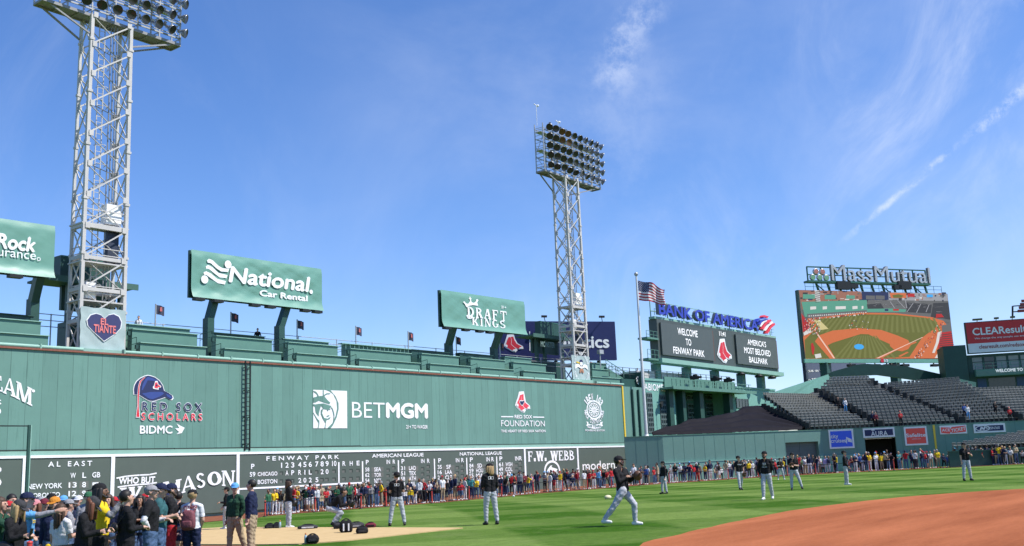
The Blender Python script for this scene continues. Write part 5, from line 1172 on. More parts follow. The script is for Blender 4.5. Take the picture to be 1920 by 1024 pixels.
lowp = lambda px, py: (lambda k: PD(px, py, (1.4-.3*105-CH)/(k-.3)))((PD(px, py, 100).z-CH)/100)
section((1786, 844), (1975, 836), (1990, 812), (1930, 820), 7, 'low corner stand at the right edge', lowp, base=.3)
seats.sort(key=lambda s: depth(s[0])); 
big = [s for s in seats if s[2] != 'top'][:300]; ids = set(id(s) for s in big); rest = [s for s in seats if id(s) not in ids]
for P, rz, lab, r in big:
    o = bpy.data.objects.new('stadium_seat', SEAT); COL.objects.link(o); o.location = P; o.rotation_euler = (0, 0, rz); WL[o] = P
    tag(o, 'empty grey folding seat, '+lab, 'seat', 'empty seats, '+lab)
mb = MB(); sv = [v.co.copy() for v in SEAT.vertices]; sf = [tuple(p.vertices) for p in SEAT.polygons]
for P, rz, lab, r in rest:
    R = Matrix.Rotation(rz, 3, 'Z'); mb.add([P+R@v for v in sv], sf)
o = mb.build('stadium_seats', m_seat); tag(o, 'rows of empty grey seats filling the upper bleachers under the video board', 'seats', None, 'stuff')
print('seats', len(seats), [(px, round(v, 1)) for px, v in D0])
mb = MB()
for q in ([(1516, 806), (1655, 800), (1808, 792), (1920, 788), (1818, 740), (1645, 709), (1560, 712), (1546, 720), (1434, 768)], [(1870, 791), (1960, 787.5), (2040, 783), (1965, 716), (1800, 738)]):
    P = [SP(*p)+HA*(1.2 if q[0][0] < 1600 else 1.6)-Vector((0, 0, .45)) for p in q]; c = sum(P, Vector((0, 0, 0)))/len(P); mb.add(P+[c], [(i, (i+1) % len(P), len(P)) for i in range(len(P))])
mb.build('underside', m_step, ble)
# dark back wall, left stair wall and right stair wall of the bleachers
mb = MB(); q = [(1548, 703), (1560, 697), (1608, 683.5), (1626, 682), (1700, 687), (1806, 711), (1822, 716), (1822, 735), (1798, 724), (1646, 703), (1560, 706)]
mb.prism([PD(x, y, 156) for x, y in q], HA*.6); mb.build('back_wall', m_dgreen, ble)
mb = MB(); q = [(1448, 736), (1538, 707), (1553, 702), (1562, 722), (1532, 741), (1444, 774), (1424, 772)]
mb.prism([PD(x, y, 151-(1560-x)*.09) for x, y in q], HA*.5); mb.build('left_stair_wall', m_green2, ble)
mb = MB(); q = [(1793, 709), (1830, 717), (1830, 737), (1815, 736)]; mb.prism([PD(x, y, 143) for x, y in q], HA*.4); mb.build('right_stair_wall', m_green, ble)
mb = MB()
for k in range(5): P = PD(1794+k*5.5, 710+k*6.5-3, 142.8); mb.beam(P, P-Vector((0, 0, 1.0)), .08)
mb.beam(PD(1794, 707, 142.8), PD(1817, 734, 142.8), .09); mb.build('stair_rail', m_ledge, ble)
# railings along aisles: short dark posts
for (x0, y0), (x1, y1) in (((1653, 800), (1531, 738)), ((1807, 793), (1643, 724)), ((1915, 788), (1817, 742)), ((1515, 805), (1433, 768))):
    for k in range(13):
        mb = MB(); P = SP(x0+(x1-x0)*k/12, y0+(y1-y0)*k/12); mb.obox(P+Vector((0, 0, .4)), (.42, 0, 0), (0, .5, 0), (0, 0, .6)); mb.build('aisle_barrier', m_black, ble)
# front barrier of the low corner stand
A, B = PD(1778, 842, 104.8), PD(2000, 836, 103.5); u = B-A; u.z = 0; pq = Plane((A.x, A.y, 0), u)
mb = MB(); mb.obox(pq.w(u.length/2, .2, -.2), pq.u*u.length, pq.v*2.1, pq.n*.4); mb.obox(pq.w(u.length/2, 1.3, -.2), pq.u*u.length, pq.v*.1, pq.n*.5); o = mb.build('field_side_wall', m_dgreen); tag(o, 'low dark green wall in front of the small corner stand at right edge', 'wall')
# ================================================================== video board
pl = frame_plane((1493.5, 543.5), (1508, 680), (1777.5, 550.6), (1791.5, 680), 165)
t = thing('video_board', 'huge video board showing a live view of the ball field, above the bleachers', 'video board', pl.w(pl.W/2, -6))
mb = MB(); mb.obox(pl.w(pl.W/2, pl.H/2, -.4), pl.u*pl.W, pl.v*pl.H, pl.n*.76); mb.build('cabinet', m_dgreen, t)
Z = ZM(1460, 480, 4.174); a, hb = pl.loc(*Z(800, 805))
mb = MB(); mb.obox(pl.w(pl.W/2, hb/2-.05, .08), pl.u*pl.W, pl.v*hb, pl.n*.3); mb.build('frame', M('video_frame_green', (.17, .40, .31), .5, .06), t)
E_ = lambda nm, c: M('screen_'+nm, tuple(x*.25 for x in c), .4, .03, emit=2.6, spec=.2)
sc = [E_('dark', (.05, .05, .055)), E_('grass', (.135, .14, .035)), E_('grass_light', (.175, .18, .055)), E_('clay', (.56, .15, .055)), E_('white', (.62, .6, .58)), E_('wall', (.10, .30, .22)), E_('tan', (.56, .48, .22)), E_('red', (.42, .03, .03)), E_('cyan', (.06, .36, .75)), E_('brick', (.30, .14, .10)), E_('grey', (.13, .13, .13)), E_('navy', (.03, .04, .10)), E_('chalk', (.75, .50, .40)), E_('skyline', (.30, .30, .32))]
mb = MB(); b_ = .02
def S(k, l, o): pl.poly(mb, [Z(*p) for p in l], b_+o*.012, k)
S(10, [(160, 268), (1325, 296), (1381, 802), (207, 806)], 0)
S(9, [(162, 268), (640, 278), (700, 380), (185, 420)], 1); S(13, [(640, 278), (1323, 296), (1330, 352), (690, 345)], 1)
rs = random.Random(9)
for i in range(110):
    x, y = rs.uniform(162, 1310), rs.uniform(272, 348); k = rs.choice((0, 4, 10, 11, 9, 13, 0)); w, h = rs.uniform(6, 40), rs.uniform(4, 22); y = min(y, 344); S(k, [(x, y), (x+w, y), (x+w, y+h), (x, y+h)], 2+i*.02)
for x0, y0, x1, y1 in ((192, 300, 286, 336), (362, 305, 448, 340), (530, 308, 598, 336)): S(5, [(x0, y0), (x1, y0+2), (x1, y1), (x0, y1)], 5)
S(4, [(284, 270), (318, 271), (332, 380), (300, 378)], 5)
for k in range(6): S(10, [(287, 280+k*16), (324, 276+k*16), (326, 284+k*16), (288, 288+k*16)], 6)
S(5, [(180, 360), (690, 345), (702, 430), (205, 478)], 6)
for x, w in ((248, 46), (345, 34), (446, 80), (578, 40), (650, 14)): S(4, [(x, 400-x*.01), (x+w, 398-x*.01), (x+w, 420-x*.01), (x, 424-x*.01)], 7)
S(10, [(222, 455), (690, 425), (690, 450), (228, 490)], 7)
for x in range(235, 680, 17): S(4, [(x, 466-(x-235)*.06), (x+rs.uniform(4, 12), 466-(x-235)*.06), (x+9, 474-(x-235)*.06), (x, 476-(x-235)*.06)], 8)
S(10, [(700, 345), (880, 350), (1330, 360), (1340, 520), (690, 440)], 6); S(0, [(690, 380), (800, 372), (830, 420), (700, 420)], 7); S(0, [(1210, 370), (1330, 365), (1345, 500), (1190, 480)], 7); S(0, [(1000, 365), (1200, 380), (1190, 450), (1000, 440)], 7)
for q in ((870, 358, 905, 410), (930, 350, 985, 410), (990, 350, 1000, 410), (1050, 370, 1000, 440), (1110, 375, 1075, 445), (1175, 380, 1150, 440)): S(13, [(q[0], q[1]), (q[0]+6, q[1]), (q[2]+6, q[3]), (q[2], q[3])], 8)
S(3, [(870, 290), (1000, 292), (1000, 330), (880, 330)], 7); S(1, [(890, 308), (940, 300), (980, 312), (960, 328), (900, 328)], 8); S(11, [(650, 280), (860, 284), (862, 345), (655, 345)], 7); S(8, [(1160, 302), (1208, 303), (1208, 325), (1160, 324)], 7); S(7, [(1010, 295), (1065, 297), (1065, 322), (1010, 320)], 7)
for x in (724, 800): S(10, [(x-40, 310), (x+30, 312), (x+30, 342), (x-40, 340)], 8)
S(5, [(690, 415), (880, 412), (1000, 420), (990, 440), (690, 440)], 8); S(11, [(830, 416), (858, 416), (858, 432), (830, 432)], 9); S(7, [(895, 416), (940, 416), (940, 430), (895, 430)], 9)
S(3, [(190, 640), (228, 490), (640, 445), (900, 448), (1200, 480), (1290, 510), (1330, 560), (1370, 802), (210, 806)], 9)
S(1, [(270, 500), (640, 458), (900, 460), (1150, 485), (1240, 520), (1230, 560), (1120, 640), (1020, 790), (750, 803), (207, 804), (200, 660), (260, 600), (320, 570)], 10)
for k in range(26):      # mown stripes fanning towards the outfield
    x = 330+k*34; S(2, [(x-60-(640-x)*.25, 600), (x-40-(640-x)*.25, 600), (x+16+(x-640)*.04, 466+abs(x-760)*.05), (x+(x-640)*.04, 466+abs(x-760)*.05)], 10.5)
S(6, [(272, 500), (318, 502), (388, 572), (328, 580)], 11)
S(3, [(280, 670), (320, 620), (420, 585), (620, 566), (800, 580), (930, 625), (1010, 660), (1030, 700), (1010, 730), (960, 748), (900, 735), (860, 700), (700, 614), (640, 612), (420, 680), (380, 700), (440, 803), (396, 804)], 12)
S(1, [(385, 700), (420, 690), (640, 616), (700, 616), (865, 690), (870, 720), (900, 742), (750, 800), (440, 803)], 13)
for k in range(11): S(2, [(430+k*46, 800), (452+k*46, 800), (600+k*16, 625), (592+k*16, 625)], 13.5)
S(3, [(900, 735), (1070, 670), (1075, 680), (900, 748), (800, 803), (748, 803)], 14); S(12, [(758, 802), (1120, 636), (1124, 639), (775, 802)], 15); S(12, [(285, 600), (294, 596), (436, 802), (424, 803)], 15); S(3, [(930, 785), (1000, 750), (1012, 757), (945, 792)], 15)
pl.disc(mb, *Z(624, 712), .95, b_+.19, 8, ry=.46)
S(7, [(175, 448), (240, 545), (246, 560), (188, 600)], 16); S(4, [(190, 600), (246, 565), (250, 600), (195, 625)], 16)
S(7, [(1230, 455), (1270, 455), (1290, 480), (1225, 485)], 16); S(7, [(1260, 600), (1345, 585), (1375, 775), (1235, 760)], 16); S(4, [(1240, 600), (1270, 590), (1270, 620), (1215, 760), (1195, 760), (1225, 680)], 16); S(10, [(1270, 545), (1335, 535), (1345, 590), (1275, 600)], 16.5); S(4, [(1215, 800), (1240, 760), (1290, 752), (1270, 800)], 17); S(7, [(1285, 800), (1295, 765), (1375, 772), (1378, 800)], 17)
for k in range(9): S(0, [(1262-k*2, 618+k*16), (1350+k*3, 606+k*17), (1350+k*3, 611+k*17), (1262-k*2, 624+k*16)], 17.5)
for k in range(60):       # rows of the stand in the picture
    x, y = rs.uniform(700, 1320), rs.uniform(352, 500); y = max(y, 352); S(rs.choice((0, 10, 13, 10)), [(x, y), (x+rs.uniform(10, 60), y+1), (x+rs.uniform(10, 60), y+3), (x, y+2)] if y < 425 or x > 1190 else [(x, 380), (x+9, 380), (x+9, 382), (x, 382)], 7.2+k*.01)
for i in range(330):      # tiny people
    g = rs.random()
    if g < .35: x = rs.uniform(190, 320); y = rs.uniform(500, 615)-abs(x-250)*.1
    elif g < .6: x = rs.uniform(230, 700); y = 492-(x-230)*.09+rs.uniform(-3, 3)
    elif g < .85: y = rs.uniform(510, 795); x = 1275-(y-510)*.72+rs.uniform(-20, 25)
    else: x = rs.uniform(540, 700); y = rs.uniform(500, 570)
    h = rs.uniform(5, 11); S(rs.choice((0, 4, 11, 7, 4, 0)), [(x, y), (x+h*.5, y), (x+h*.5, y+h), (x, y+h)], 18+i*.01)
S(4, [(275, 772), (322, 764), (330, 795), (284, 803)], 18); S(7, [(248, 690), (262, 680), (276, 720), (268, 775), (258, 772), (250, 730)], 18)
mb.build('screen', sc, t)
mb = MB(); pl.text(mb, 'LG', *Z(816, 829), *Z(846, 808), .04, .3, 0); pl.disc(mb, *Z(803, 820), .35, .3, 1); mb.build('lettering', [m_white, m_red], t)
for px in (1552, 1682):
    a = pl.loc(px, 690)[0]; mb = MB(); P = pl.w(a, 0, -.6); mb.box(P.x-1, P.x+1, P.y-.6, P.y+.6, 8, P.z); mb.build('post', m_dgreen, t)
for px in (1594, 1640, 1662, 1670, 1694, 1750): a = pl.loc(px, 683)[0]; mb = MB(); mb.obox(pl.w(a, -.5, .3), pl.u*1.3, pl.v*.4, pl.n*.8); mb.beam(pl.w(a, 0, 0), pl.w(a, -.5, .3), .15); mb.build('flood_light', m_black, t)
# letters above the board
t = thing('channel_letters', 'silver three-dimensional script letters with coloured discs on a truss above the video board', 'sign', pl.w(pl.W/2, pl.H))
m_sil = M('brushed_silver', (.50, .49, .48), .38, .15, 1.5, metal=.45); m_tr = M('truss_green', (.03, .12, .09), .5)
mb = MB(); text3d(pl, mb, 'MassMutual', *Z(430, 192), *Z(1194, 88), .03, -.75, -.2, 0, 1); mb.build('letters', [m_sil, M('letter_side_grey', (.2, .19, .19), .45, .2)], t)
for i, (x, y, k) in enumerate(((308, 118, 0), (359, 120, 0), (283, 163, 1), (337, 165, 1), (390, 167, 1))):
    P = pl.at(*Z(x, y), -.3); mb = MB(); mb.lathe(P, pl.n, [(-.35, 0), (-.35, .5), (0, .5), (.02, .42)], 18, 0); mb.lathe(P, pl.n, [(.0, .43), (.01, 0)], 18, 1); mb.build('disc', [m_sil, M('pale_red_lens', (.42, .16, .14), .5) if k == 0 else M('pale_green_lens', (.16, .36, .2), .5)], t)
mb = MB(); a0, b0 = pl.loc(*Z(238, 196)); a1, b1 = pl.loc(*Z(1196, 222)); bb = (b0+b1)/2; mb.obox(pl.w((a0+a1)/2, bb, -.7), pl.u*(a1-a0), pl.v*.3, pl.n*1.4); mb.build('catwalk', m_tr, t)
mb = MB(); ta, tb = pl.loc(*Z(260, 72)); tc_, td = pl.loc(*Z(1190, 104)); tz = (tb+td)/2
mb.beam(pl.w(ta, tz, -1.3), pl.w(tc_, tz, -1.3), .2); mb.beam(pl.w(ta, (tz+bb)/2, -1.3), pl.w(tc_, (tz+bb)/2, -1.3), .16)
for k in range(10): a = ta+(tc_-ta)*k/9; mb.beam(pl.w(a, bb, -1.3), pl.w(a, tz, -1.3), .2)
for k in range(11):
    a = ta+1.5+(tc_-ta-2)*k/10; mb.beam(pl.w(a-.3, bb, -.9), pl.w(a+.2, pl.H, -1.0), .28)
    if k % 3 == 0: mb.beam(pl.w(a, bb, -1.6), pl.w(a+2, pl.H, -1.6), .14)
for z in (.6, 1.2): mb.beam(pl.w(1.5, pl.H+z, .0), pl.w(pl.W-1, pl.H+z, 0), .06)
k = 1.5
while k < pl.W-1: mb.beam(pl.w(k, pl.H, 0), pl.w(k, pl.H+1.2, 0), .06); k += 1.6
mb.build('truss', m_tr, t)
for px, w in ((1583, 2.2), (1603, 1.2), (1697, 2.2), (1684, 1.2)):
    P = pl.loc(px, 535 if w > 2 else 539); mb = MB(); mb.obox(pl.w(P[0], max(P[1], pl.H+.9), -.2), pl.u*w*1.2, pl.v*w*.62, pl.n*.8); mb.build('projector', m_black, t)
# dark advert behind the left post of the video board
mb = MB(); q = frame_plane((1508, 682), (1513, 712), (1625, 682), (1626, 702), 172); mb.obox(q.w(q.W/2, q.H/2, -.3), q.u*q.W, q.v*(q.H+6), q.n*.5); o = mb.build('navy_advert', M('dusky_navy_panel', (.035, .035, .075), .5)); tag(o, 'dark navy panel with white lettering beneath the left end of the video board', 'advert')
mb = MB(); q.text(mb, 'OUR 100 Y', 1513, 698, 1538.5, 693, .02, .05); q.text(mb, 'A SELF', 1514, 714, 1535, 708.5, .02, .05); mb.build('lettering', m_white, o)
# ================================================================== building with red rooftop sign at the right edge
p = frame_plane((1808, 605), (1815, 664), (1920, 595), (1926, 655), 150); p.W = max(p.W, 26)
u = (HR*.97+HA*-.25).normalized(); p = Plane(PD(1815, 664, 150), u); p.W = 24; p.H = PD(1809, 605, 150).z-p.o.z
t = thing('grandstand_building', 'dark green grandstand building with balcony and window row at the right edge', 'building', p.w(p.W/2, -8))
mb = MB(); a0 = p.loc(1770, 650)[0]; dz = -9
mb.obox(p.w(a0/2-.2, p.loc(1790, 648)[1]/2+dz/2, -3), p.u*(abs(a0)+.0), p.v*(p.loc(1790, 648)[1]-dz), p.n*5.9); mb.build('side_wing', m_dgreen, t)
mb = MB(); mb.obox(p.w(p.W/2, -.05+dz/2, -4), p.u*p.W, p.v*(-dz-.1), p.n*6); mb.build('wall', m_dgreen, t)
bz = lambda py: p.loc(1860, py+1.5)[1]
m_cur = M('pale_window_blind', (.32, .33, .31), .6, .1, 2)
z0, z1 = bz(689), bz(666.5)
for k in range(7):
    a = .6+k*1.65; mb = MB(); mb.obox(p.w(a+.7, (z0+z1)/2, -.98), p.u*1.35, p.v*(z1-z0), p.n*.04); wo = mb.build('window', m_cur if k not in (1, 5, 6) else m_win, t)
    mb = MB(); mb.obox(p.w(a+1.5, (z0+z1)/2, -.93), p.u*.2, p.v*(z1-z0), p.n*.1); mb.obox(p.w(a+.7, z0+(z1-z0)*.62, -.94), p.u*1.35, p.v*.1, p.n*.06); mb.build('frame', m_dgreen, wo)
z2, z3 = bz(704), bz(691)
mb = MB(); mb.obox(p.w(p.W/2+.6, (z2+z3)/2, .5), p.u*p.W, p.v*(z3-z2), p.n*1.2); mb.build('balcony', m_green, t)
mb = MB(); mb.obox(p.w(p.W/2+.6, (z2+z3)/2-.05, 1.115), p.u*p.W, p.v*(z3-z2)*.62, p.n*.02); lb = mb.build('led_ribbon', M('led_ribbon_grey', (.13, .22, .18), .5), t)
q2 = Plane(p.w(0, 0, 1.14), p.u); mb = MB(); q2.text(mb, 'WELCOME TO FENWAY', 1867, 698.5, 1952, 687.5, .04, .0); mb.build('lettering', m_led, lb)
mb = MB()
for z in (.45, .9): mb.beam(p.w(.6, z3+z, 1.0), p.w(p.W, z3+z, 1.0), .06)
k = .6
while k < p.W: mb.beam(p.w(k, z3, 1.0), p.w(k, z3+.95, 1.0), .07); k += 1.2
mb.build('balcony_rail', m_green, t)
z4, z5 = bz(724), bz(707)
for k, (a, w, m_) in enumerate(((1.0, 1.2, 'b'), (2.5, 3.6, 'w'), (6.3, 1.3, 'b'), (7.8, 4, 'w'), (12, 1.3, 'b'))):
    mb = MB(); mb.obox(p.w(a+w/2, (z4+z5)/2, -.97), p.u*w, p.v*(z5-z4), p.n*.05); mb.build('window' if m_ == 'w' else 'blue_panel', m_win if m_ == 'w' else M('dull_blue_panel', (.035, .07, .16), .5), t)
s = thing('rooftop_sign', 'red and white rooftop sign with white rounded lettering at the right edge', 'sign', p.w(p.W/2, 0))
mb = MB(); mb.obox(p.w(p.W/2, p.H/2, -.3), p.u*p.W, p.v*p.H, p.n*.58); mb.build('board', [m_dgreen], s)
b0, bm, b1 = .12, p.loc(1815, 645)[1], p.H-.1
mb = MB(); p.face(mb, [(.15, bm, .02), (p.W, bm, .02), (p.W, b1, .02), (.15, b1, .02)]); mb.build('red_panel', M('sign_red', (.58, .03, .035), .45, .05), s)
mb = MB(); p.face(mb, [(.15, b0, .02), (p.W, b0, .02), (p.W, bm-.003, .02), (.15, bm-.003, .02)]); mb.build('white_panel', M('sign_pale_grey', (.72, .72, .75), .45, .05), s)
Z = ZM(1740, 540, 5.12); mb = MB(); p.text(mb, 'CLEAResult', *Z(430, 458), *Z(940, 352), .025, .05, 0); p.text(mb, 'We change the way people use energy', *Z(448, 500), *Z(970, 445), .01, .05, 0); p.text(mb, 'clearesult.com/redsox', *Z(492, 585), *Z(925, 520), .015, .05, 1); mb.build('lettering', [m_white, M('dull_red_ink', (.32, .05, .05), .6)], s)
for a in (1.8, 4.4, 6.6, 9.0): mb = MB(); mb.obox(p.w(a, p.H+.3, .3), p.u*(1.3 if a in (1.8, 9.0) else .6), p.v*.25, p.n*.5); mb.beam(p.w(a, p.H, -.2), p.w(a, p.H+.3, .3), .08); mb.build('flood_light', M('brass_lamp', (.12, .12, .05), .5), s)
mb = MB(); A = p.at(*Z(812, 285)); T = p.at(*Z(812, 175)); mb.beam(A, T, .22); mb.beam(T, T+p.u*4, .15); M_ = A.lerp(T, .5); mb.beam(M_, M_+p.u*4, .15)
fs_ = mb.build('pipe_frame', m_black, s)
mb = MB()
for k in range(4): B_ = p.at(*Z(868+k*12, 222-k*32)); mb.obox(B_+p.u*1.5, p.u*3.2, Vector((0, 0, .38)), p.n*.3)
mb.build('slanting_bars', M('dark_red_bar', (.3, .05, .05), .5), fs_)
# ================================================================== people
def V(*a): return Vector(a)
def cap_mesh(p0, r0, p1, r1, n=10):
    p0, p1 = Vector(p0), Vector(p1); t = p1-p0; L_ = t.length; t = t.normalized() if L_ > 1e-5 else V(0, 0, 1)
    a = t.orthogonal().normalized(); b = t.cross(a); vs = []; fs = []
    rings = [(-math.cos(q)*r0, math.sin(q)*r0, 0) for q in (.45, .9, 1.35)]+[(math.cos(q)*r1, math.sin(q)*r1, 1) for q in (1.35, .9, .45)]
    for h, r, w in rings:
        c = (p1 if w else p0)+t*h
        for i in range(n): vs.append(c+(a*math.cos(6.28319*i/n)+b*math.sin(6.28319*i/n))*r)
    vs += [p0-t*r0, p1+t*r1]; m = len(rings)
    for j in range(m-1): fs += [(j*n+i, j*n+(i+1) % n, (j+1)*n+(i+1) % n, (j+1)*n+i) for i in range(n)]
    fs += [(m*n, (i+1) % n, i) for i in range(n)]+[(m*n+1, (m-1)*n+i, (m-1)*n+(i+1) % n) for i in range(n)]
    return vs, fs
def nrm(v): return Vector(v).normalized()
def skeleton(P, big):
    """capsules (region, p0, r0, p1, r1) for one pose; front is +Y, right hand is +X, feet near z=0"""
    pr = []; lean = P.get('lean', (0, 0, 0)); pel = V(0, 0, .95)
    R = Matrix.Rotation(math.radians(lean[2]), 3, 'Z') @ Matrix.Rotation(math.radians(-lean[0]), 3, 'X') @ Matrix.Rotation(math.radians(lean[1]), 3, 'Y')
    T = lambda p: pel+R@(Vector(p)-pel)
    A = lambda rg, p0, r0, p1, r1: pr.append((rg, Vector(p0), r0, Vector(p1), r1))
    bk = P.get('bulk', 1.0)
    for s in (-1, 1):
        A('pants', (s*.075, 0, .93), .105*bk, T((s*.07, 0, 1.02)), .105*bk)
        A('shirt', T((s*.068, 0, 1.0)), .110*bk, T((s*.065, .01, 1.12)), .100*bk); A('shirt', T((s*.065, .005, 1.12)), .100*bk, T((s*.085, .01, 1.31)), .112*bk)
        A('shirt', T((s*.085, .01, 1.31)), .110*bk, T((s*.105, -.005, 1.42)), .080); A('shirt', T((s*.04, -.01, 1.475)), .062, T((s*.165, -.01, 1.435)), .066)
    A('skin', T((0, -.01, 1.46)), .062, T((0, .015, 1.60)), .055)
    hy, hp = P.get('head', (0, 0))[:2]; nk = T((0, .01, 1.58)); HM = R @ Matrix.Rotation(math.radians(-hy), 3, 'Z') @ Matrix.Rotation(math.radians(hp), 3, 'X')
    H = lambda p: nk+HM@(Vector(p)-V(0, .01, 1.58))
    A('skin', H((0, -.022, 1.705)), .093, H((0, .03, 1.66)), .078); A('skin', H((0, .03, 1.655)), .074, H((0, .058, 1.592)), .048); A('skin', H((0, .106, 1.69)), .011, H((0, .124, 1.655)), .016)
    A('skin', H((-.03, .092, 1.705)), .016, H((.03, .092, 1.705)), .016); A('skin', H((-.02, .098, 1.618)), .012, H((.02, .098, 1.618)), .012)
    for s in (-1, 1): A('skin', H((s*.09, 0, 1.69)), .017, H((s*.088, .008, 1.655)), .015)
    if not big and P.get('cap'):
        for q in (-.04, 0, .04): A('hair', H((q, .08, 1.74)), .016, H((q*.8, .165-abs(q)*.4, 1.728)), .012)
    if not big: A('hair', H((0, -.032, 1.735)), .094, H((0, -.045, 1.68)), .094)
    hands = []
    for s, key in ((1, 'r'), (-1, 'l')):
        u, f = P.get(key, ((.13, 0, -1), (.03, .14, -1))); u, f = nrm((u[0]*s, u[1], u[2])), nrm((f[0]*s, f[1], f[2]))
        sh = T((s*.185, -.005, 1.425)); el = sh+u*.285; wr = el+f*.25
        A('shirt', sh, .063*bk**.5, sh+u*.19, .054); A('sleeve', sh+u*.17, .052, el, .046); A('fore', el, .046, el+f*.13, .041); A('fore', el+f*.11, .040, wr, .029)
        side = V(s, 0, 0) if abs(f.x) < .75 else V(0, 0, 1); side = (side-f*side.dot(f)).normalized(); pn = f.cross(side).normalized()*s   # palm faces inwards
        th = V(0, 1, 0)-f*f.y; th = th.normalized() if th.length > .2 else -side*1.0; pn = th.cross(f).normalized()*s
        A('hand', wr, .030, wr+f*.045, .034)
        if big:
            for k in (-1.5, -.5, .5, 1.5): A('hand', wr+f*.02+th*k*.012, .02, wr+f*.085+th*k*.019, .016)
            cu = P.get('curl', 28)
            for i, k in enumerate((1.5, .5, -.5, -1.5)):
                p = wr+f*.09+th*k*.0215; d = f.copy(); ln = (.042, .046, .044, .034)[i]
                for q in range(3):
                    d = (Matrix.Rotation(math.radians(cu*(-1 if s > 0 else 1)), 3, th) @ d); e_ = p+d*ln*(1, .72, .55)[q]; A('hand', p, .0105-.001*q, e_, .0098-.001*q); p = e_
            b = wr+f*.03+th*.03; m_ = b+(f*.6+th*.75).normalized()*.042; A('hand', b, .014, m_, .012); A('hand', m_, .0115, m_+(f*.9+th*.35).normalized()*.034, .010)
        else:
            A('hand', wr+f*.05, .03, wr+f*.15, .018); A('hand', wr+f*.03, .014, wr+f*.06+th*.045, .012)
        hands.append(wr+f*.09)
        t, c = P.get(key+'l', ((.05, .02, -1), (.0, -.02, -1))); t, c = nrm((t[0]*s, t[1], t[2])), nrm((c[0]*s, c[1], c[2]))
        hip = V(s*.092, 0, .93); kn = hip+t*.43; an = kn+c*.42; w = P.get('loose', 0)
        A('pants', hip, .100*bk, hip+t*.22, .085*bk+w); A('pants', hip+t*.2, .086*bk+w, kn, .064+w); A('shin', kn, .064+w, kn+c*.16, .062+w); A('shin', kn+c*.15, .061+w, an-c*.02, .045+w)
        fy = math.radians(P.get(key+'f', 8)); fd = V(math.sin(fy)*s, math.cos(fy), P.get(key+'fz', 0)); hz = an-fd*.045+V(0, 0, -.055)
        A('shoe', hz, .042, an+fd*.08+V(0, 0, -.055), .044); A('shoe', an+fd*.07+V(0, 0, -.058), .043, an+fd*.16+V(0, 0, -.065), .034); A('shoe', an, .046, an+fd*.03+V(0, 0, -.04), .045)
    if P.get('skirtless') is None: pass
    zmin = min(min(p[1].z-p[2], p[3].z-p[4]) for p in pr); dz = V(0, 0, -zmin)
    pr = [(r, a+dz, x, b+dz, y) for r, a, x, b, y in pr]
    return pr, (HM, nk+dz, [h+dz for h in hands], R, pel+dz)
REG = ['skin', 'shirt', 'sleeve', 'fore', 'hand', 'pants', 'shin', 'shoe', 'hair']
def body_mesh(P, big, voxel):
    pr, info = skeleton(P, big); mb = MB()
    for r, a, x, b, y in pr: mb.add(*cap_mesh(a, x, b, y))
    me = bpy.data.meshes.new('tmp'); me.from_pydata(mb.v, [], mb.f); o = bpy.data.objects.new('tmp', me); COL.objects.link(o)
    m = o.modifiers.new('r', 'REMESH'); m.mode = 'VOXEL'; m.voxel_size = voxel; m.use_smooth_shade = True
    s = o.modifiers.new('s', 'SMOOTH'); s.factor = .5; s.iterations = 2
    ev = o.evaluated_get(bpy.context.evaluated_depsgraph_get()); out_ = bpy.data.meshes.new_from_object(ev)
    bpy.data.objects.remove(o); bpy.data.meshes.remove(me)
    nf = len(out_.polygons); C_ = np.empty(nf*3, 'f'); out_.polygons.foreach_get('center', C_); C_ = C_.reshape(-1, 3)
    best = np.full(nf, 1e9); reg = np.zeros(nf, int)
    for r, a, x, b, y in pr:
        a_, b_ = np.array(a), np.array(b); d = b_-a_; L2 = max(d@d, 1e-9); t = np.clip(((C_-a_)@d)/L2, 0, 1)
        ds = np.linalg.norm(C_-a_-t[:, None]*d, axis=1)-(x+(y-x)*t); w = ds < best; best[w] = ds[w]; reg[w] = REG.index(r)
    out_.polygons.foreach_set('use_smooth', np.ones(nf, bool)); return out_, reg, info
def shell(me, reg, keep, off, name, mat, parent, wrinkle=.004):
    nv = len(me.vertices); co_ = np.empty(nv*3, 'f'); me.vertices.foreach_get('co', co_); co_ = co_.reshape(-1, 3)
    nn = np.empty(nv*3, 'f'); me.vertex_normals.foreach_get('vector', nn); nn = nn.reshape(-1, 3)
    ks = set(REG.index(k) for k in keep); fs = [tuple(p.vertices) for p, r in zip(me.polygons, reg) if r in ks]
    if not fs: return None
    used = np.zeros(nv, bool); edge = {}
    for f in fs:
        for i in range(len(f)):
            used[f[i]] = True; e = (min(f[i], f[i-1]), max(f[i], f[i-1])); edge[e] = edge.get(e, 0)+1
    idx = np.full(nv, -1); idx[used] = np.arange(used.sum()); w = np.full(nv, off, 'f')
    w += wrinkle*np.sin(co_[:, 2]*46+co_[:, 0]*31)*np.sin(co_[:, 1]*37-co_[:, 2]*17)
    P = co_+nn*w[:, None]; vs = [tuple(p) for p in P[used]]; F_ = [[int(idx[i]) for i in f] for f in fs]
    base = len(vs); rim = {}
    for (a, b), c in edge.items():            # turn the hems in so that the cloth ends cleanly
        if c == 1:
            for i in (a, b):
                if i not in rim: rim[i] = len(vs); vs.append(tuple(co_[i]-nn[i]*.004))
            F_.append([int(idx[a]), int(idx[b]), rim[b], rim[a]])
    m2 = bpy.data.meshes.new(name); m2.from_pydata(vs, [], F_); m2.materials.append(mat); m2.polygons.foreach_set('use_smooth', np.ones(len(F_), bool)); m2.update()
    o = bpy.data.objects.new(name, m2); COL.objects.link(o); o.parent = parent; return o
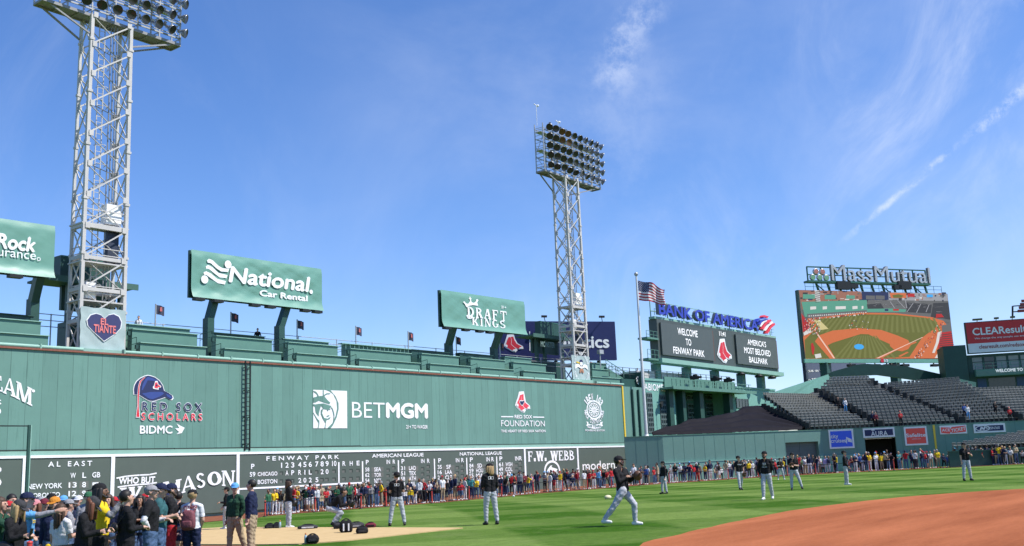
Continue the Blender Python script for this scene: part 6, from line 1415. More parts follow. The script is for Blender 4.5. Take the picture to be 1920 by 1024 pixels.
def child(mb, name, mats, parent):
    me = bpy.data.meshes.new(name); me.from_pydata(mb.v, [], mb.f)
    for m in (mats if isinstance(mats, list) else [mats]): me.materials.append(m)
    me.polygons.foreach_set('material_index', mb.m); me.polygons.foreach_set('use_smooth', mb.sm); me.update()
    o = bpy.data.objects.new(name, me); COL.objects.link(o); o.parent = parent; return o
CLO = {'black': (.012, .012, .014), 'charcoal': (.04, .04, .044), 'navy': (.014, .02, .055), 'white': (.62, .62, .65), 'grey': (.26, .26, .28), 'red': (.42, .022, .03), 'yellow': (.70, .48, .02), 'green': (.03, .12, .06), 'light blue': (.12, .34, .62), 'purple': (.36, .30, .55), 'tan': (.40, .32, .21), 'maroon': (.14, .02, .035), 'teal': (.05, .22, .24), 'orange': (.55, .22, .03), 'pink': (.55, .22, .24), 'blue': (.05, .11, .33), 'jeans': (.07, .12, .22), 'khaki': (.36, .28, .18), 'pants grey': (.42, .43, .47), 'dark green': (.018, .06, .035), 'plaid teal': (.03, .10, .11)}
def cloth(c):
    return M('cloth_'+c.replace(' ', '_'), CLO[c], .82, .09, 5, bump=.6, bscale=11, spec=.2)
SK = [M('skin_light', (.50, .29, .21), .5, .06, 8), M('skin_tan', (.36, .20, .13), .5, .06, 8), M('skin_brown', (.17, .085, .05), .5, .06, 8)]
HR_ = {'brown': M('brown_hair', (.06, .032, .018), .6, .3, 20), 'dark': M('dark_hair', (.014, .011, .010), .55, .3, 20), 'blond': M('blond_hair', (.36, .24, .11), .55, .25, 20), 'auburn': M('auburn_hair', (.13, .045, .02), .55, .3, 20), 'grey': M('grey_hair', (.22, .21, .20), .6, .2, 20)}
m_eye = M('eye_dark', (.01, .01, .012), .3); m_lip = M('lip', (.30, .12, .10), .5); m_shoew = M('shoe_white', (.66, .66, .66), .5, .06); m_shoeb = M('shoe_black', (.015, .015, .017), .5, .1); m_glove = M('brown_leather', (.10, .045, .022), .5, .2, 8); m_gloveb = M('black_leather', (.02, .018, .018), .45, .2, 8); m_phone = M('phone_black', (.01, .01, .012), .2)
LEGS = dict(rl=((.06, .02, -1), (.02, -.03, -1)), ll=((.06, .02, -1), (.02, -.03, -1)))
WALK = dict(rl=((.04, .38, -1), (.02, .12, -1)), ll=((.04, -.16, -1), (.02, -.5, -1)), lfz=-.35)
WIDE = dict(rl=((.22, .03, -1), (.16, -.04, -1)), ll=((.22, .03, -1), (.16, -.04, -1)))
ARM = {'down': ((.13, 0, -1), (.04, .16, -1)), 'front': ((.16, .12, -1), (-.45, .85, .05)), 'low': ((.2, .05, -1), (-.42, .55, -.75)), 'fold': ((.2, .18, -1), (-.92, .42, .18)), 'pocket': ((.34, -.12, -1), (-.28, .42, -.9)), 'up': ((.12, .8, -.45), (-.05, .55, .85)), 'point': ((.15, .97, -.02), (0, .97, .2)), 'hip': ((.55, -.2, -1), (-.75, .25, -.75)), 'mid': ((.1, .22, -1), (-.15, .95, .2)), 'back': ((.2, -.35, -1), (-.5, -.15, -.75)), 'high': ((.32, .34, -.9), (-.62, .62, .38))}
def pose(r='down', l='down', legs=LEGS, **k): d = dict(r=ARM[r], l=ARM[l]); d.update(legs); d.update(k); return d
def heading(h): f = HA*math.cos(math.radians(h))+HR*math.sin(math.radians(h)); return math.atan2(-f.x, f.y)
def hat(kind, HM, nk, mat, parent, back=False, brim=None):
    mb = MB(); mb.smooth = True; H = lambda p: nk+HM@((Matrix.Rotation(math.pi, 3, 'Z') @ Vector((p[0], p[1]+.02, p[2])) - V(0, .02, 0) if back else Vector(p))-V(0, .01, 1.58))
    vs = []; n, m = 16, 6
    for j in range(m+1):
        t = (math.pi/2)*j/m
        for i in range(n):
            a = 2*math.pi*i/n; fl = .8 if kind == 'flat' else 1
            vs.append(H((.106*math.cos(t)**.75*math.cos(a), -.012+.122*math.cos(t)**.75*math.sin(a), 1.722+.10*fl*math.sin(t))))
    fs = [(j*n+i, j*n+(i+1) % n, (j+1)*n+(i+1) % n, (j+1)*n+i) for j in range(m) for i in range(n)]; mb.add(vs, fs)
    c = child(mb, 'cap', mat, parent)
    if kind != 'beanie':
        mb = MB(); L_ = .20 if kind == 'cap' else .155; A = []; 
        for i in range(9):
            a = math.pi*(i/8); A.append((.088*math.cos(a)*1.0, .085+(L_-.085)*math.sin(a), 1.728-.022*math.sin(a)-.012*abs(math.cos(a))))
        top = [H(p) for p in A]; mb.prism(top, HM@V(0, 0, .012)); b = child(mb, 'brim', brim or mat, c)
    mb = MB(); mb.ball(H((0, -.012, 1.825)), .011, 6); child(mb, 'button', mat, c)
    return c
def hair(kind, HM, nk, mat, parent):
    mb = MB(); mb.smooth = True; H = lambda p: nk+HM@(Vector(p)-V(0, .01, 1.58)); n, m = 16, 8; vs = []
    lo = {'short': .25, 'long': .42, 'mid': .4, 'bun': .3, 'bald': 0}[kind]
    for j in range(m+1):
        for i in range(n):
            a = 2*math.pi*i/n; s = math.sin(a); t0 = -.72-lo if s < .1 else (-.62+.62*min(1, (s-.1)/.5)+.28*(s > .6)); t = t0+(math.pi/2-t0)*j/m
            r = 1+.03*math.sin(i*5.3+j*2.1)
            vs.append(H((.103*math.cos(t)*math.cos(a)*r, -.022+.115*math.cos(t)*s*r, 1.712+.108*math.sin(t)*r)))
    mb.add(vs, [(j*n+i, j*n+(i+1) % n, (j+1)*n+(i+1) % n, (j+1)*n+i) for j in range(m) for i in range(n)])
    if kind in ('long', 'mid'):
        q_ = .55 if kind == 'mid' else 1; mb.add(*cap_mesh(H((0, -.055, 1.70)), .088, H((0, -.06, 1.68))+V(0, -.03, -.30*q_), .062, 10))
        for s in (-1, 1): mb.add(*cap_mesh(H((s*.05, -.05, 1.70)), .065, H((s*.055, -.05, 1.68))+V(0, -.02, -.27*q_), .045, 10))
        for x, l, y in ((-.085, .30, -.03), (-.05, .36, -.085), (0, .38, -.10), (.05, .36, -.085), (.085, .30, -.03), (-.095, .24, .02), (.095, .24, .02)):
            if kind == 'mid': l *= .55
            for q in range(2): mb.add(*cap_mesh(H((x, y, 1.70)), .046, H((x, y, 1.70))+V(x*.25, -.02+q*.02, -l), .024, 8))
    return child(mb, 'hair', mat, parent)
PEOPLE = []
def person(loc, height, hd, P, label, shirt='black', fore=None, pants='jeans', shin=None, shoes='w', skin=0, hr=('short', 'brown'), cap=None, capback=False, beard=None, group=None, vest=None, gloves=None, face=True, voxel=.0125, upper=None):
    me, reg, (HM, nk, hands, R, pel) = body_mesh(P, True, voxel); me.name = 'person'; me.materials.append(SK[skin])
    o = bpy.data.objects.new('person', me); COL.objects.link(o); sc_ = height/1.80
    o.location = loc; o.rotation_euler = (0, 0, heading(hd)); o.scale = (sc_,)*3
    tag(o, label, 'person', group); PEOPLE.append(o)
    sh = ['shirt']+(['sleeve', 'fore'] if fore == 'long' else [])
    shell(me, reg, sh, .013, 'jacket' if fore == 'long' else 'shirt', cloth(shirt), o)
    if fore and fore != 'long': shell(me, reg, ['sleeve', 'fore'], .009, 'sleeves', cloth(fore), o)
    if vest: shell(me, reg, ['shirt'], .022, 'vest', cloth(vest), o)
    shell(me, reg, ['pants']+([] if shin == 'skin' else ['shin']), .016, 'trousers', cloth(pants), o, .006)
    shell(me, reg, ['shoe'], .008, 'shoes', m_shoew if shoes == 'w' else m_shoeb, o, 0)
    hair(hr[0], HM, nk, HR_[hr[1]], o) if hr[0] != 'bald' else None
    if cap: hat(cap[0], HM, nk, cloth(cap[1]), o, capback, cloth(cap[2]) if len(cap) > 2 else None)
    H = lambda p: nk+HM@(Vector(p)-V(0, .01, 1.58)); mb = MB(); mb.smooth = True
    for s in (-1, 1): mb.ball(H((s*.034, .100, 1.688)), (.014, .010, .009), 8)
    child(mb, 'eyes', m_eye, o); mb = MB(); mb.smooth = True; mb.ball(H((0, .108, 1.618)), (.026, .008, .007), 8); child(mb, 'lips', m_lip, o)
    if beard:
        mb = MB(); mb.smooth = True
        for s in (-1, 1): mb.add(*cap_mesh(H((s*.07, .025, 1.64)), .022, H((s*.04, .075, 1.585)), .028, 8))
        mb.add(*cap_mesh(H((-.035, .085, 1.58)), .028, H((.035, .085, 1.58)), .028, 8)); mb.add(*cap_mesh(H((-.03, .108, 1.632)), .010, H((.03, .108, 1.632)), .010, 8)); child(mb, 'beard', HR_[beard], o)
    if gloves is not None:
        mb = MB(); mb.smooth = True; h = hands[gloves]; d = nrm(V(.1, .9, -.2)); mb.ball(h+d*.02, (.10, .12, .13), 12)
        for k in range(4): mb.add(*cap_mesh(h+V(-.07+.045*k, .05, .02), .026, h+V(-.085+.055*k, .13, .10-.012*abs(k-1.5)), .024, 8))
        mb.add(*cap_mesh(h+V(.09, .03, -.02), .028, h+V(.13, .10, .05), .024, 8)); child(mb, 'baseball_glove', m_gloveb if gloves == 0 else m_glove, o)
    o['_'] = 0; del o['_']
    return o, HM, nk, hands, R, pel, sc_
def held(o, pt, name, label, cat, mb, mats):     # a separate thing placed at a point of the posed figure
    Mx = Matrix.Translation(o.location) @ Matrix.Rotation(o.rotation_euler[2], 4, 'Z') @ Matrix.Scale(o.scale[0], 4)
    w = Mx@Vector(pt); mb.v = [tuple((Mx@(Vector(v)+Vector(pt)))) for v in mb.v]; t = mb.build(name, mats); tag(t, label, cat); return t
def phone(o, h, label):
    mb = MB(); mb.obox((0, .03, .03), (.075, 0, 0), (0, .012, 0), (0, .02, .15)); return held(o, h, 'phone', label, 'phone', mb, m_phone)
def back_mark(o, R, pel, marks, z=1.33, front=False):   # lettering on a back or chest: in the figure's own frame
    base = V(0, .95*0, .95); T = lambda p: pel+R@(Vector(p)-base); mbs = {}
    s = 1 if front else -1; mb = MB(); mats = []
    for txt, x, zz, w, h, col, wt in marks:
        if col not in mats: mats.append(col)
        k = mats.index(col)
        if isinstance(txt, str):
            g = glyphs(txt, wt)
            for q, (dx, dz) in enumerate(((0, 0), (g[2], 0), (-g[2], 0))):
                P = [T(((x+w*(vx+dx*g[3]-.5))*(-s), s*(.128+.006*q-.9*((x+w*(vx-.5)))**2), zz+h*(vy-.5))) for vx, vy in g[0]]; mb.add(P, g[1], k)
        else: mb.add([T(((x+w*(vx-.5))*(-s), s*(.122-.9*(x+w*(vx-.5))**2), zz+h*(vy-.5))) for vx, vy in txt], [tuple(range(len(txt)))], k)
    return child(mb, 'lettering', mats, o)
BX = [(0, 0), (1, 0), (1, 1), (0, 1)]
def ring_mark(x, z, w, h, col): return [([(0, 0), (1, 0), (1, .1), (0, .1)], x, z, w, h, col, 0), ([(0, .9), (1, .9), (1, 1), (0, 1)], x, z, w, h, col, 0), ([(0, .1), (.06, .1), (.06, .9), (0, .9)], x, z, w, h, col, 0), ([(.94, .1), (1, .1), (1, .9), (.94, .9)], x, z, w, h, col, 0), ([(.2, .1), (.5, .1), (.62, .5), (.5, .9), (.3, .9), (.42, .5)], x, z, w, h, col, 0)]
def ballplayer(px, yh, yf, hd, P, label, mark=None, shoes='b', **k):
    g = G(px, yf); d = (g-EYE).dot(AX); H_ = (yf-yh)/F*d*(P.get('hscale', 1)); 
    kw = dict(shirt='black', fore='long', pants='pants grey', cap=('cap', 'black'), hr=('short', 'dark'), shoes=shoes, group='players in black tops and grey trousers'); kw.update(k)
    r = person(g, H_, hd, P, label, **kw)
    if mark == 'back': back_mark(r[0], r[4], r[5], ring_mark(0, 1.38, .17, .085, m_white))
    if mark == 'chest': back_mark(r[0], r[4], r[5], [('SOX', .0, 1.33, .13, .1, m_white, .02), ('CHICAGO', .0, 1.22, .2, .03, m_white, .02)], front=True)
    if mark == 'word': back_mark(r[0], r[4], r[5], [('CHICAGO', .0, 1.34, .24, .05, m_white, .02)], front=True)
    return r
ballplayer(541, 902, 990, 62, pose('low', 'front', head=(15, -6)), 'player with long brown hair and white shoes facing right beside the kit bags', shoes='w', fore='long', hr=('mid', 'brown'), beard='brown', gloves=0)
ballplayer(618, 911, 989, 88, pose('mid', 'mid', dict(rl=((.18, .93, -.30), (.05, -.62, -.8)), ll=((.18, .88, -.42), (.05, -.55, -.85))), lean=(48, 0, 0), head=(0, 34), hscale=1.28), 'bare-headed catcher squatting and facing right on the grass', cap=None, gloves=0, shoes='b', skin=1)
ballplayer(745, 888, 986, 350, pose('front', 'front', WIDE, head=(-35, 0)), 'player in short-sleeved black shirt standing with back turned and feet apart', mark='back', fore=None)
ballplayer(921, 873, 984, 338, pose('low', 'front', dict(rl=((.12, -.05, -1), (.08, -.1, -1)), ll=((.1, .1, -1), (.02, .0, -1))), head=(-50, 0)), 'player with blond hair and beard seen from behind, head turned left', mark='back', hr=('mid', 'blond'), beard='auburn')
ballplayer(1172, 857, 986, 104, pose('high', 'high', dict(rl=((.22, -.62, -1), (.10, -.80, -1)), ll=((.10, .72, -1), (.06, -.02, -1))), lean=(-6, 0, -34), head=(-44, 0), hscale=1.03), 'nearest player striding right with hands together at the chest', gloves=1, beard='dark', skin=1, shoes='w')
ballplayer(1161, 871, 930, 120, pose('front', 'down', WIDE), 'player mostly hidden behind the striding nearest player', shoes='w')
ballplayer(1246, 867, 926, 250, pose('low', 'down', dict(rl=((.06, .12, -1), (0, .02, -1)), ll=((.08, -.06, -1), (.02, -.12, -1)))), 'player in long black jacket facing left before the dark corner wall')
ballplayer(1389, 857, 919.5, 172, pose('down', 'down', WALK, head=(-20, 4)), 'player in black T-shirt walking towards the camera with a glove hanging down', mark='word', fore=None, gloves=1, shoes='b')
ballplayer(1440, 848, 937, 205, pose('pocket', 'back', dict(rl=((.05, .30, -1), (.02, .10, -1)), ll=((.08, -.14, -1), (.04, -.38, -1))), head=(5, 6)), 'player in black hooded top and white shoes walking towards the left', mark='chest', shoes='w', beard='dark', skin=1)
ballplayer(1465, 860, 900, 185, pose('front', 'front', WIDE), 'small distant player in black and white top holding a yellow glove', fore='white', gloves=1, shoes='w')
ballplayer(1491, 851, 919, 190, pose('front', 'fold', dict(rl=((.10, .0, -1), (.04, 0, -1)), ll=((.34, .06, -1), (.26, -.06, -1))), head=(-12, 6)), 'player hugging a brown glove, right of the hooded player', fore=None, gloves=1)
ballplayer(1588, 847, 909.5, 105, pose('low', 'down', dict(rl=((.03, .1, -1), (0, 0, -1)), ll=((.03, -.02, -1), (0, -.1, -1))), head=(6, 0)), 'slim player facing right before the blue square advert, holding something blue', shoes='w', fore='long')
ballplayer(1815, 832, 901.5, 178, pose('down', 'high', dict(rl=((.12, .02, -1), (.1, -.03, -1)), ll=((.10, .02, -1), (.08, -.03, -1))), head=(-6, 0)), 'rightmost player in black T-shirt facing the camera with one arm raised', fore=None)
ballplayer(424, 916, 993, 255, pose('low', 'front', dict(rl=((.05, .2, -1), (.02, -.05, -1)), ll=((.05, -.2, -1), (.02, -.4, -1)))), 'player in black jacket and white shoes partly hidden behind the green jacket man', shoes='w')
# ---------------------------------------------------------------- spectators in the left foreground
def fan(px, yh, d, hd, P, label, **k):
    top = PD(px, yh, d); g = V(top.x, top.y, ground(top.x, top.y)); kw = dict(voxel=.013, group='spectators crowded in the left foreground'); kw.update(k)
    return person(g, top.z-g.z, hd, P, label, **kw)
r = fan(31, 941, 17.5, 98, pose('mid', 'front', head=(0, -28)), 'person with long blond hair, grey cap and black sweater at far left', shirt='black', fore='long', pants='navy', hr=('long', 'blond'), cap=('cap', 'charcoal'))
phone(r[0], r[3][0], 'phone held low by the person with blond hair and grey cap')
mb = MB(); mb.smooth = True; mb.ball((.21, -.05, 1.02), (.08, .17, .13), 12); mb.smooth = False; mb.beam((.2, -.08, 1.12), (.12, -.09, 1.46), .03, .012); held(r[0], (0, 0, 0), 'shoulder_bag', 'black leather bag slung on the person with blond hair', 'bag', mb, m_gloveb)
r = fan(52, 927, 18.6, 78, pose('point', 'down', head=(12, 0)), 'person in light blue shirt and navy cap pointing right with outstretched arm', shirt='light blue', fore='grey', pants='jeans', cap=('cap', 'navy'), hr=('short', 'brown'))
back_mark(r[0], r[4], r[5], [('Boston', 0, 1.32, .26, .08, m_yellow, .02)], front=True)
fan(17, 943, 20.3, 95, pose('front', 'front'), 'person in a red knitted hat behind the blond hair at far left', shirt='dark green', fore='long', cap=('beanie', 'red'), hr=('short', 'dark'))
r = fan(2, 935, 18.6, 88, pose('up', 'down'), 'person in dark green jacket raising a phone at the left edge', shirt='dark green', fore='long', hr=('long', 'brown'))
phone(r[0], r[3][0], 'phone raised by the person in dark green jacket at left edge')
fan(23, 929, 21.8, 120, pose('down', 'down'), 'dark-haired bare-headed person behind the red hat at far left', shirt='black', fore='long', hr=('short', 'dark'))
fan(66, 940, 20.6, 185, pose('fold', 'fold'), 'person in pink cap behind the pointing arm', shirt='navy', fore='long', cap=('cap', 'pink'), hr=('long', 'auburn'))
fan(83, 938, 21.4, 140, pose('down', 'front'), 'person in maroon cap and white shirt behind the pointing arm', shirt='white', fore='long', cap=('cap', 'maroon'), hr=('short', 'dark'))
fan(97, 928, 23, 160, pose('down', 'down'), 'person in black cap standing behind the orange cap', shirt='black', fore='long', cap=('cap', 'black'), hr=('short', 'brown'))
fan(103, 935, 19.8, 178, pose('down', 'pocket', head=(10, -8)), 'bearded person in orange cap and navy jacket facing the camera', shirt='navy', fore='long', cap=('cap', 'orange'), hr=('short', 'brown'), beard='brown')
fan(119, 932, 24, 170, pose('down', 'down'), 'person in bright blue cap behind the pointing hand', shirt='grey', fore='long', cap=('cap', 'light blue'), hr=('short', 'brown'))
fan(130, 939, 21.8, 60, pose('front', 'front'), 'person in grey cap behind the white jersey', shirt='grey', fore='long', cap=('cap', 'grey'), hr=('short', 'dark'))
fan(147, 932, 25, 175, pose('fold', 'fold'), 'person in white cap seen over the black hooded top', shirt='navy', fore='long', cap=('cap', 'white'), hr=('short', 'brown'))
fan(166, 925, 24, 150, pose('down', 'down'), 'person in green cap left of the yellow T-shirt', shirt='grey', fore='long', cap=('cap', 'green'), hr=('short', 'dark'))
r = fan(116, 947, 18.9, 22, pose('mid', 'down', head=(40, 0)), 'brown-haired person in white jersey turned away, carrying a small yellow bag', shirt='white', fore=None, pants='white', hr=('long', 'brown'))
mb = MB(); mb.smooth = True; mb.ball((-.16, -.16, .95), (.08, .05, .10), 10); held(r[0], (0, 0, 0), 'small_bag', 'small yellow bag on the person in white jersey', 'bag', mb, cloth('yellow'))
r = fan(158, 933, 17.6, 84, pose('mid', 'mid', lean=(6, 0, 0), head=(0, -40), bulk=1.12), 'person in black hooded top and grey cap looking down at a phone', shirt='black', fore='long', pants='black', cap=('cap', 'charcoal'), hr=('long', 'auburn'))
phone(r[0], r[3][0], 'phone in the hands of the person in black hooded top')
r = fan(190, 910, 18.6, 84, pose('up', 'down', head=(0, 2), bulk=1.08), 'tall person in yellow T-shirt and black cap worn backwards, holding up a phone', shirt='yellow', fore='grey', pants='black', cap=('cap', 'black'), capback=True, skin=2, hr=('long', 'dark'), beard='dark')
phone(r[0], r[3][0], 'phone held up by the person in the yellow T-shirt')
r = fan(238, 922, 18.2, 55, pose('front', 'front', bulk=1.18), 'dark-haired person in black hooded top with back turned, right of yellow T-shirt', shirt='black', fore='long', pants='black', hr=('short', 'dark'))
mb = MB(); mb.smooth = True; mb.ball((0, -.19, 1.2), (.17, .05, .09), 12); mb.smooth = False; mb.beam((.1, -.17, 1.25), (.2, -.02, 1.5), .03, .012); held(r[0], (0, 0, 0), 'cross_body_bag', 'shiny black bag worn across the back of the dark-haired person', 'bag', mb, m_gloveb)
fan(203, 929, 22.6, 170, pose('down', 'down'), 'brown-haired person glimpsed between yellow T-shirt and black hooded top', shirt='navy', fore='long', hr=('long', 'brown'))
fan(262, 930, 23.5, 165, pose('fold', 'fold'), 'dark-haired person facing the camera, left of the flat cap', shirt='black', fore='long', skin=1, hr=('long', 'dark'))
r = fan(284, 912, 20, 82, pose('hip', 'front', head=(10, 0), bulk=1.08), 'person in grey flat cap, black vest and white sleeves by the red posts', shirt='white', fore='long', vest='black', pants='jeans', cap=('flat', 'grey'), hr=('short', 'grey'))
r = fan(301, 910, 21, 80, pose('mid', 'front', head=(12, -8), bulk=1.08), 'person in teal plaid shirt and navy cap holding a phone', shirt='plaid teal', fore=None, pants='jeans', cap=('cap', 'navy'), hr=('short', 'brown'))
phone(r[0], r[3][0], 'phone held by the person in teal plaid shirt')
fan(322, 910, 22, 76, pose('front', 'front', bulk=1.05), 'bearded person in black T-shirt and navy cap, right of the plaid shirt', shirt='black', fore=None, pants='red', cap=('cap', 'navy'), hr=('short', 'brown'), beard='brown')
r = fan(335, 924, 24.5, 352, pose('down', 'front'), 'person in black printed T-shirt seen from behind, past the plaid shirt', shirt='black', fore=None, pants='charcoal', hr=('short', 'dark'))
back_mark(r[0], r[4], r[5], [('34', 0, 1.28, .16, .14, m_white, .02)])
fan(339, 968, 23, 150, pose('mid', 'down'), 'child in navy cap and khaki trousers between two red posts', shirt='navy', fore=None, pants='khaki', cap=('cap', 'navy', 'white'))
r = fan(361, 921, 22, 4, pose('low', 'low', bulk=1.06), 'blond person in white jersey with red lettering and black cap, back turned', shirt='white', fore=None, pants='navy', cap=('cap', 'black'), hr=('short', 'blond'))
back_mark(r[0], r[4], r[5], [('PELOSI', 0, 1.44, .30, .07, M('jersey_red', (.45, .02, .04), .7), .02)])
mb = MB(); mb.smooth = True; n0 = len(mb.v); mb.ball((0, 0, 0), 1, 18); sp_ = lambda v, p: math.copysign(abs(v)**p, v)
mb.v[n0:] = [(.155*sp_(x, .55)*(1-.12*z), -.215+.09*sp_(y, .6), 1.18+.22*sp_(z, .6)) for x, y, z in mb.v[n0:]]; n0 = len(mb.v); mb.ball((0, 0, 0), 1, 14)
mb.v[n0:] = [(.115*sp_(x, .5), -.30+.035*sp_(y, .6), 1.09+.085*sp_(z, .5)) for x, y, z in mb.v[n0:]]; mb.smooth = False
for s in (-1, 1): mb.beam((s*.1, -.17, 1.32), (s*.11, .0, 1.52), .05, .015)
held(r[0], (0, 0, 0), 'backpack', 'maroon backpack on the person in white lettered jersey', 'backpack', mb, M('dusty_maroon_nylon', (.17, .05, .065), .7, .2, 6, bump=.5, bscale=9))
r = fan(441, 908, 26.5, 205, pose('down', 'pocket', dict(rl=((.05, .12, -1), (.02, .02, -1)), ll=((.12, -.16, -1), (.05, -.42, -1))), head=(-38, -4), bulk=1.12), 'person in dark green zip jacket, blue cap and khaki trousers', shirt='dark green', fore='long', pants='khaki', cap=('cap', 'light blue'), hr=('short', 'brown'))
r = fan(472, 902, 26, 268, pose('pocket', 'down', head=(4, -6), bulk=1.18), 'short-haired person in navy jacket and pale khaki trousers, rightmost of the foreground', shirt='navy', fore='long', pants='khaki', hr=('short', 'dark'))
rf = random.Random(21); cs = ['navy', 'black', 'red', 'grey', 'white', 'green']; seen = set()
for px, yh, d in ((8, 944, 22), (40, 938, 23), (76, 934, 26), (110, 940, 26), (138, 936, 28), (178, 933, 27), (214, 934, 25), (224, 932, 29), (252, 932, 27), (272, 928, 29), (312, 926, 28), (92, 944, 24)):
    c, q = rf.choice(cs), rf.choice(['navy', 'black', 'red', 'white', 'grey']); sd_ = 'between '+('the pointing arm and the left edge' if px < 60 else 'the pointing arm and the yellow T-shirt' if px < 185 else 'the yellow T-shirt and the plaid shirt')
    lab = '%s cap and %s top at the back, ' % (q, c)+sd_
    while lab in seen: c, q = rf.choice(cs), rf.choice(['navy', 'black', 'red', 'white', 'grey']); lab = '%s cap and %s top at the back, ' % (q, c)+sd_
    seen.add(lab); fan(px, yh, d, rf.uniform(40, 190), pose(rf.choice(['front', 'down', 'fold']), 'front'), lab, shirt=c, fore='long', cap=('cap', q), hr=(rf.choice(['short', 'long']), rf.choice(['dark', 'brown'])), skin=rf.choice([0, 0, 1]), voxel=.02)
# ---------------------------------------------------------------- the crowd along the warning track
CP = [pose('down', 'down'), pose('fold', 'fold'), pose('front', 'front', head=(0, -20)), pose('pocket', 'pocket'), pose('up', 'front'), pose('down', 'hip'), pose('front', 'down', head=(30, 0)), pose('down', 'down', WALK), pose('low', 'low', WIDE), pose('back', 'back', head=(-30, 0)), pose('hip', 'fold', bulk=1.12), pose('mid', 'mid', head=(0, -25), bulk=1.1)]
CP = CP+[dict(p, cap=True) for p in CP[:7]+CP[10:]]; CROWD = []
for P in CP:
    me, reg, info = body_mesh(P, False, .024); me.name = 'person'
    for r_ in REG: me.materials.append(None)
    me.polygons.foreach_set('material_index', reg.astype('i')); me.update(); CROWD.append(me)
HATC = ['navy', 'navy', 'navy', 'black', 'black', 'red', 'red', 'white', 'grey', 'grey', 'light blue']
NOTE = "502 green,514 yellow,527 black,536 tan,552 red,556 yellow,582 navy,593 white,602 tan,612 red,618 grey,632 green,640 navy,646 navy,655 green,665 white,669 red,675 white,683 navy,697 grey,706 navy,716 yellow,724 red,732 navy,762 white,770 yellow,778 navy,787 white,799 red,810 white,818 navy,822 black,833 white,841 charcoal,849 navy,858 navy,866 red,875 white,884 teal,897 yellow,937 white,945 navy,953 black,969 black,979 grey,986 maroon,996 yellow,1002 purple,1013 navy,1025 grey,1034 white,1043 navy,1052 yellow,1062 navy,1070 navy,1078 navy,1085 red,1092 maroon,1100 white,1109 red,1118 red,1125 light blue,1132 white,1137 black,1143 red,1155 red,1197 white,1206 navy,1215 blue,1223 white,1229 red,1237 navy,1255 black,1262 grey,1271 black,1280 white,1286 navy,1294 navy,1301 navy,1309 red,1316 navy,1327 yellow,1334 navy,1339 navy,1347 tan,1353 black,1361 white,1367 tan,1375 white,1381 navy,1398 navy,1405 navy,1410 yellow,1416 white,1421 white,1426 navy,1452 orange,1459 black,1472 yellow,1478 navy,1502 red,1509 green,1515 white,1522 navy,1528 navy,1534 charcoal,1541 navy,1546 white,1551 grey,1557 purple,1563 navy,1570 navy,1575 yellow,1597 navy,1603 maroon,1608 navy,1614 navy,1620 white,1626 blue,1632 white,1638 navy,1643 yellow,1648 white,1653 yellow,1659 yellow,1667 tan,1680 black,1698 teal,1708 red,1719 navy,1724 white,1734 navy,1741 red,1752 white,1762 yellow,1769 pink,1776 navy,1780 blue,1794 black,1828 navy,1836 navy,1849 red,1863 red,1871 navy,1878 yellow,1883 navy,1889 grey,1899 white,1910 tan"
rc = random.Random(12); ents = []
for it in NOTE.split(','):
    x, c = it.split(' ', 1); ents.append([float(x), c, 0])
xs = [e[0] for e in ents]; x = 494
while x < 1918:        # a second, looser row behind
    x += rc.choice((2.5, 3.5, 5, 7, 9, 14, 24))*rc.uniform(.8, 1.2)
    if 1686 < x < 1694 or 1800 < x < 1822: continue
    ents.append([x, rc.choice(['navy', 'black', 'navy', 'charcoal', 'white', 'grey', 'red', 'navy', 'tan', 'black', 'green', 'maroon']), 1])
ents.sort(key=lambda e: e[0])
def track_y(px):
    for (a, u), (b, v) in zip(TRK, TRK[1:]):
        if px <= b: return u+(v-u)*(px-a)/(b-a)
    return TRK[-1][1]
where = ((640, 'by the line score'), (840, 'below the team-name columns'), (985, 'below the second league columns'), (1082, 'below the horse emblem'), (1170, 'below the lower-case wall lettering'), (1245, 'below the dark corner wall'), (1330, 'below the left of the plain green wall'), (1470, 'below the right of the plain green wall'), (1545, 'before the garage door'), (1612, 'below the blue square advert'), (1690, 'before the dark tunnel'), (1750, 'below the red square advert'), (2000, 'by the low corner stand'))
labs = {}
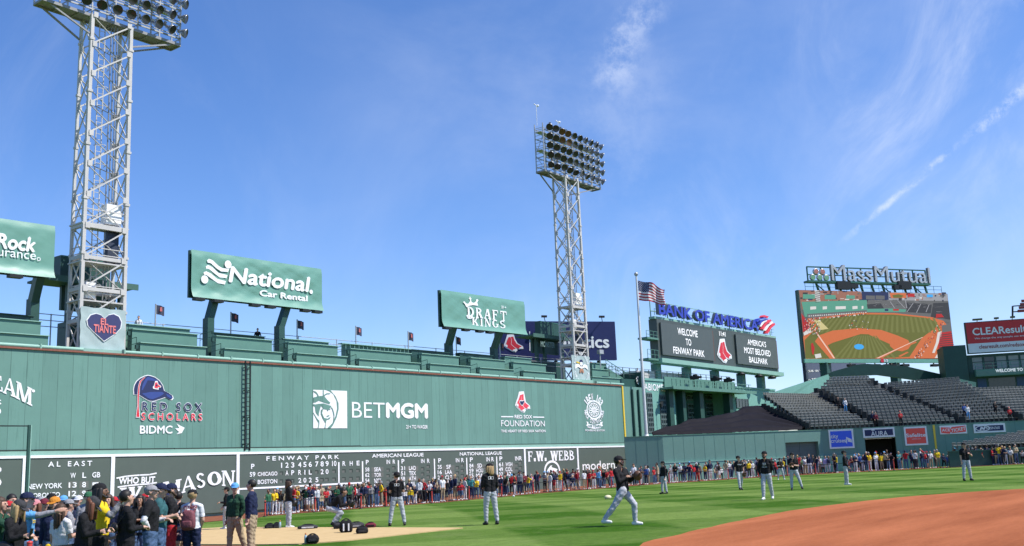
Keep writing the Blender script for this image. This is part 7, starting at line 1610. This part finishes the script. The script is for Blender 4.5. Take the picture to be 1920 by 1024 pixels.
for i, (px, c, row) in enumerate(ents):
    px += rc.uniform(-1.5, 1.5); ki = rc.randrange(len(CP)); y = track_y(px); back = rc.uniform(.2, 1.2)+(rc.uniform(.8, 2.4) if row else 0); back = back if px < 1775 else back*.2; g = G(px, y-.6); P = g+HA*back+Vector((0, .3*back, 0)); P.z = ground(P.x, P.y)+.018
    o = bpy.data.objects.new('person', CROWD[ki]); COL.objects.link(o); WL[o] = P
    s = rc.uniform(.92, 1.13); o.location = P; o.scale = (s*rc.uniform(.95, 1.08), s*rc.uniform(.95, 1.08), s*rc.choice((1, 1, 1, .95, 1.03, .97, 1.05, .72)))
    o.rotation_euler = (0, 0, heading(rc.choice((180, 180, 190, 165, 220, 140, 250, 110, 0, 30, 330))+rc.uniform(-22, 22)))
    pn = rc.choice(['jeans', 'jeans', 'black', 'khaki', 'navy', 'charcoal', 'jeans', 'white']); pn = 'red' if c == 'navy' and 1040 < px < 1046 or 1312 < px < 1320 else pn
    ht = rc.choice(HATC) if CP[ki].get('cap') else None; hcol = cloth(ht) if ht else rc.choice(list(HR_.values())); sl = rc.random() < .62; sho = rc.random() < .12; sk = rc.choice((0, 0, 0, 1, 1, 2))
    mm = dict(skin=SK[sk], shirt=cloth(c), sleeve=cloth(c) if sl else SK[sk], fore=cloth(c) if sl else SK[sk], hand=SK[sk], pants=cloth(pn), shin=SK[sk] if sho else cloth(pn), shoe=rc.choice((m_shoew, m_shoew, m_shoeb)), hair=hcol)
    for k, rg in enumerate(REG): o.material_slots[k].link = 'OBJECT'; o.material_slots[k].material = mm[rg]
    pnn = {'jeans': 'blue jeans'}.get(pn, pn+' trousers') if not sho else {'jeans': 'blue'}.get(pn, pn)+' shorts'
    lf = ents[i-1][1] if i else None; rt = ents[i+1][1] if i+1 < len(ents) else None
    W_ = next(w for lim, w in where if px < lim); base = '%s top, %s%s' % (c, pnn, ', %s cap' % ht if ht else '')
    lab = '%s, between %s and %s tops, %s' % (base, lf, rt, W_) if lf and rt else '%s, at one end of the crowd, %s' % (base, W_)
    if len(lab.split()) > 16: lab = '%s, right of %s top, %s' % (base, lf, W_)
    if len(lab.split()) > 16: lab = '%s, right of %s top' % (base, lf)
    while lab in labs and len(lab.split()) < 15: lab += ', standing behind' if row else ', in front'
    labs[lab] = o; tag(o, lab, 'person', 'crowd queueing along the warning track')
print([(px, round(depth(G(px, track_y(px)-.6)), 1)) for px in (500, 820, 1200, 1350, 1450, 1540, 1700, 1910)]); print('crowd', len(ents), 'distinct labels', len(labs))
# people up in the stands
def spectator(P, s, hd, label, c, pn='black', m=3, hat_='dark'):
    o = bpy.data.objects.new('person', CROWD[m]); COL.objects.link(o); o.location = P; o.scale = (s,)*3; o.rotation_euler = (0, 0, heading(hd)); tag(o, label, 'person')
    for k, rg in enumerate(REG): o.material_slots[k].link = 'OBJECT'; o.material_slots[k].material = {'shirt': cloth(c), 'sleeve': cloth(c), 'fore': cloth(c), 'pants': cloth(pn), 'shin': cloth(pn), 'shoe': m_shoeb, 'hair': HR_[hat_] if hat_ in HR_ else cloth(hat_)}.get(rg, SK[0])
for px, y, Y, c, lab, ht in ((12, 609, YW+2.9, 'yellow', 'person in yellow jacket behind the wall-top counters at far left', 'light blue'), (260, 594, YW+4.4, 'white', 'dark-haired person in white leaning over the counter right of heart banner', 'dark'), (483, 617, YW+4.5, 'black', 'person in black behind the counters under the car rental billboard', 'dark'), (1108, 679, YW+4.6, 'red', 'person in red on the wall top right of the far tower', 'dark')):
    t = PY(px, y, Y); spectator(V(t.x, Y, t.z-1.75), 1.0, 170, lab, c, hat_=ht)
t = PY(1195, 692, YF+1); spectator(V(t.x, YF+1, t.z-1.7), 1, 180, 'person in white by the roof railing near the flagpole', 'white')
for px, y, c, lab, m in ((1573, 770, 'black', 'person in black walking along an aisle of the bleachers', 7), (1586, 772, 'white', 'person in white and pale blue among the middle bleacher seats', 3), (1690, 798, 'red', 'person in red standing at the front rail of the bleachers', 1), (1638, 798, 'navy', 'person in navy above the navy tunnel advert', 5), (1644, 800, 'maroon', 'person in maroon above the navy tunnel advert', 3), (1810, 784, 'blue', 'person in blue seated low in the right bleacher section', 2), (1816, 786, 'white', 'person in white seated low in the right bleacher section', 3), (1868, 780, 'black', 'person in black seated above the round-symbol advert', 2), (1895, 791, 'red', 'person in red above the round-symbol advert', 1)):
    Q = SP(px, y); spectator(Q+V(0, 0, -.1), .95, 180, lab, c, 'light blue' if c == 'white' else 'black', m, 'red' if c == 'red' else 'dark')
# ================================================================== red barrier posts, ropes and kit on the grass
m_rp = M('red_barrier_plastic', (.55, .05, .045), .45, .08); m_belt = M('black_belt', (.012, .012, .014), .7)
def post(P, h, label, group, r=.035):
    t = thing('barrier_post', label, 'barrier post', P, group)
    mb = MB(); mb.tube(P+V(0, 0, .03), P+V(0, 0, h), r, n=12); mb.lathe(P+V(0, 0, h), (0, 0, 1), [(0, r), (.015, r*1.15), (.04, r*1.1), (.05, 0)], 12); mb.build('pole', m_rp, t)
    mb = MB(); mb.lathe(P, (0, 0, 1), [(0, .17), (.02, .17), (.045, .06), (.06, r)], 14); mb.build('base', m_black, t)
    mb = MB(); mb.tube(P+V(0, 0, h-.12), P+V(0, 0, h-.05), r*1.25, n=12); mb.build('belt_clip', m_black, t)
prev = []
for px in (497, 591, 677, 724, 810, 880, 941, 1000, 1055, 1102, 1147, 1200, 1255, 1312, 1366, 1422, 1477, 1530, 1584, 1631, 1677):
    P = G(px, track_y(px)+.2); P.z += .02; post(P, 1.05, 'slim red barrier post at the edge of the outfield grass in front of the crowd', 'red posts along the outfield crowd', .05); prev.append(P)
mb = MB()
for a, b in zip(prev, prev[1:]):
    for i in range(6):
        f0, f1 = i/6, (i+1)/6; mb.beam(a.lerp(b, f0)+V(0, 0, 1.0-.25*f0*(1-f0)), a.lerp(b, f1)+V(0, 0, 1.0-.25*f1*(1-f1)), .02, .05)
o = mb.build('barrier_rope', m_belt); tag(o, 'long black rope strung between the red posts along the outfield', 'rope')
fgp = []
for px, yt, d, lab in ((-60, 1034, 16.5, 'red barrier post just outside the left edge'), (102, 1012, 18, 'red barrier post in front of the white jersey'), (270, 988, 21.4, 'red barrier post beside the flat cap person'), (361, 976, 23.2, 'red barrier post in front of the maroon backpack')):
    T_ = PD(px, yt, d); P = V(T_.x, T_.y, ground(T_.x, T_.y)); post(P-HA*.35 if px > 300 else P-HA*.9, 1.05 if px < 300 else T_.z, lab, 'red posts in the left foreground', .042); fgp.append(P-HA*(.35 if px > 300 else .9))
mb = MB()
for a, b in zip(fgp, fgp[1:]):
    for i in range(8): f0, f1 = i/8, (i+1)/8; mb.beam(a.lerp(b, f0)+V(0, 0, .96-.2*f0*(1-f0)), a.lerp(b, f1)+V(0, 0, .96-.2*f1*(1-f1)), .012, .06)
o = mb.build('barrier_belt', m_belt); tag(o, 'black belt strung between the foreground red posts', 'barrier belt')
def bag(px, y, w, h, d, label, mats, kind='bag', lettered=False, hd=10):
    P = G(px, y); P.z += .03 if px > 560 and y > 990 else .01; fr_ = HR*math.cos(math.radians(hd))+HA*math.sin(math.radians(hd)); bk_ = V(-fr_.y, fr_.x, 0); mb = MB(); mb.smooth = True
    n, m = 16, 8; vs = []; rb = random.Random(int(px))
    for j in range(m+1):
        t = j/m; q = (1-max(0, t-.55)**2*2.2)*(1-.25*max(0, .15-t)/.15)
        for i in range(n):
            a = 2*math.pi*i/n; ca, sa = math.cos(a), math.sin(a); e = (abs(ca)**5+abs(sa)**5)**(-1/5)
            vs.append(P+fr_*(w/2*ca*e*q*(1+rb.uniform(-.05, .05)))+bk_*(d/2*sa*e*q)+V(0, 0, h*t*(1+.06*math.sin(a*2+px))))
    vs.append(P+V(0, 0, h*.98)); vs.append(P)
    mb.add(vs, [(j*n+i, j*n+(i+1) % n, (j+1)*n+(i+1) % n, (j+1)*n+i) for j in range(m) for i in range(n)]+[(m*n+i, m*n+(i+1) % n, (m+1)*n) for i in range(n)])
    o = mb.build('kit_bag', mats[0]); tag(o, label, kind, 'kit bags on the grass')
    mb = MB()
    A = [P+fr_*(w*.28*math.cos(q))+V(0, 0, h*.85+h*.28*math.sin(q)) for q in [math.pi*k/8 for k in range(9)]]
    for a, b in zip(A, A[1:]): mb.beam(a, b, .025, .04)
    mb.build('handle', m_belt, o); mb = MB(); mb.obox(P-bk_*(d*.53)+V(0, 0, h*.4), fr_*w*.6, bk_*.02, V(0, 0, h*.35)); mb.build('pocket', mats[1], o)
    if lettered:
        pl = Plane(P-bk_*(d*.57), fr_); mb = MB(); pl.put(mb, glyphs('11', .03), lambda x, y_: (w*.5*(x-.5), h*(.14+.62*y_)), .01); mb.build('lettering', m_white, o)
    return o
cb, cc = cloth('black'), cloth('charcoal')
bag(506, 992, .38, .17, .3, 'small black bag left of the standing player with long hair', (cb, cc)); bag(519, 991.5, .3, .19, .3, 'round black bag next to the feet of the player with long hair', (cb, cc))
bag(577, 993, .7, .13, .3, 'black and white kit bag with green trim left of the catcher', (cloth('charcoal'), cloth('white'))); bag(649, 1000, .42, .38, .26, 'tall black bag marked 11 at the edge of the tan mat', (cb, cb), lettered=True)
bag(634, 993, .32, .2, .3, 'dark bag behind the left of the bag marked 11', (cc, cb)); bag(668, 991.5, .55, .18, .28, 'dark grey bag behind the right of the bag marked 11', (cc, cloth('grey')))
bag(679, 1002, .38, .2, .3, 'low black bag on the mat, right of the bag marked 11', (cb, cc)); bag(695, 990.5, .38, .15, .3, 'red and black bag left of the player with back turned', (cloth('maroon'), cb)); bag(586, 1020, .36, .22, .3, 'black bag beside the water bottle at the bottom of the picture', (cb, cc))
def bottle(px, y, label):
    P = G(px, y); P.z += .03; t = thing('water_bottle', label, 'bottle', P, 'drink bottles on the ground')
    mb = MB(); mb.lathe(P, (0, 0, 1), [(0, 0), (0, .038), (.16, .04), (.20, .034), (.22, .018), (.235, .018)], 12); mb.build('body', M('pale_blue_plastic', (.35, .5, .6), .2), t); mb = MB(); mb.lathe(P+V(0, 0, .235), (0, 0, 1), [(0, .024), (.03, .022), (.05, .01), (.05, 0)], 10); mb.build('cap', M('orange_cap', (.5, .18, .05), .5), t)
bottle(573, 1020.5, 'pale bottle with orange cap beside the lowest black bag'); bottle(525, 992, 'pale bottle beside the small black bags')
for px, y, r_, c, lab in ((963, 932.5, .10, 'white', 'white ball lying on the outfield grass near the crowd'), (745, 951, .1, 'yellow', 'yellow ball on the grass behind the player with back turned')):
    P = G(px, y); mb = MB(); mb.ball(P+V(0, 0, r_), r_, 12); o = mb.build('ball', M('ball_'+c, CLO[c], .6)); tag(o, lab, 'ball')
P = G(1140, 936); mb = MB(); mb.smooth = True; mb.ball(P+V(0, 0, .10), (.24, .18, .13), 14); o = mb.build('base_cushion', M('cream_vinyl', (.62, .56, .36), .6)); tag(o, 'cream cushion lying on the grass left of the nearest player', 'cushion')
# netting frame at the left edge
a, b = PY(52, 797, 44), G(52, 950); Y_ = 52.0; A, T_ = PY(51, 880, Y_), PY(51.5, 797, Y_)
t = thing('netting_frame', 'tall dark frame for protective netting standing at the left edge before the wall', 'frame', (A.x, Y_, ground(A.x, Y_)))
mb = MB(); mb.box(A.x-.06, A.x+.06, Y_-.06, Y_+.06, -.8, T_.z); mb.build('post', m_dgreen, t); mb = MB(); mb.box(A.x+.063, A.x+.11, Y_-.07, Y_+.06, -.9, T_.z); mb.build('edge_strip', m_ledge, t)
mb = MB(); mb.box(A.x-9, A.x-.1, Y_-.03, Y_+.03, T_.z-.08, T_.z-.02); mb.build('top_bar', m_black, t)
